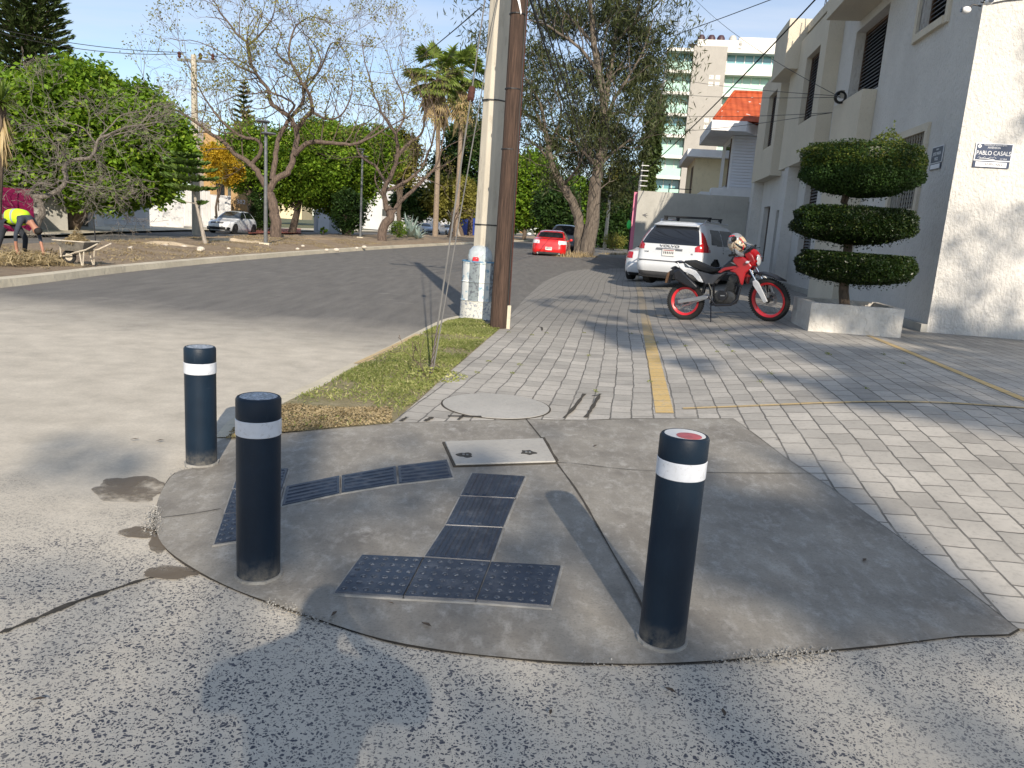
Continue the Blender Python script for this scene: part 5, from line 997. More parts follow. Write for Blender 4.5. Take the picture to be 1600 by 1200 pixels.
def sedan_parts(Lc, hz, tl, tail=('tail_red', 'tail_red')):
    return [('rear_window', 'glass_car_tint', lambda x, y, z, n: (x < 1.6) & (x > .55) & (n[:, 0] < -.3) & (z > 1.08) & (z < hz-.07) & (np.abs(y) < .64-.25*(z-1.08)), .004),
            ('side_window|', 'glass_car_tint', lambda x, y, z, n: (np.abs(n[:, 1]) > .5) & (z > .99) & (z < hz-.09) & (x > .95+.9*(z-1)) & (x < Lc-1.32-1.4*(z-1)) & ~(np.abs(x-2.15) < .035), .004),
            ('windscreen', 'glass_screen', lambda x, y, z, n: (n[:, 0] > .3) & (x > Lc-2.3) & (z > 1.02) & (z < hz-.05) & (np.abs(y) < .66), .004), tl,
            ('lower_trim', 'plastic_black', lambda x, y, z, n: (x < .4) & (z < .30) & (np.abs(y) < .62), .003),
            ('panel_gap', 'ink_dark', lambda x, y, z, n: (np.abs(n[:, 1]) > .6) & (z > .3) & (z < 1.) & ((np.abs(x-2.15) < .008) | (np.abs(x-3.2) < .008)), .001)]
rc = P(858, 404); Lc = 4.42
red = car('parked_car', 'bright red sedan with clear tail lights parked on the street ahead of the poles', Vector((rc.x-.08, rc.y-.3, 0)), rad(7), 'paint_red', sedan_prof(), Lc, (.78, 3.42), sedan_parts(Lc, 1.46, ('tail_light|', 'lamp_clear', lambda x, y, z, n: (x < .55) & (z > .76) & (z < .93) & (np.abs(y) > .42+.6*np.abs(z-.86)), .006)), nz=110)
red.scale = (1.07, 1.09, 1.07)
plate(red, -.005, .52, .33, .16); MB().box((.02, -.60, .24), (.05, .60, .34)).build('diffuser', 'plastic_black', red)
for sg in (1, -1): MB().lathe([(.045, 0), (.045, .1)], (.0, sg*.55, .26), 14, 'X').build('exhaust', 'chrome', red); MB().lathe([(.05, 0), (.05, .012), (.0, .014)], (.155, sg*.60, .855), 14, 'X').build('lamp_core', 'tail_red', red)
MB().ball((2.98, -.93, .98), .09, 8, (.7, 1, .8)).build('wing_mirror', 'paint_red', red, smooth=True); MB().ball((2.98, .93, .98), .09, 8, (.7, 1, .8)).build('wing_mirror', 'paint_red', red, smooth=True)
MB().tube([(1.9, 0, 1.45), (1.75, 0, 1.62)], .008, 4).build('aerial', 'cable_black', red)
# black SUV in front of it
bs = P(877, 398); pf_ = [(z*1.06, a, b, c_, d, e) for z, a, b, c_, d, e in suv_prof]
bk = car('parked_suv', 'tall black sport utility car mostly hidden behind the red sedan', Vector((bs.x+.12, bs.y+.8, 0)), rad(8.5), 'paint_black', pf_, 4.64, (.93, 3.70), [(a, b, c_, d) for a, b, c_, d in sv[:1]+sv[2:4]], rw=.36); bk.scale = (1.1, 1.06, 1.12)
# cars farther along
def small_car(label, x, y, az, paint, group=None, hatch=False, scale=1., Y=None, ho=False):
    p = P(x, y); L_ = 4.3
    front = ('headlight|', 'lamp_clear', lambda x, y, z, n: (x > 3.75) & (z > .62) & (z < .78) & (np.abs(y) > .42), .006)
    grille = ('grille', 'plastic_black', lambda x, y, z, n: (x > 4.0) & (z > .30) & (z < .42) & (np.abs(y) < .55), .004)
    c = car('parked_car', label, p, az, paint, sedan_prof(1.46, L_, .83, .98, hatch), L_, (.72, 3.35), sedan_parts(L_, 1.46, ('tail_light|', 'tail_red', lambda x, y, z, n: (x < .45) & (z > .75) & (z < .95) & (np.abs(y) > .5), .006))+[front, grille]); c.scale = (scale,)*3; return c
small_car('silver car just visible between the black car and the casuarina trunk', 908, 388, rad(10), 'paint_silver_white')
small_car('small silver car parked across the avenue under the palms', 690, 366, rad(150), 'paint_silver_white', scale=1.0); small_car('dark blue car parked across the avenue behind the agave', 655, 364.5, rad(150), 'paint_blue_grey')
wp = P(993, 447); ws = small_car('pale blue white sedan hidden behind the white sport utility car, only its rear corner showing', 1004, 440, rad(28), 'paint_silver_white'); ws.location = P(1007, 441)+Vector((0, .1, 0))
plate(ws, -.005, .55)
# white hatchback facing the camera across the avenue
hp = P(338, 364.8); Lh = 3.9; az = rad(188)
hps = [('windscreen', 'glass_screen', lambda x, y, z, n: (n[:, 0] > .3) & (x > 1.7) & (z > .96) & (z < 1.40) & (np.abs(y) < .70-.3*(z-.96)), .004),
       ('side_window|', 'glass_car_tint', lambda x, y, z, n: (np.abs(n[:, 1]) > .5) & (z > .98) & (z < 1.36) & (x > .55+.7*(z-1)) & (x < Lh-1.33-1.5*(z-1)) & ~(np.abs(x-1.55) < .035), .004),
       ('headlight|', 'lamp_clear', lambda x, y, z, n: (x > 3.3) & (z > .62) & (z < .80) & (np.abs(y) > .45), .006),
       ('grille', 'plastic_grey', lambda x, y, z, n: (x > 3.4) & (z > .62) & (z < .72) & (np.abs(y) < .42), .004), ('lower_grille', 'plastic_black', lambda x, y, z, n: (x > 3.5) & (z > .27) & (z < .42) & (np.abs(y) < .55), .004),
       ('fog_light|', 'plastic_black', lambda x, y, z, n: (x > 3.4) & (z > .30) & (z < .40) & (np.abs(y) > .62) & (np.abs(y) < .74), .004),
       ('rear_window', 'glass_car_tint', lambda x, y, z, n: (n[:, 0] < -.3) & (x < .8) & (z > .98) & (z < 1.36) & (np.abs(y) < .6), .004),
       ('panel_gap', 'ink_dark', lambda x, y, z, n: (np.abs(n[:, 1]) > .6) & (z > .3) & (z < .98) & ((np.abs(x-1.55) < .01) | (np.abs(x-2.5) < .01)), .001)]
hl = Vector((math.sin(az), math.cos(az), 0)); hb_ = car('parked_car', 'white compact hatchback facing the camera across the avenue in front of the white wall', hp-hl*Lh, az, 'paint_white', sedan_prof(1.45, Lh, .825, .98, True), Lh, (.62, 3.05), hps, nz=100, wm='steel_dark')
o = MB().box((3.89, -.26, .44), (3.905, .26, .55)).build('licence_plate', 'plate_white', hb_)
MB().lathe([(.06, 0), (.06, .01), (0, .012)], (3.84, 0, .68), 16, 'X').build('badge', 'chrome', hb_)
for sg in (1, -1): MB().ball((2.38, sg*.90, .98), .085, 8, (.7, 1, .8)).build('wing_mirror', 'plastic_black', hb_, smooth=True)

# ------------------------------------------------------------------ motorcycle
pr, pf = P(1070, 500), P(1200, 511); zr_ = max(pr.z, .1)
d_ = Vector((pf.x-pr.x, pf.y-pr.y, 0)); Lw = d_.length
MZ = rad(-31)
t = thing('motorcycle', 'red, white and black trail motorcycle with red rims leaning on its side stand', 'motorcycle', Vector((pr.x, pr.y-.05, pr.z)), MZ); MO = t
WB = 1.385; fx_ = t.location+Vector((math.cos(MZ), math.sin(MZ), 0))*WB*1.04; t.location.z = zf(t.location.x, t.location.y)+.01; t.rotation_euler = (rad(2), -math.atan2(zf(fx_.x, fx_.y)-t.location.z+.012, WB*1.04), MZ); t.scale = (1.04, 1.04, 1.04)
def q(X, Y): return ((X-330)/622., .315+(810+.067*(X-330)-Y)/650.)
def pm(pts): return [q(*p) for p in pts]
def plate_(nm, pts, y0, y1, m_, par=None, bev=.008, taper=.94): return MB().prism(pm(pts), y0, y1, 'XZ', taper).build(nm, m_, par or t, bevel=bev)
ya = -1                                            # the side seen is -y
# the bike faces +x; its right side (-y) faces the camera
def wheel(nm, c, R, rt, steer=None):
    w_ = MB().torus(c, R-rt, rt, 'Y', 56, 12, .82).build(nm, 'rubber', t, smooth=True)
    k_ = MB()
    for i in range(56):
        a = 2*PI*i/56
        for y, off in ((-.022, 0), (.022, .5), (0, .25)):
            aa = a+off*2*PI/56; rr_ = R-.003 if y else R+.002; dx, dz = math.cos(aa), math.sin(aa); px_, pz_ = -dz, dx; e = .008
            k_.hexa([(c[0]+dx*(rr_-.012)+px_*sx*e, y+sy*.008, c[2]+dz*(rr_-.012)+pz_*sx*e) for sx, sy in ((-1, -1), (1, -1), (1, 1), (-1, 1))]+[(c[0]+dx*(rr_+.008)+px_*sx*e, y+sy*.008, c[2]+dz*(rr_+.008)+pz_*sx*e) for sx, sy in ((-1, -1), (1, -1), (1, 1), (-1, 1))])
    k_.build('tread', 'rubber', w_)
    m = MB(); r2 = R-2*rt*.93; m.lathe([(r2, -.034), (r2+.012, -.040), (r2+.016, -.034), (r2-.012, -.02), (r2-.016, 0), (r2-.012, .02), (r2+.016, .034), (r2+.012, .040), (r2, .034), (r2-.022, .02), (r2-.024, 0), (r2-.022, -.02), (r2, -.034)], c, 60, 'Y'); m.build('rim', 'rim_red', w_, smooth=True)
    s = MB()
    for i in range(32):
        a = 2*PI*i/32; b = a+(.5 if i % 2 else -.5); sg = .03 if (i//2) % 2 else -.03; s.tube([(c[0]+.03*math.cos(b), sg, c[2]+.03*math.sin(b)), (c[0]+(r2-.01)*math.cos(a), 0, c[2]+(r2-.01)*math.sin(a))], .0022, 4, False)
    s.build('spokes', 'steel_grey', w_)
    MB().lathe([(.045, -.045), (.03, -.03), (.028, .03), (.045, .045)], c, 20, 'Y').build('hub', 'engine_metal', w_, smooth=True)
    d = MB(); d.lathe([(.115, .05), (.115, .054), (.07, .054), (.07, .05), (.115, .05)], c, 30, 'Y'); d.build('brake_disc', 'alloy', w_); return w_
wheel('wheel', (0, 0, .315), .315, .05); fw = wheel('wheel', (0, 0, 0), .345, .042)
# steering assembly: an angled set of parts turned towards the camera
SA = rad(-18); tilt = rad(26); axp = Vector((WB-.02, 0, .345)); hx = Vector((WB-.44, 0, 1.0))
axis = (hx-axp).normalized(); RM = Matrix.Translation(axp) @ Matrix.Rotation(SA, 4, axis) @ Matrix.Translation(-axp)
fw.matrix_local = RM @ Matrix.Translation(axp)
def SMB(): m = MB(); m.xf = RM; return m
def SP(X, Y, y=0.): a = q(X, Y); return (a[0], y, a[1])
for sg in (1, -1):
    m = SMB(); y = sg*.095; a, b = Vector((WB-.02, y, .36)), Vector((WB-.30, y, .90)); m.tube([a, a.lerp(b, .5)], .030, 10); m.build('fork_slider', 'plastic_black', t, smooth=True); m = SMB(); m.tube([a.lerp(b, .45), b], .021, 10); m.build('fork_tube', 'chrome', t, smooth=True)
    m = SMB(); n0 = (b-a).normalized(); sd = Vector((n0.z, 0, -n0.x)); yy = sg*.135
    pts = [a-sd*.03-n0*.03, a+sd*.045-n0*.035, a+sd*.055+n0*.12, a+sd*.06+n0*.30, a+sd*.04+n0*.36, a-sd*.03+n0*.37, a-sd*.055+n0*.31, a-sd*.035+n0*.12]
    m.prism([(p.x, p.z) for p in pts], yy-.012, yy+.012, 'XZ', .9); m.build('fork_guard', 'moto_white', t, bevel=.006)
m = SMB(); m.box((WB-.40, -.12, .86), (WB-.30, .12, .90)); m.box((WB-.47, -.12, 1.0), (WB-.37, .12, 1.035)); m.build('fork_clamp', 'plastic_black', t, bevel=.006)
m = SMB(); m.prism([(WB-.36, .77), (WB-.1, .80), (WB+.12, .745), (WB+.30, .66), (WB+.29, .645), (WB+.1, .72), (WB-.1, .765), (WB-.36, .73)], -.06, .06, 'XZ', .75); m.build('front_mudguard', 'moto_black', t, bevel=.008)
m = SMB(); m.tube([(WB-.44, -.40, 1.13), (WB-.42, -.24, 1.115), (WB-.40, -.10, 1.06), (WB-.40, .10, 1.06), (WB-.42, .24, 1.115), (WB-.44, .40, 1.13)], .012, 8); m.build('handlebar', 'plastic_black', t, smooth=True)
for sg in (1, -1):
    m = SMB(); m.tube([(WB-.44, sg*.40, 1.13), (WB-.42, sg*.27, 1.118)], .019, 10); m.build('grip', 'rubber', t, smooth=True); m = SMB(); m.tube([(WB-.38, sg*.26, 1.11), (WB-.36, sg*.40, 1.10)], .006, 6); m.build('lever', 'plastic_black', t)
m = SMB(); m.tube([(WB-.42, -.25, 1.12), (WB-.43, -.27, 1.25), (WB-.40, -.30, 1.33)], .006, 6); m.ball((WB-.38, -.34, 1.375), .062, 8, (.45, 1.15, .7)); m.build('mirror', 'plastic_black', t, smooth=True)
m = SMB(); m.prism([(WB-.38, 1.12), (WB-.26, 1.17), (WB-.20, 1.10), (WB-.14, .97), (WB-.18, .88), (WB-.26, .85), (WB-.34, .95)], -.115, .115, 'XZ', .72); m.build('headlight_cowl', 'moto_red', t, bevel=.015)
m = SMB(); m.ball((WB-.175, 0, .975), .072, 10, (.45, .9, 1.25)); m.build('headlight', 'lamp_clear', t, smooth=True)
m = SMB(); m.torus((WB-.175, 0, .975), .076, .009, 'X', 30, 6); m.build('headlight_ring', 'moto_black', t, smooth=True)
m = SMB(); m.prism([(WB-.40, 1.09), (WB-.28, 1.19), (WB-.24, 1.17), (WB-.30, 1.05)], -.10, .10, 'XZ', .85); m.build('dash', 'moto_black', t, bevel=.01)
for sg in (1, -1): m = SMB(); m.tube([(WB-.26, sg*.09, .98), (WB-.25, sg*.17, .985)], .008, 6); m.ball((WB-.25, sg*.20, .985), .028, 6, (1.1, 1.2, .8)); m.build('indicator', 'lamp_clear', t, smooth=True)
# frame, engine and bodywork
m = MB(); fr = [[(.98, 0, .98), (.62, 0, .86), (.10, 0, .80)], [(.98, 0, .95), (.90, 0, .62), (.80, 0, .28), (.46, 0, .26)], [(.46, .09, .26), (.44, .1, .62), (.62, .05, .84)], [(.46, -.09, .26), (.44, -.1, .62), (.62, -.05, .84)], [(.44, .1, .60), (.02, .1, .82)], [(.44, -.1, .60), (.02, -.1, .82)]]
for f in fr: m.tube(f, .018, 8)
m.build('frame', 'moto_black', t, smooth=True)
for y in (-.135, .075):
    plate_('swing_arm', [(265, 790), (560, 755), (600, 775), (590, 800), (300, 828), (268, 828)], y, y+.05, 'alloy')
m = MB(); m.tube([(.10, -.11, .30), (.30, -.1, .40), (.44, -.09, .50)], .007, 6); m.tube([(-.02, -.12, .24), (.38, -.12, .36)], .008, 6); m.build('brake_rod', 'chrome', t)
m = MB(); m.lathe([(.085, -.13), (.10, -.12), (.10, .12), (.085, .13)], (.62, 0, .40), 26, 'Y'); m.lathe([(.115, -.105), (.125, -.10), (.125, .1), (.115, .105)], (.74, 0, .37), 26, 'Y'); m.box((.50, -.085, .27), (.84, .085, .40)); m.build('crankcase', 'engine_metal', t, bevel=.008)
m = MB(); m.lathe([(.075, -.142), (.08, -.138), (.08, -.12)], (.66, 0, .42), 26, 'Y'); m.build('engine_cover', 'moto_black', t, smooth=True); MB().box((.63, -.146, .41), (.70, -.141, .425)).build('cover_mark', 'alloy', t)
m = MB(); m.xf = Matrix.Translation((.74, 0, .46)) @ Matrix.Rotation(rad(18), 4, 'Y')
for k in range(7): m.box((-.075, -.085, k*.026), (.075, .085, k*.026+.012))
m.box((-.055, -.065, 0), (.055, .065, .26)); m.box((-.07, -.075, .19), (.07, .075, .27)); m.build('cylinder', 'engine_metal', t, bevel=.003)
m = MB(); m.tube([(.84, -.04, .60), (.93, -.07, .55), (.90, -.12, .36), (.80, -.13, .27), (.55, -.14, .26), (.44, -.14, .40)], .021, 10); m.build('exhaust_pipe', 'moto_black', t, smooth=True)
plate_('exhaust_silencer', [(230, 470), (300, 450), (500, 660), (480, 690), (400, 660), (240, 560)], -.19, -.10, 'moto_black', bev=.02)
plate_('rear_mudguard', [(125, 600), (160, 470), (230, 440), (300, 440), (340, 520), (250, 500), (190, 520), (150, 610)], -.05, .05, 'moto_black')
plate_('licence_plate', [(118, 600), (140, 500), (170, 470), (165, 520), (140, 600)], -.08, .08, 'wood_brown', bev=.003)
plate_('tail_rack', [(205, 372), (262, 366), (300, 385), (330, 380), (320, 400), (255, 400)], -.09, .09, 'moto_black'); plate_('tail_light', [(170, 440), (215, 420), (240, 440), (200, 465)], -.05, .05, 'moto_black')
for y in (-.155, .115): plate_('tail_panel', [(265, 375), (330, 440), (400, 455), (470, 490), (520, 560), (550, 625), (500, 610), (440, 540), (340, 490), (290, 440)], y, y+.04, 'moto_white', bev=.01)
for y in (-.14, .10): plate_('side_cover', [(465, 485), (640, 545), (760, 540), (700, 580), (640, 650), (560, 640), (520, 560)], y, y+.04, 'plastic_grey', bev=.01)
m = MB(); o = plate_('seat', [(310, 372), (440, 375), (540, 430), (620, 470), (700, 500), (690, 530), (600, 540), (500, 500), (390, 440), (330, 400)], -.12, .12, 'seat_black', bev=.025, taper=.8)
plate_('fuel_tank', [(680, 500), (760, 430), (840, 365), (960, 360), (1010, 400), (1020, 470), (960, 540), (820, 540), (700, 530)], -.135, .135, 'moto_black', bev=.03, taper=.8)
for y in (-.20, .14): plate_('tank_shroud', [(810, 520), (900, 480), (840, 420), (860, 372), (960, 385), (1010, 440), (1045, 490), (975, 560), (950, 685), (925, 670), (905, 590), (870, 545)], y, y+.06, 'moto_red', bev=.015, taper=.9)
for y in (-.17, .13): plate_('tank_panel', [(690, 522), (750, 480), (880, 470), (960, 480), (900, 500), (770, 510), (720, 535)], y, y+.04, 'moto_red', bev=.008)
MB().prism(pm([(820, 430), (870, 440), (885, 465), (850, 450)]), -.172, -.168, 'XZ').build('tank_badge', 'alloy', t)
MB().lathe([(.035, 0), (.035, .02), (0, .022)], (.93, 0, 1.03), 16).build('fuel_cap', 'chrome', t)
MB().tube([(.46, -.10, .30), (.52, -.28, -.0)], .011, 6).build('side_stand', 'moto_black', t); MB().tube([(.52, .1, .27), (.52, .22, .27)], .012, 6).build('footpeg', 'moto_black', t); MB().tube([(.52, -.1, .27), (.52, -.24, .27)], .012, 6).build('footpeg', 'moto_black', t)
MB().tube([(.44, -.15, .62), (.50, -.15, .48), (.46, -.15, .30)], .01, 6).build('kick_starter', 'chrome', t); MB().tube([(.30, .0, .45), (.36, 0, .70)], .03, 12).build('shock_absorber', 'moto_black', t)
for i, (a, b, c_) in enumerate((((WB-.42, -.22, 1.12), (WB-.30, -.2, 1.18), (WB-.28, -.1, .95)), ((WB-.42, .2, 1.12), (WB-.32, .1, 1.2), (WB-.40, .02, .98)), ((WB-.44, -.2, 1.11), (WB-.55, -.25, 1.0), (WB-.50, -.12, .9)))): MB().tube(rings([a, b, c_], 6), .006, 5).build('cable', 'cable_black', t)
# helmet resting on the handlebar
bpy.context.view_layer.update(); hw_ = MO.matrix_world @ Vector((.86, -.16, 1.17))
hm = PY(1152, 381, hw_.y); h = thing('motorcycle_helmet', 'cream helmet with swirling red and grey graphics hanging on the motorcycle handlebar', 'helmet', hm, MZ); h.rotation_euler = (rad(0), rad(32), MZ)
m = MB(); m.ball((0, 0, 0), .148, 16, (1.08, .88, .98)); o = m.build('shell', 'helmet_cream', h, smooth=True)
m = MB(); m.tube(rings([(.03, -.09, -.10), (.13, -.07, -.10), (.175, 0, -.095), (.13, .07, -.10), (.03, .09, -.10)], 5), .038, 10); m.build('chin_bar', 'helmet_grey', h, smooth=True)
m = MB(); m.ball((.012, 0, .005), .149, 14, (1.04, .885, .42)); m.build('visor', 'glass_dark', h, smooth=True); m = MB(); m.prism([(.05, .10), (.20, .13), (.215, .12), (.09, .08)], -.08, .08, 'XZ'); m.build('peak', 'helmet_grey', h, bevel=.006)
m = MB(); m.ball((-.05, 0, .02), .140, 14, (.9, .92, .95)); m.build('rear_band', 'helmet_grey', h, smooth=True)
for k, (a, b) in enumerate(((.0, .6), (.9, 1.6), (2.2, 2.9))): m = MB(); m.tube([(.155*math.cos(a+(b-a)*s/8)*1.0, -.132*math.cos(.5*math.sin(s)), .15*math.sin(a+(b-a)*s/8)*.75) for s in range(9)], .009, 5); m.build('graphic', 'rim_red', h, smooth=True)
MB().tube([(0, .07, -.1), (.03, .02, -.19), (.0, -.07, -.1)], .008, 5).build('strap', 'cable_black', h)

# ------------------------------------------------------------------ trees
def Z2(pts, ox=250, oy=0, s=2.857): return [(ox+a/s, oy+b/s) for a, b in pts]
def limb_tree(name, label, base_px, limbs, m_, twig, leafm=None, leaf=.1, leafn=6, Y=None, depth=3, group=None, dy=1.6, tw=(1.6, .05), spread=.6, every=2, cat='tree', seed=1, clr=.35, hang=0., aspect=.5, upb=.15):
    random.seed(seed)
    b = P(base_px[0], base_px[1], .1); Yb = Y or b.y
    t = thing(name, label, cat, b, 0, group); m = MB(b); tips = []
    for i, (pts, r0_, r1_) in enumerate(limbs):
        ph = random.uniform(-1, 1)*dy*(0 if i == 0 else 1); n = len(pts); q = []
        for j, (x, y) in enumerate(pts):
            k = j/(n-1); q.append(tuple(PY(x, y, Yb+ph*k*(2-k))))
        if i == 0: q[0] = (b.x, b.y, b.z-.1)
        R_ = rings(q, 4); rr = [r0_+(r1_-r0_)*(j/(len(R_)-1)) for j in range(len(R_))]
        R_ = [Vector(p)+Vector((random.gauss(0, .025), random.gauss(0, .025), random.gauss(0, .02)))*min(1, r0_*5) for p in R_]
        m.tube(R_, rr, 9 if r0_ > .08 else 6, True)
        if i > 0 or twig == 'all':
            for j in range(max(2, len(R_)//4), len(R_), every):
                p = Vector(R_[j]); dd = (Vector(R_[j])-Vector(R_[j-1])).normalized(); o_ = dd.orthogonal().normalized(); o_.rotate(Matrix.Rotation(random.uniform(0, 2*PI), 3, dd))
                nd = (dd*.6+o_*.9+Vector((0, 0, upb*1.6))).normalized(); grow(m, p, nd, tw[0]*random.uniform(.6, 1.1), max(.012, min(tw[1], rr[j]*.5)), depth-1, tips, spread, (2, 3), .22, upb, .7, 4, .006)
            grow(m, Vector(R_[-1]), (Vector(R_[-1])-Vector(R_[-2])).normalized(), tw[0], r1_, depth-1, tips, spread, (2, 3), .22, upb, .7, 4, .006)
    m.build('trunk', m_, t, smooth=True, fix=False)
    if leafm and tips:
        T = np.array([p for p, d in tips]); T = T[RNG.uniform(0, 1, len(T)) < clr] if clr < 1 else T
        C_ = (T[:, None, :]+RNG.normal(size=(len(T), leafn, 3))*leaf*1.4).reshape(-1, 3); leaves('crown', C_, leaf, leafm, t, b, aspect, .3, hang=hang)
    return t, tips
jac = [Z2([(520, 1065), (512, 960), (500, 900), (485, 850)]),
       Z2([(490, 870), (445, 780), (400, 730), (340, 690), (290, 640), (220, 590), (150, 540), (90, 500), (20, 470)]), Z2([(405, 735), (450, 680), (440, 630), (370, 610), (320, 580), (260, 525), (200, 440), (170, 380)]),
       Z2([(485, 860), (515, 800), (570, 770), (595, 700), (612, 620), (600, 560), (570, 515), (520, 480), (495, 460), (480, 400), (430, 330), (402, 270), (395, 200), (340, 150), (290, 80), (250, 20)]), Z2([(395, 200), (450, 150), (500, 80), (520, -10)]), Z2([(430, 330), (340, 290), (270, 230), (180, 190)]),
       Z2([(500, 800), (515, 710), (530, 620), (570, 545), (640, 450), (640, 380), (700, 330), (720, 260)]), Z2([(602, 690), (660, 640), (740, 635), (850, 645), (920, 625), (1000, 580)]),
       Z2([(610, 580), (650, 525), (680, 490), (665, 420), (640, 380), (590, 290), (575, 230), (600, 130), (640, 90)]), Z2([(575, 290), (520, 230), (540, 150), (500, 100)]), Z2([(680, 500), (740, 530), (800, 520), (850, 440), (860, 350)]), Z2([(650, 400), (720, 300), (760, 200), (800, 190)]), Z2([(570, 515), (600, 470), (560, 440), (480, 410), (420, 420)])]
rr_ = [(.31, .21), (.17, .04), (.11, .03), (.18, .035), (.06, .02), (.06, .02), (.15, .04), (.14, .04), (.12, .03), (.05, .02), (.07, .02), (.05, .02), (.07, .03)]
limb_tree('jacaranda_tree', 'large forked nearly leafless tree with sparse yellowish leaves behind the nearest street lamp', (432, 374), [(a, *b) for a, b in zip(jac, rr_)], 'bark_grey', 'tips', 'leaf_jacaranda', .13, 11, depth=4, dy=2.4, tw=(1.7, .034), clr=.45, hang=.2, seed=3)
z3 = lambda p: Z2(p, 600, 0, 2.858)
jac2 = [Z2([(990, 1080), (1000, 1010), (1030, 965), (1010, 920)]), Z2([(1010, 930), (1000, 850), (1035, 770), (1060, 690), (1050, 600), (1000, 520), (960, 430), (930, 330)]), Z2([(1030, 965), (1075, 900), (1143, 835), (1210, 770), (1250, 700), (1265, 600)]), Z2([(1000, 850), (1060, 830), (1150, 770), (1200, 680), (1230, 560), (1220, 470)]), Z2([(1050, 700), (1110, 640), (1170, 590), (1180, 480), (1150, 380), (1090, 290)]), Z2([(1050, 600), (1090, 520), (1080, 420), (1040, 330), (1020, 250)]), Z2([(1010, 820), (960, 740), (900, 700), (870, 620), (900, 560)]), Z2([(990, 870), (960, 800), (975, 720)])]
limb_tree('jacaranda_tree', 'smaller bare tree with crooked spreading branches, right of the second street lamp on the median', (597, 379), [(a, *b) for a, b in zip(jac2, [(.30, .24), (.17, .035), (.15, .035), (.12, .03), (.1, .03), (.08, .02), (.1, .03), (.06, .02)])], 'bark_grey', 'tips', 'leaf_jacaranda', .13, 8, depth=4, dy=2.6, tw=(2.0, .034), clr=.3, hang=.2, seed=5)
tw_ = [[(50, 366), (60, 345), (67, 330), (60, 315), (52, 305)], [(52, 307), (62, 308), (77, 305), (96, 293), (104, 276), (99, 265), (111, 251), (142, 245), (154, 219), (175, 208)], [(46, 303), (55, 290), (64, 286), (82, 289), (92, 283)], [(142, 246), (170, 215), (205, 205), (240, 195)], [(156, 213), (175, 195), (190, 180), (215, 175)], [(108, 253), (90, 230), (70, 210), (60, 190)], [(150, 225), (130, 200), (100, 190), (75, 175)], [(142, 246), (165, 260), (175, 285)], [(50, 366), (20, 350), (-5, 330), (-20, 310)]]
limb_tree('twisted_bare_tree', 'leafless pale grey tree with a zigzag leaning trunk behind the bending worker', (50, 367), [(a, *b) for a, b in zip(tw_, [(.13, .11), (.11, .045), (.06, .03), (.04, .012), (.035, .012), (.03, .01), (.03, .01), (.025, .01), (.08, .04)])], 'bark_twist', 'tips', None, Y=None, depth=5, dy=1.6, tw=(1.0, .016), spread=.75, seed=8, upb=-.02)

def ficus(label, c, r, Yc, trunk, name='ficus_tree', m_='leaf_ficus', n=(170, 60), size=.24, cr=.75, bark='bark_brown', extra=(), cat='tree', group='broad green trees', shell=.55, tr_r=.3, core=False):
    q = PY(c[0], c[1], Yc); k = F/Yc; b = P(trunk[0], trunk[1], .1) if trunk[1] > 330 else PY(trunk[0], trunk[1], Yc); b = Vector((PY(trunk[0], 350, Yc).x, Yc, .05))
    t = thing(name, label, cat, b, 0, group); E_ = [(tuple(q), (r[0]/k, r[0]/k*.85, r[1]/k))]
    for (x, y, rx, ry) in extra: E_.append((tuple(PY(x, y, Yc+random.uniform(-1, 1))), (rx/k, rx/k*.8, ry/k)))
    m = MB(b); top = Vector(q)
    m.tube([b-Vector((0, 0, .2)), b.lerp(top, .35)+Vector((random.uniform(-.2, .2), 0, 0)), b.lerp(top, .75)], [tr_r, tr_r*.75, tr_r*.45], 9)
    for i in range(6):
        a = 2*PI*i/6; e = random.choice(E_); p = Vector(e[0])+Vector((math.cos(a)*e[1][0]*.6, math.sin(a)*e[1][1]*.6, random.uniform(-.2, .5)*e[1][2])); s_ = b.lerp(top, random.uniform(.3, .6)); m.tube([s_, s_.lerp(p, .5)+Vector((0, 0, .3)), p], [tr_r*.4, tr_r*.25, .04], 6)
    m.build('trunk', bark, t, smooth=True)
    leaves('crown', clumps(E_, n[0]*len(E_)**.5, n[1], cr, shell), size, m_, t, b, .55, .45); return t
ficus('broad bright green tree at the left edge under the tall conifer', (25, 215), (115, 82), 34, (20, 352), n=(330, 80), extra=((-10, 160, 60, 45), (90, 175, 75, 62)))
ficus('biggest of the broad green trees, its crown hanging over the garage door', (185, 232), (108, 78), 36, (96, 352), n=(430, 130), extra=((130, 158, 62, 48), (205, 180, 60, 44), (248, 232, 42, 42), (120, 265, 80, 42), (160, 285, 60, 28)), tr_r=.55)
ficus('broad green tree right behind the fork of the large bare tree', (395, 240), (50, 42), 58, (395, 352), n=(200, 60), extra=((380, 265, 30, 28),))
ficus('round dense green tree in the middle between the two bare trees', (480, 255), (62, 58), 58, (455, 352), n=(380, 80), extra=((440, 285, 40, 34), (510, 235, 50, 42)))
ficus('round dense green tree just left of the second street lamp', (548, 262), (55, 56), 62, (540, 352), n=(380, 80), extra=((590, 240, 40, 40), (520, 300, 50, 30)))
ficus('low dark tree in shade under the round trees by the grey gate', (545, 330), (26, 30), 57, (545, 352), n=(110, 60), m_='leaf_dark', cr=.5, size=.2)
ficus('clipped dark evergreen column left of the large bare tree trunk', (407, 318), (15, 36), 58, (407, 358), name='evergreen_shrub', m_='leaf_dark', n=(160, 60), cr=.35, size=.15, cat='shrub', group=None, tr_r=.08, extra=((418, 335, 13, 22),))
ficus('yellow leaved tree behind the crossarm pole', (345, 258), (26, 27), 53, (340, 352), name='yellow_tree', m_='leaf_yellow', n=(110, 50), cr=.4, size=.16, group=None, tr_r=.1, extra=((330, 240, 16, 14), (362, 268, 18, 16)))
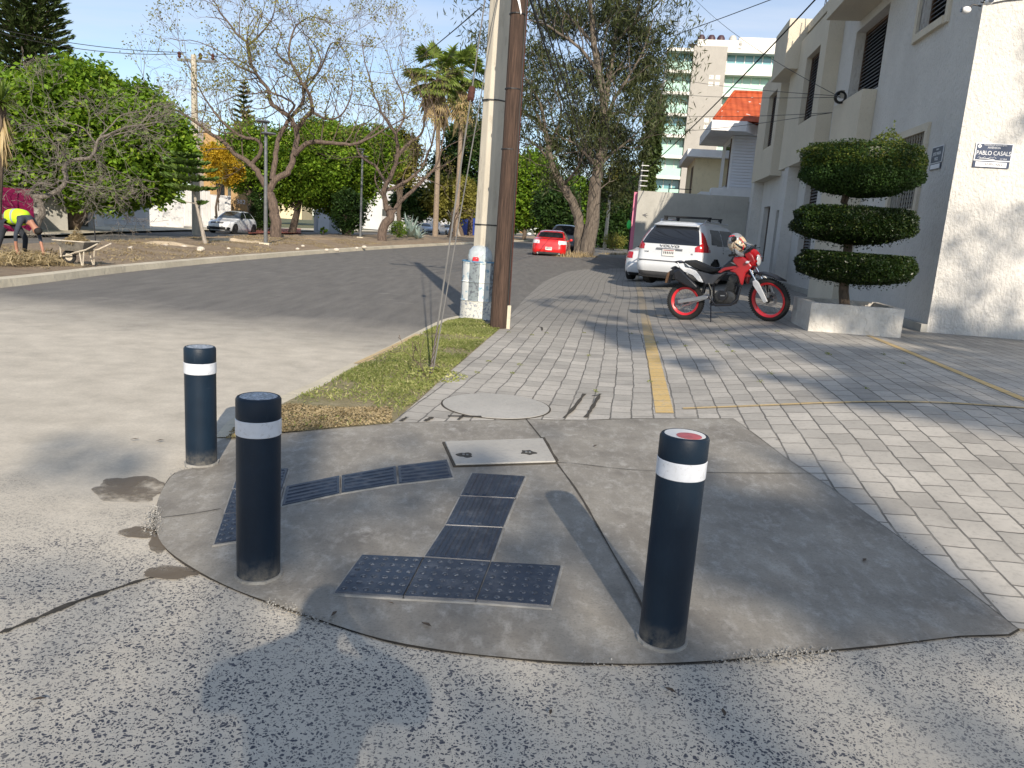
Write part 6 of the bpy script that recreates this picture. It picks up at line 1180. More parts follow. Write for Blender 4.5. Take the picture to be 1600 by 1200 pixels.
ficus('dark green tree close behind the palms and left of the concrete pole', (735, 250), (42, 60), 105, (735, 352), n=(220, 60), m_='leaf_dark', cr=1.3, size=.5, extra=((700, 270, 28, 34),), tr_r=.4)
ficus('olive green low tree at the foot of the palms', (705, 310), (40, 30), 98, (724, 365), n=(180, 60), m_='leaf_jacaranda', cr=1.1, size=.42)
ficus('low green tree between the second bare tree and the first palm', (650, 318), (36, 22), 100, (650, 360), n=(130, 60), m_='leaf_dark', cr=1., size=.45)
ficus('bright green tree just right of the wooden pole over the street', (830, 290), (40, 52), 108, (820, 360), n=(280, 70), cr=1.4, size=.5, extra=((800, 320, 36, 34), (850, 330, 40, 28)))
ficus('dark green tree behind the black sport utility car', (872, 325), (34, 34), 95, (870, 362), n=(200, 60), m_='leaf_dark', cr=1.1, size=.42)
ficus('green tree filling the gap between the casuarina and the grey wall', (965, 345), (36, 42), 80, (960, 380), n=(260, 70), cr=1., size=.36, m_='leaf_dark', extra=((985, 315, 26, 34),))
ficus('pale green tree top behind the grey wall by the fence posts', (975, 290), (30, 26), 100, (975, 360), n=(120, 60), cr=1.1, size=.45, m_='leaf_jacaranda')
ficus('tall narrow green cypress in front of the apartment block', (1018, 235), (12, 95), 62, (1018, 390), name='cypress_tree', n=(220, 60), m_='leaf_conifer', cr=.4, size=.3, group=None, tr_r=.15)
ficus('far tree closing the end of the street behind the red sedan', (905, 320), (40, 40), 170, (905, 362), n=(150, 60), cr=2., size=.8); ficus('far hazy tree behind the wooden pole', (770, 335), (60, 28), 180, (770, 360), n=(200, 60), cr=2., size=.8, m_='leaf_dark'); ficus('far tree seen between the palms trunks', (640, 330), (60, 26), 190, (640, 355), n=(200, 60), cr=2., size=.8, m_='leaf_dark')
ficus('green tree behind the white building left of the palms', (625, 250), (30, 40), 90, (625, 350), n=(120, 55), cr=1.1, size=.4, m_='leaf_jacaranda')
# casuarina with two trunks
cas = [z3([(925, 1145), (928, 1000), (938, 880), (950, 780), (975, 640), (985, 500), (965, 350), (940, 200), (925, 60), (915, -60)]), z3([(985, 480), (1005, 370), (1030, 200), (1045, 60), (1050, -60)]), z3([(980, 560), (1030, 440), (1100, 330), (1160, 220), (1200, 90)]), z3([(960, 330), (890, 230), (800, 160), (720, 110), (660, 90)]), z3([(975, 420), (900, 330), (820, 300), (760, 290)]), z3([(1000, 380), (1080, 300), (1200, 270)]), z3([(985, 520), (1060, 500), (1130, 520), (1180, 470)]), z3([(950, 780), (1000, 700), (1080, 640), (1120, 600)]), z3([(1030, 200), (1100, 120), (1180, 60), (1240, 0)]), z3([(940, 200), (860, 110), (790, 40), (740, -20)]), z3([(955, 760), (900, 690), (850, 640), (800, 620)])]
tcs, tips = limb_tree('casuarina_tree', 'tall feathery casuarina with a thick upright trunk standing by the kerb beyond the red sedan', (916, 399), [(a, *b) for a, b in zip(cas, [(.50, .10), (.18, .06), (.12, .03), (.12, .03), (.1, .03), (.1, .03), (.1, .03), (.12, .03), (.09, .03), (.1, .03), (.12, .03)])], 'bark_casuarina', 'all', None, depth=3, dy=3.2, tw=(2.0, .05), seed=11)
T = np.array([p for p, d in tips]); C_ = (T[:, None, :]+RNG.normal(size=(len(T), 34, 3))*[.55, .55, .45]).reshape(-1, 3); leaves('crown', C_, .42, 'leaf_casuarina', tcs, tcs.location, .16, .2, hang=.55)
# lower drooping masses
E_ = []
for x, y, rx, ry in ((935, 215, 46, 30), (975, 235, 42, 38), (900, 240, 36, 34), (955, 290, 40, 34), (870, 215, 34, 26), (920, 180, 40, 26), (880, 35, 52, 26), (965, 25, 46, 36), (1010, 75, 40, 44), (1000, 140, 36, 36), (945, 110, 34, 30), (845, 85, 26, 28), (900, 120, 22, 26)): q_ = PY(x, y, 55+random.uniform(-2, 2)); E_.append((tuple(q_), (rx/21.5, rx/26, ry/21.5)))
leaves('crown', clumps(E_, 340, 75, .75, .25, 1.0), .36, 'leaf_casuarina', tcs, tcs.location, .2, .2, hang=.3)
cas2 = [z3([(880, 1135), (872, 1050), (868, 970), (835, 890), (800, 830), (760, 760), (738, 690), (725, 600), (700, 550)]), z3([(725, 600), (690, 540), (640, 510), (600, 488)]), z3([(735, 660), (780, 560), (790, 470), (760, 400)]), z3([(720, 580), (700, 470), (650, 380), (620, 330)]), z3([(800, 830), (870, 740), (900, 640)]), z3([(745, 720), (690, 660), (640, 620), (600, 600)])]
tcs2, tips = limb_tree('casuarina_tree', 'casuarina trunk leaning left over the street from the same verge as the upright one', (905, 398), [(a, *b) for a, b in zip(cas2, [(.38, .13), (.14, .05), (.12, .03), (.12, .03), (.1, .03), (.1, .03)])], 'bark_casuarina', 'all', None, depth=3, dy=2.2, tw=(1.8, .045), seed=13)
T = np.array([p for p, d in tips]); C_ = (T[:, None, :]+RNG.normal(size=(len(T), 30, 3))*[.5, .5, .4]).reshape(-1, 3); leaves('crown', C_, .40, 'leaf_casuarina', tcs2, tcs2.location, .16, .2, hang=.5)
o_ = P(944, 392, .05); t = thing('street_post', 'pale concrete post standing just right of the casuarina trunk', 'post', o_); MB().tube([(0, 0, -.1), (.1, 0, 5.4)], [.17, .13], 8).build('shaft', 'pole_concrete', t); MB().box((-.5, -.04, 5.2), (.5, .04, 5.3)).build('crossarm', 'steel_grey', t)
# dry grass at the trunk feet
C_ = np.concatenate([tuft(P(872+i*9, 403+((i*7) % 3), .05), .8, 260, .42) for i in range(6)]+[tuft(P(955+i*11, 400, .1), .9, 160, .25) for i in range(4)]); tag(leaves('dry_grass', C_, .28, 'straw', aspect=.12, up=0., dirs=np.tile([[0, 0, 1.]], (len(C_), 1))+RNG.normal(size=(len(C_), 3))*.35), 'tall straw coloured dry grass round the foot of the casuarina trunks', 'dry grass', kind='stuff')
C_ = np.concatenate([tuft(P(955+i*14, 385, .1), .9, 320, 1.1) for i in range(4)]); tag(leaves('undergrowth', C_, .22, 'leaf_jacaranda'), 'yellow green undergrowth between the casuarina and the grey wall', 'undergrowth', kind='stuff')

# conifers
def conifer(name, label, Yc, xc, ytop, ybase, rpx, m_='leaf_conifer', step=.55, nb=11, size=.34, lean=(0, 0), group=None, r_tr=.35, per=26, shape=.8, up=.25, foliage_from=0., spread=.22, asp=.22):
    b = Vector((PY(xc, 340, Yc).x, Yc, .05)); top = PY(xc+lean[0], ytop, Yc); fb = PY(xc, ybase, Yc).z; k = F/Yc
    t = thing(name, label, 'tree', b, 0, group); m = MB(b); m.tube([b-Vector((0, 0, .2)), b.lerp(top, .5)+Vector((lean[1], 0, 0)), top], [r_tr, r_tr*.6, .03], 8); C_ = []; DR = []; z = fb; kk = 0
    while z < top.z-.1:
        f = (z-fb)/(top.z-fb); R_ = (rpx/k)*(1-f)**shape*random.uniform(.85, 1.08)+.12; a0 = random.uniform(0, PI); c = b.lerp(top, (z-b.z)/(top.z-b.z))
        n = max(5, int(nb*(1-.4*f)))
        for i in range(n):
            a = a0+2*PI*i/n+random.uniform(-.12, .12); L_ = R_*random.uniform(.8, 1.08); e = c+Vector((math.cos(a)*L_, math.sin(a)*L_, up*L_-.02)); md = c+Vector((math.cos(a)*L_*.5, math.sin(a)*L_*.5, up*L_*.15)); m.tube([c, md, e], [.05, .03, .015], 4, False)
            for j in range(per):
                s = .18+.85*random.random()**.8; p = c.lerp(md, s*2) if s < .5 else md.lerp(e, (s-.5)*2); w_ = spread*L_*(1-s*.5)*.6; side = Vector((-math.sin(a), math.cos(a), 0)); o_ = random.uniform(-1, 1); p = p+side*o_*w_+Vector((0, 0, random.uniform(-.02, .12)*L_*.5)); C_.append(tuple(p)); DR.append((math.cos(a)+side.x*o_*.9, math.sin(a)+side.y*o_*.9, .45))
        z += step*(1-.35*f)
    m.build('trunk', 'bark_brown', t); leaves('crown', C_, size, m_, t, b, asp, .5, dirs=DR); return t
conifer('conifer_tree', 'tall dark layered conifer rising above the green trees at the top left corner', 58, 45, -190, 175, 72, nb=17, per=95, step=.55, size=.5, r_tr=.5, asp=.2, shape=.55)
conifer('conifer_tree', 'grey green conifer top behind the large bare tree', 75, 381, 128, 260, 28, nb=11, per=34, step=.6, size=.5, r_tr=.25)
b = P(321, 382, .2); t = thing('young_pine', 'young norfolk pine with flat tiers leaning beside the crossarm pole on the median', 'tree', b); m = MB(b); Yp = b.y
tpts = [b, PY(312, 340, Yp), PY(300, 290, Yp), PY(293, 262, Yp), PY(292, 238, Yp)]; m.tube(tpts, [.075, .06, .045, .03, .012], 7); C_ = []; DR = []
for (x, y, r_) in ((292, 244, 16), (293, 256, 26), (295, 268, 34), (297, 281, 38), (300, 296, 30), (305, 318, 20)):
    c = PY(x, y, Yp); a0 = random.random()*3
    for i in range(7 if y < 300 else 3):
        a = a0+2*PI*i/(7 if y < 300 else 3); L_ = r_/36.6*random.uniform(.85, 1.1); e = c+Vector((math.cos(a)*L_, math.sin(a)*L_, .12*L_)); m.tube([c, e], [.018, .008], 4, False)
        for j in range(90): s = (.15 if y < 300 else .7)+(.85 if y < 300 else .3)*random.random(); p = c.lerp(e, s); sd = Vector((-math.sin(a), math.cos(a), 0)); o_ = random.uniform(-1, 1); C_.append(tuple(p+sd*o_*.22*L_)); DR.append((math.cos(a)+sd.x*o_, math.sin(a)+sd.y*o_, .5))
m.build('trunk', 'bark_pale', t); leaves('crown', C_, .26, 'leaf_young_pine', t, b, .36, .5, dirs=DR)
# palms
def palm(label, xc, yc, ybase, r, Yc, lean):
    b = Vector((PY(xc+lean, 345, Yc).x, Yc, .1)); c = PY(xc, yc, Yc); t = thing('fan_palm', label, 'palm tree', b, 0, 'fan palms'); m = MB(b); m.tube(rings([tuple(b), tuple(b.lerp(c, .5)+Vector((.15, 0, 0))), tuple(c)], 8), [.30-.007*i for i in range(17)], 10); m.build('trunk', 'palm_bark', t, smooth=True); k = F/Yc; R_ = r/k
    fr = MB(b); dr = MB(b)
    for i in range(54):
        dead = i > 42; el = random.uniform(-1.0, 1.25) if not dead else random.uniform(-1.45, -.95); a = random.uniform(0, 2*PI); L_ = R_*(random.uniform(.5, .75) if not dead else random.uniform(.55, .9)); d = Vector((math.cos(a)*math.cos(el), math.sin(a)*math.cos(el), math.sin(el))); st = c-Vector((0, 0, .0 if not dead else R_*random.uniform(.1, .7)))
        h_ = st+d*L_*(.65 if not dead else .3); g_ = fr if not dead else dr; g_.tube([st, h_], .03, 3, False); sd = d.cross(Vector((0, 0, 1))).normalized(); up_ = sd.cross(d); nf = 15
        for j in range(nf):
            th = -1.25+2.5*j/(nf-1); e = h_+(d*math.cos(th)+sd*math.sin(th))*L_*random.uniform(.5, .65)+Vector((0, 0, -abs(th)*.15*L_-(.1*L_ if not dead else .3*L_))); wv = (sd*math.cos(th)-d*math.sin(th))*L_*.062; md = h_.lerp(e, .6)+up_*.04*L_; g_.add([h_, md-wv, e, md+wv], [(0, 1, 2, 3)])
    fr.build('crown', 'leaf_palm', t, fix=False); dr.build('dead_fronds', 'leaf_dry', t, fix=False)
palm('taller fan palm with a straight trunk, left one of the two palms', 684, 112, 372, 62, 81, -3); palm('slightly shorter fan palm partly behind the guy wire, right one of the two palms', 722, 112, 372, 56, 88, -10)
# yucca at the left edge
b = Vector((PY(-12, 400, 21).x, 21, .1)); c = PY(2, 158, 21); t = thing('yucca_tree', 'spiky yucca head with dry hanging leaves at the left edge of the picture', 'plant', b); MB(b).tube([b, b.lerp(c, .6), c], [.2, .15, .13], 9).build('trunk', 'bark_brown', t); g_ = MB(b); dr = MB(b)
for i in range(300):
    dead = i > 170; el = random.uniform(-.35, 1.4) if not dead else random.uniform(-1.55, -1.0); a = random.uniform(0, 2*PI); L_ = random.uniform(.6, .85); d = Vector((math.cos(a)*math.cos(el), math.sin(a)*math.cos(el), math.sin(el))); s_ = c-Vector((0, 0, random.uniform(0, .9) if dead else 0)); sd = d.cross(Vector((0, 0, 1.01))).normalized()*.028; e = s_+d*L_-Vector((0, 0, .12)); (dr if dead else g_).add([s_-sd*.5, s_.lerp(e, .4)-sd, e, s_.lerp(e, .4)+sd], [(0, 1, 2, 3)])
g_.build('crown', 'leaf_palm', t, fix=False); dr.build('dead_leaves', 'leaf_dry', t, fix=False)
# agave, shrubs
def spiky(label, x, y, n, L_, m_, cat='agave', w=.09):
    b = P(x, y, .15); t = thing('agave', label, cat, b); g_ = MB(b)
    for i in range(n):
        a = 2.4*i; el = random.uniform(.25, 1.45); d = Vector((math.cos(a)*math.cos(el), math.sin(a)*math.cos(el), math.sin(el))); l_ = L_*random.uniform(.75, 1.05); sd = d.cross(Vector((0, 0, 1.01))).normalized()*w*L_; up_ = sd.cross(d).normalized()*.03; e = b+d*l_; md = b+d*l_*.45
        g_.add([b-sd*.6, md-sd, e, md+sd, b+sd*.6, b-up_, md-up_*1.5], [(0, 1, 6, 5), (1, 2, 6), (2, 3, 6), (3, 4, 5, 6)])
    g_.build('leaf_rosette', m_, t, fix=False); return t
spiky('big blue grey agave with long pointed leaves right of the second bare tree', 640, 371, 40, 2.3, 'leaf_agave', w=.06); spiky('small agave beside the big blue grey one', 652, 373, 20, 1.1, 'leaf_agave')
def shrub(label, x, y, r, h_, m_='leaf_ficus', size=.12, n=60):
    b = P(x, y, .12); t = thing('shrub', label, 'shrub', b); m = MB(b); [m.tube([b, b+Vector((random.uniform(-r, r)*.6, random.uniform(-r, r)*.6, h_*.8))], [.03, .01], 4) for i in range(5)]; m.build('stems', 'bark_brown', t); leaves('foliage', clumps([((b.x, b.y, b.z+h_*.55), (r, r, h_*.5))], n, 30, r*.35, .4), size, m_, t, b, .5)
shrub('small leafy green shrub in front of the agave', 622, 372, .75, 1.3, n=70); shrub('tiny green plant on the median right of the large bare trunk', 505, 367, .25, .6, n=14); shrub('yellow green shrub behind the dry grass by the casuarina', 958, 392, 1., 1.6, 'leaf_jacaranda')
for i in range(3):
    b = P(700+i*9, 372-i, .1); t = thing('cactus_cluster', ('leftmost', 'middle', 'rightmost')[i]+' of the dark bare stems near the palm trunks', 'plant', b); m = MB(b); tips = []; grow(m, b, Vector((0, 0, 1)), 1.6, .16, 2, tips, .5, (2, 3), .2, .2); m.build('stem', 'bark_brown' if i < 2 else 'bark_pale', t)

# ------------------------------------------------------------------ trees behind the camera that throw the dappled shade
def shade_tree(label, regions, zr, loc, size=.16):
    global RNG
    RNG = np.random.default_rng(31); random.seed(31); pts = []
    for (poly, n, thr, freq, hz) in regions:
        if hz is None:
            w_ = px(*poly); xs = [p.x for p in w_]; ys = [p.y for p in w_]; x = RNG.uniform(min(xs), max(xs), n*3); y = RNG.uniform(min(ys), max(ys), n*3); k = inside(x, y, w_); x, y = x[k], y[k]; z = np.array([zf(a, b) for a, b in zip(x, y)])
        else:
            u = RNG.uniform(poly[0], poly[1], n*3); z = RNG.uniform(hz[0], hz[1], n*3); x = u*N.x+(V0-.02)*D.x; y = u*N.y+(V0-.02)*D.y
        k = np.array([noise.noise(Vector((a*freq, b*freq*.7, c_*freq)))+.5*noise.noise(Vector((a*freq*2.6, b*freq*2., 7+c_*freq*2.6))) > thr for a, b, c_ in zip(x, y, z)]); x, y, z = x[k][:n], y[k][:n], z[k][:n]
        h_ = RNG.uniform(zr[0], zr[1], len(x)); s = (h_-z)/S.z; pts.append(np.stack([x+S.x*s, y+S.y*s, h_], 1))
    C_ = np.concatenate(pts); b = Vector((loc[0], loc[1], 0)); t = thing('shade_tree', label, 'tree', b); ctr = Vector(C_.mean(0)); m = MB(b); m.tube([b, b.lerp(ctr, .5)+Vector((.4, 0, 0)), ctr], [.3, .22, .12], 10)
    for i in range(14): p = Vector(C_[RNG.integers(len(C_))]); s_ = b.lerp(ctr, random.uniform(.5, .95)); m.tube([s_, s_.lerp(p, .5)+Vector((0, 0, .3)), p], [.08, .05, .02], 6)
    m.build('trunk', 'bark_brown', t, smooth=True); leaves('crown', C_, size, 'leaf_dark', t, b, .6, .4)
shade_tree('leafy street tree behind the photographer shading the near concrete', [(((-60, 905), (110, 880), (300, 960), (520, 1000), (700, 1020), (1000, 1040), (1600, 1000), (1750, 1300), (-60, 1300)), 560, -.45, .7, None), (((1060, 760), (1120, 680), (1250, 690), (1600, 985), (1300, 1020), (1060, 1035)), 2300, -.15, .9, None), (((340, 905), (480, 905), (505, 650), (400, 640)), 1100, -.35, 1.5, None), (((620, 980), (500, 800), (640, 670), (860, 670), (880, 900), (760, 1000)), 650, -.05, 1.2, None), (((100, 640), (240, 640), (240, 760), (20, 760)), 200, .05, 1.5, None)], (11, 15), (6.5, -25), .12)
shade_tree('second leafy street tree behind the photographer shading the parking bays', [(((1150, 600), (1350, 640), (1600, 690), (1760, 720), (1760, 518), (1100, 515), (900, 500), (960, 540)), 8500, -.15, .6, None), (((820, 470), (1000, 520), (1240, 540), (1240, 480), (1000, 450)), 1800, .12, 1.1, None), ((4.95, 9.5), 900, -.25, .8, (-.1, 2.4)), ((5.5, 9.5), 180, .1, 1.0, (2.4, 5.0))], (12, 16), (12, -16), .2)

# ------------------------------------------------------------------ street lamps, crossarm pole, small things on the median
for (x, yb, yt, lb) in ((415, 384, 188, 'slim grey street lamp with two round discs standing in front of the large bare tree'), (563, 373, 232, 'slim grey street lamp farther along the median, left of the second bare tree')):
    b = P(x, yb, .15); zt = PY(x, yt, b.y).z; t = thing('street_lamp', lb, 'street lamp', b); h_ = zt-b.z
    MB().tube([(0, 0, 0), (0, 0, h_)], [.085, .06], 10).build('pole', 'steel_grey', t, smooth=True); MB().box((-.2, -.2, -.05), (.2, .2, .12)).build('footing', 'kerb_concrete', t)
    for sg, dz in ((-1, .0), (1, -.45)):
        m = MB(); m.tube([(0, 0, h_-.35+dz*.3), (sg*.16, 0, h_-.12+dz)], .025, 6); m.build('arm', 'steel_grey', t); m = MB(); m.lathe([(.0, h_+dz), (.26, h_-.01+dz), (.30, h_-.06+dz), (.24, h_-.09+dz), (0, h_-.09+dz)], (sg*.12, 0, 0), 20); m.build('lamp_disc', 'steel_grey', t, smooth=True)
b = P(307, 365, .1); h_ = PY(306, 86, b.y).z-.1; t = thing('crossarm_pole', 'tall pale pole with crossarm and insulators left of the white hatchback', 'utility pole', b); MB().tube([(0, 0, -.1), (0, 0, h_)], [.24, .14], 10).build('shaft', 'pole_concrete', t, smooth=True)
MB().box((-.85, -.06, h_-.35), (1.1, .06, h_-.22)).build('crossarm', 'steel_grey', t); MB().tube([(-.6, 0, h_-.3), (0, 0, h_-.9)], .03, 5).build('brace', 'steel_grey', t); MB().tube([(-.7, 0, h_-3.4), (.3, 0, h_-3.5)], .03, 5).build('spreader', 'steel_grey', t)
for x in (-.75, .35, 1.0): MB().lathe([(.03, h_-.22), (.10, h_-.12), (.07, h_-.05), (.11, h_+.02), (.04, h_+.12), (0, h_+.13)], (x, 0, 0), 10).build('insulator', 'rust_red', t)
C_ = []
def heap(name, label, x, y, rx, ry, h_, m_, cat='heap', kind=None):
    b = P(x, y, .12); m = MB(); n = 26; vs = []; fs = []
    for i in range(7):
        for k in range(n): a = 2*PI*k/n; r_ = 1-i/6.; q_ = 1+.25*noise.noise(Vector((math.cos(a)*2, math.sin(a)*2, x))); vs.append((rx*r_*q_*math.cos(a), ry*r_*q_*math.sin(a), h_*(1-r_**1.6)*(1+.3*noise.noise(Vector((math.cos(a)*3*r_, math.sin(a)*3*r_, y))))-.04))
    for i in range(6):
        for k in range(n): fs.append((i*n+k, i*n+(k+1) % n, (i+1)*n+(k+1) % n, (i+1)*n+k))
    m.add(vs, fs); o = m.build(name, m_, None, smooth=True, loc=b); return tag(o, label, cat)
heap('sand_heap', 'low pale sand heap on the median behind the wheelbarrow, left of the young pine', 262, 386, 1.6, .6, .22, 'sand'); heap('sand_heap', 'low pale sand heap on the median between the young pine and the street lamp', 365, 381, 1.9, .7, .26, 'sand'); heap('sand_heap', 'low heap of dry soil on the median right of the large bare trunk', 500, 377, 2.4, .8, .24, 'median_dirt'); heap('sand_heap', 'small pale sand heap by the foot of the street lamp', 402, 383, .9, .4, .22, 'sand')
heap('cut_grass_heap', 'heap of cut dry grass under the hands of the bending worker', 38, 408, 1.5, .5, .20, 'straw')
C_ = np.concatenate([tuft(P(8+i*12, 406+(i % 2)*5, .16), .42, 420, .26) for i in range(7)]); tag(leaves('cut_grass', C_, .16, 'straw', aspect=.12), 'loose cut dry grass raked together at the feet of the worker', 'cut grass', kind='stuff')
gx = RNG.uniform(-16, -8, 30000); gy = RNG.uniform(9, 46, 30000); uu = gx*N.x+gy*N.y; vv = gx*D.x+gy*D.y; k = inside(uu, vv, [(a-.35, b) for a, b in ME]+FE) & (np.array([noise.noise(Vector((a*.6, b*.6, 2))) for a, b in zip(gx, gy)]) > .02); gx, gy = gx[k], gy[k]
tag(leaves('dead_grass', np.stack([gx, gy, np.array([med(a, b)+.03 for a, b in zip(gx, gy)])], 1), .10, 'straw', aspect=.16), 'short dead grass scattered over the bare soil of the median', 'dead grass', kind='stuff')
random.seed(21)
for i in range(16):
    x = random.choice((118, 150, 205, 300, 322, 345, 470, 520, 560, 245)); b = P(x+random.uniform(-14, 14), random.uniform(384, 394), .17); m = MB(); m.ball((0, 0, 0), random.uniform(.06, .14), 5, (1, .8, .6)); o = m.build('stone', 'stone_pale', None, loc=b); tag(o, 'small pale stone lying on the bare soil of the median', 'stone', 'pale stones on the median')
for i, (x, y, s, m_, lb) in enumerate(((815, 364, .75, 'trash_orange', 'pale orange bundle of rubbish on the far kerb right of the wooden pole'), (827, 367, .5, 'plastic_white', 'white rubbish bag on the far kerb left of the red sedan'), (836, 366, .45, 'stone_pale', 'grey rubbish bag right of the white one on the far kerb'))):
    b = P(x, y, .1); m = MB(); m.ball((0, 0, s*.5), s, 8, (1.2, .8, .75)); o = m.build('rubbish_bag', m_, None, smooth=True, loc=b); tag(o, lb, 'rubbish')
# wheelbarrow seen from its wheel end, handles to the right
b = P(120, 413, .14); s = 1.0; t = thing('wheelbarrow', 'old mortar stained wheelbarrow on the median beside the kerb', 'wheelbarrow', b, rad(-4)); t.scale = (.80,)*3
def fr(z, x0, x1, y0, y1): return [(x0, y0, z), (x1, y0, z), (x1, y1, z), (x0, y1, z)]
m = MB(); o_, i_ = fr(.62, -.42, .46, -.34, .34), fr(.60, -.38, .42, -.30, .30); lo, li = fr(.36, -.18, .30, -.20, .20), fr(.385, -.16, .28, -.18, .18)
m.add(lo+o_, [(3, 2, 1, 0), (0, 1, 5, 4), (1, 2, 6, 5), (2, 3, 7, 6), (3, 0, 4, 7)]); m.add(li+i_, [(0, 1, 2, 3), (4, 5, 1, 0), (5, 6, 2, 1), (6, 7, 3, 2), (7, 4, 0, 3)]); m.build('tray', 'barrow_tray', t, fix=False)
MB().tube(o_+[o_[0]], .016, 6).build('tray_rim', 'barrow_frame', t)
w_ = MB().torus((-.20, 0, .19), .145, .045, 'Y', 30, 10).build('wheel', 'rubber', t, smooth=True); MB().lathe([(.11, -.02), (.11, .02)], (-.20, 0, .19), 20, 'Y').build('rim', 'barrow_frame', w_)
for sg in (1, -1):
    MB().tube([(-.34, sg*.05, .20), (-.20, sg*.10, .22), (.15, sg*.22, .34), (.45, sg*.27, .42), (.80, sg*.30, .60)], .02, 7).build('handle', 'barrow_frame', t, smooth=True)
    m = MB(); m.tube([(.22, sg*.2, .36), (.30, sg*.24, 0)], .018, 6); m.tube([(.36, sg*.22, .38), (.33, sg*.24, 0)], .018, 6); m.build('leg', 'barrow_frame', t)
    MB().tube([(-.33, sg*.18, .59), (-.34, sg*.13, .2)], .018, 6).build('front_strut', 'barrow_frame', t)
MB().tube([(-.34, -.15, .2), (-.39, 0, .19), (-.34, .15, .2)], .022, 7).build('nose_guard', 'barrow_frame', t, smooth=True)
b2_ = b+Vector((.02, 0, .445)); C_ = np.concatenate([tuft(b2_, .28, 1500, .24), tuft(b2_+Vector((.02, 0, .05)), .15, 250, .34)]); tag(leaves('weed_load', C_, .10, 'straw', aspect=.16), 'heap of dry weeds piled in the wheelbarrow', 'weeds'); o = [x for x in bpy.data.objects if x.name == 'weed_load'][0]
o = MB().lathe([(.24, -.02), (.18, .08), (.08, .16), (0, .19)], n=16, ey=.8).build('soil_load', 'straw', None, loc=b2_); tag(o, 'soil core of the load heaped in the wheelbarrow tray', 'soil')
b = P(150, 388, .15); t = thing('thin_stake', 'thin dark stake standing in the median right of the wheelbarrow', 'stake', b); MB().tube([(0, 0, -.05), (-.03, 0, .85)], .018, 6).build('stake', 'steel_dark', t)

# ------------------------------------------------------------------ people
# worker bent double, hands on the ground, facing right
wb = P(26, 404, .16); t = thing('person', 'worker in yellow green safety vest bending down with both hands on the ground', 'person', wb, rad(-8)); t.scale = (.93,)*3
J = {'pelvis': ((-.16, 0, .88), (.15, .13)), 'waist': ((-.02, 0, .98), (.13, .14)), 'chest': ((.20, 0, .98), (.15, .17)), 'neck_base': ((.40, 0, .88), (.08, .10)), 'neck': ((.47, 0, .80), .055), 'head': ((.55, 0, .70), (.085, .095)), 'crown': ((.60, 0, .60), (.07, .08)),
     'sh_l': ((.34, .19, .88), .07), 'el_l': ((.40, .27, .55), .045), 'wr_l': ((.50, .22, .26), .030), 'ha_l': ((.53, .21, .16), (.025, .045)),
     'sh_r': ((.32, -.19, .88), .07), 'el_r': ((.26, -.29, .56), .045), 'wr_r': ((.22, -.25, .26), .030), 'ha_r': ((.24, -.25, .15), (.025, .045)),
     'hip_l': ((-.14, .12, .84), .11), 'kn_l': ((.12, .17, .48), .065), 'an_l': ((.05, .18, .09), .045), 'to_l': ((.23, .19, .04), (.045, .035)),
     'hip_r': ((-.16, -.12, .84), .11), 'kn_r': ((-.22, -.18, .47), .065), 'an_r': ((-.36, -.19, .09), .045), 'to_r': ((-.18, -.21, .04), (.045, .035))}
E_ = [('pelvis', 'waist'), ('waist', 'chest'), ('chest', 'neck_base'), ('neck_base', 'neck'), ('neck', 'head'), ('head', 'crown'), ('chest', 'sh_l'), ('sh_l', 'el_l'), ('el_l', 'wr_l'), ('wr_l', 'ha_l'), ('chest', 'sh_r'), ('sh_r', 'el_r'), ('el_r', 'wr_r'), ('wr_r', 'ha_r'), ('pelvis', 'hip_l'), ('hip_l', 'kn_l'), ('kn_l', 'an_l'), ('an_l', 'to_l'), ('pelvis', 'hip_r'), ('hip_r', 'kn_r'), ('kn_r', 'an_r'), ('an_r', 'to_r')]
for sd, sg in (('l', 1), ('r', -1)):
    hx_, hy_, hz_ = J['ha_'+sd][0]
    for k in range(4):
        a = (k-1.5)*.024; J[f'f{k}{sd}'] = ((hx_+.035, hy_+a, hz_-.045), .0095); J[f'g{k}{sd}'] = ((hx_+.06+.004*k, hy_+a*1.3, hz_-.095), .008); E_ += [('ha_'+sd, f'f{k}{sd}'), (f'f{k}{sd}', f'g{k}{sd}')]
    J['t'+sd] = ((hx_+.03, hy_-sg*.055, hz_-.03), .0105); E_.append(('wr_'+sd, 't'+sd))
def cls(a, b, c):
    s = a+b
    if 'kn_' in s or 'hip' in s or 'pelvis' in s and 'waist' not in s: return 2 if 'an_' not in s or 'kn_' in s else 2
    if 'to_' in s: return 3
    if 'an_' in s: return 2
    if 'neck' == b or 'head' in s or 'ha_' in s or (a[0] in 'fg' and a[1].isdigit()) or b[0] == 't' and len(b) == 2 or b[0] == 'f': return 0
    if 'wr_' in s: return 1 if c.z > .42 else 0
    return 1
body = figure('body', J, E_, cls, ['skin', 'shirt_dark', 'denim_dark', 'plastic_black'], t)
Jv = {'a': ((-.20, 0, .91), (.19, .19)), 'b': ((-.02, 0, .965), (.20, .20)), 'c': ((.20, 0, .965), (.21, .21)), 'd': ((.34, 0, .90), (.17, .20))}
vest = figure('safety_vest', Jv, [('a', 'b'), ('b', 'c'), ('c', 'd')], lambda a, b, c: 1 if (abs(c.x-.06) < .025 or abs(c.x+.14) < .02) else 0, ['hivis', 'hivis_band'], t)
Jh = {'a': ((.545, 0, .735), (.098, .10)), 'b': ((.585, 0, .64), (.092, .10)), 'c': ((.615, 0, .585), (.06, .07))}
hair = figure('hair', Jh, [('a', 'b'), ('b', 'c')], lambda a, b, c: 0, ['hair_black'], t); hair.location = (.022, 0, .01)
MB().ball((.49, 0, .66), .022, 6, (.8, .6, 1.1)).build('nose', 'skin', t, smooth=True)
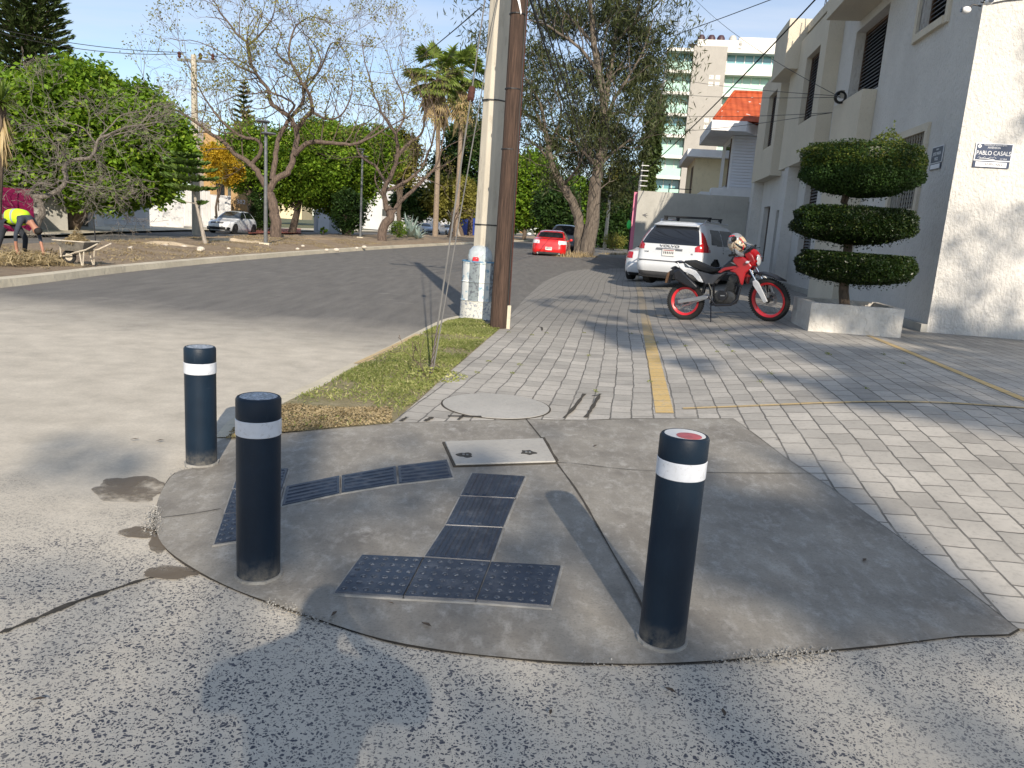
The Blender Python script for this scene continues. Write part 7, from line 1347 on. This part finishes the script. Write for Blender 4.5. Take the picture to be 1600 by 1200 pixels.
# the photographer, just behind the camera, elbows out
fb = Vector((-.04, -.42, 0)); t = thing('person', 'photographer in a dark shirt and jeans standing behind the picture with elbows out', 'person', fb); t.scale = (.84, 1, .97)
J = {'pelvis': ((0, 0, .95), (.15, .12)), 'waist': ((0, 0, 1.12), (.14, .11)), 'chest': ((0, .0, 1.35), (.20, .14)), 'neck': ((0, .0, 1.53), .075), 'head': ((0, .05, 1.62), (.085, .10)), 'top': ((0, .06, 1.69), (.07, .085)),
     'sh_l': ((-.20, 0, 1.44), .08), 'el_l': ((-.42, .08, 1.36), .075), 'wr_l': ((-.16, .30, 1.42), .03), 'ha_l': ((-.10, .33, 1.47), (.022, .04)), 'sh_r': ((.20, 0, 1.44), .08), 'el_r': ((.42, .08, 1.36), .075), 'wr_r': ((.12, .30, 1.40), .03), 'ha_r': ((.06, .33, 1.45), (.022, .04)),
     'hip_l': ((-.10, 0, .90), .11), 'kn_l': ((-.12, .03, .50), .07), 'an_l': ((-.13, 0, .09), .045), 'to_l': ((-.14, .17, .04), .04), 'hip_r': ((.10, 0, .90), .11), 'kn_r': ((.12, .03, .50), .07), 'an_r': ((.13, 0, .09), .045), 'to_r': ((.14, .17, .04), .04)}
E_ = [('pelvis', 'waist'), ('waist', 'chest'), ('chest', 'neck'), ('neck', 'head'), ('head', 'top'), ('chest', 'sh_l'), ('sh_l', 'el_l'), ('el_l', 'wr_l'), ('wr_l', 'ha_l'), ('chest', 'sh_r'), ('sh_r', 'el_r'), ('el_r', 'wr_r'), ('wr_r', 'ha_r'), ('pelvis', 'hip_l'), ('hip_l', 'kn_l'), ('kn_l', 'an_l'), ('an_l', 'to_l'), ('pelvis', 'hip_r'), ('hip_r', 'kn_r'), ('kn_r', 'an_r'), ('an_r', 'to_r')]
for sd, sg in (('l', 1), ('r', -1)):
    hx_, hy_, hz_ = J['ha_'+sd][0]
    for k in range(4): a = (k-1.5)*.022; J[f'f{k}{sd}'] = ((hx_+sg*.03, hy_+.01, hz_+.02+a), .009); J[f'g{k}{sd}'] = ((hx_+sg*.055, hy_-.01, hz_+.02+a), .008); E_ += [('ha_'+sd, f'f{k}{sd}'), (f'f{k}{sd}', f'g{k}{sd}')]
figure('body', J, E_, lambda a, b, c: 0 if (c.z > 1.52 or (c.y > .22 and c.z > 1.2)) else (1 if c.z > .98 else (2 if c.z > .1 else 3)), ['skin', 'shirt_dark', 'denim_blue', 'plastic_black'], t)
MB().ball((0, .04, 1.65), .125, 10, (.82, .92, 1.0)).build('hair', 'hair_black', t, smooth=True)

# litter: fallen leaves on the concrete, grit at the tip of the grass strip
random.seed(5)
for i, (x, y) in enumerate(((522, 965), (666, 982), (1046, 1085), (610, 948), (210, 690), (250, 692), (1130, 1120), (60, 1100), (860, 1120), (1215, 690), (930, 700), (1350, 880))):
    p = P(x, y)+Vector((0, 0, .016)); m = MB(); s = random.uniform(.016, .03); m.add([(-s, 0, .001), (-s*.2, -s*.35, .004), (s, 0, .002), (s*.1, s*.38, .005)], [(0, 1, 2, 3)]); o = m.build('fallen_leaf', 'bark_brown', None, loc=p, rot=None) if False else m.build('fallen_leaf', 'bark_brown', None, loc=p); o.rotation_euler = (0, 0, random.uniform(0, 6)); tag(o, 'small brown dry leaf lying on the concrete of the corner', 'leaf', 'fallen leaves on the concrete')
gp2 = px((352, 690), (372, 664), (450, 634), (520, 640), (612, 640), (612, 664), (520, 672), (430, 681)); xs = [p.x for p in gp2]; ys = [p.y for p in gp2]; gx = RNG.uniform(min(xs), max(xs), 9000); gy = RNG.uniform(min(ys), max(ys), 9000); k = inside(gx, gy, gp2); gx, gy = gx[k], gy[k]
tag(leaves('grit', np.stack([gx, gy, np.full(len(gx), .024)], 1), .018, 'straw', aspect=.8, up=.7), 'pale grit and wood chips on the bare dirt tip of the grass strip', 'grit', kind='stuff')

# crumbs and sand gathered along the rim of the ramp slab, moss and weeds in a few paving joints
C_ = []
for i in range(len(SLW)):
    a, b = SLW[i], SLW[(i+1) % len(SLW)]
    if a.y > 4.9: continue
    k = int(260*max(0, noise.noise(Vector((a.x*2.2, a.y*2.2, 2)))-.02))
    for j in range(k): p = a.lerp(b, random.random()); o_ = random.gauss(.012, .022); d = Vector((p.x-.2, p.y-4.2, 0)).normalized(); C_.append((p.x+d.x*o_, p.y+d.y*o_, zf(p.x, p.y)+.013))
tag(leaves('edge_grit', np.array(C_), .008, 'grout_pale', aspect=.8, up=.6), 'sand and crumbs gathered along the curved rim of the ramp slab', 'grit', kind='stuff')
C_ = []
for i in range(26):
    v = random.uniform(6.9, 12); u = random.uniform(-1.6, 3.4); c = W(round(u/.178)*.178, v); c.z = zf(c.x, c.y)+.012; C_.append(tuft(c, .035, 26, .03))
tag(leaves('joint_weeds', np.concatenate(C_), .018, 'grass_blade', aspect=.4), 'tiny weeds growing in the joints of the block paving', 'weeds', kind='stuff')
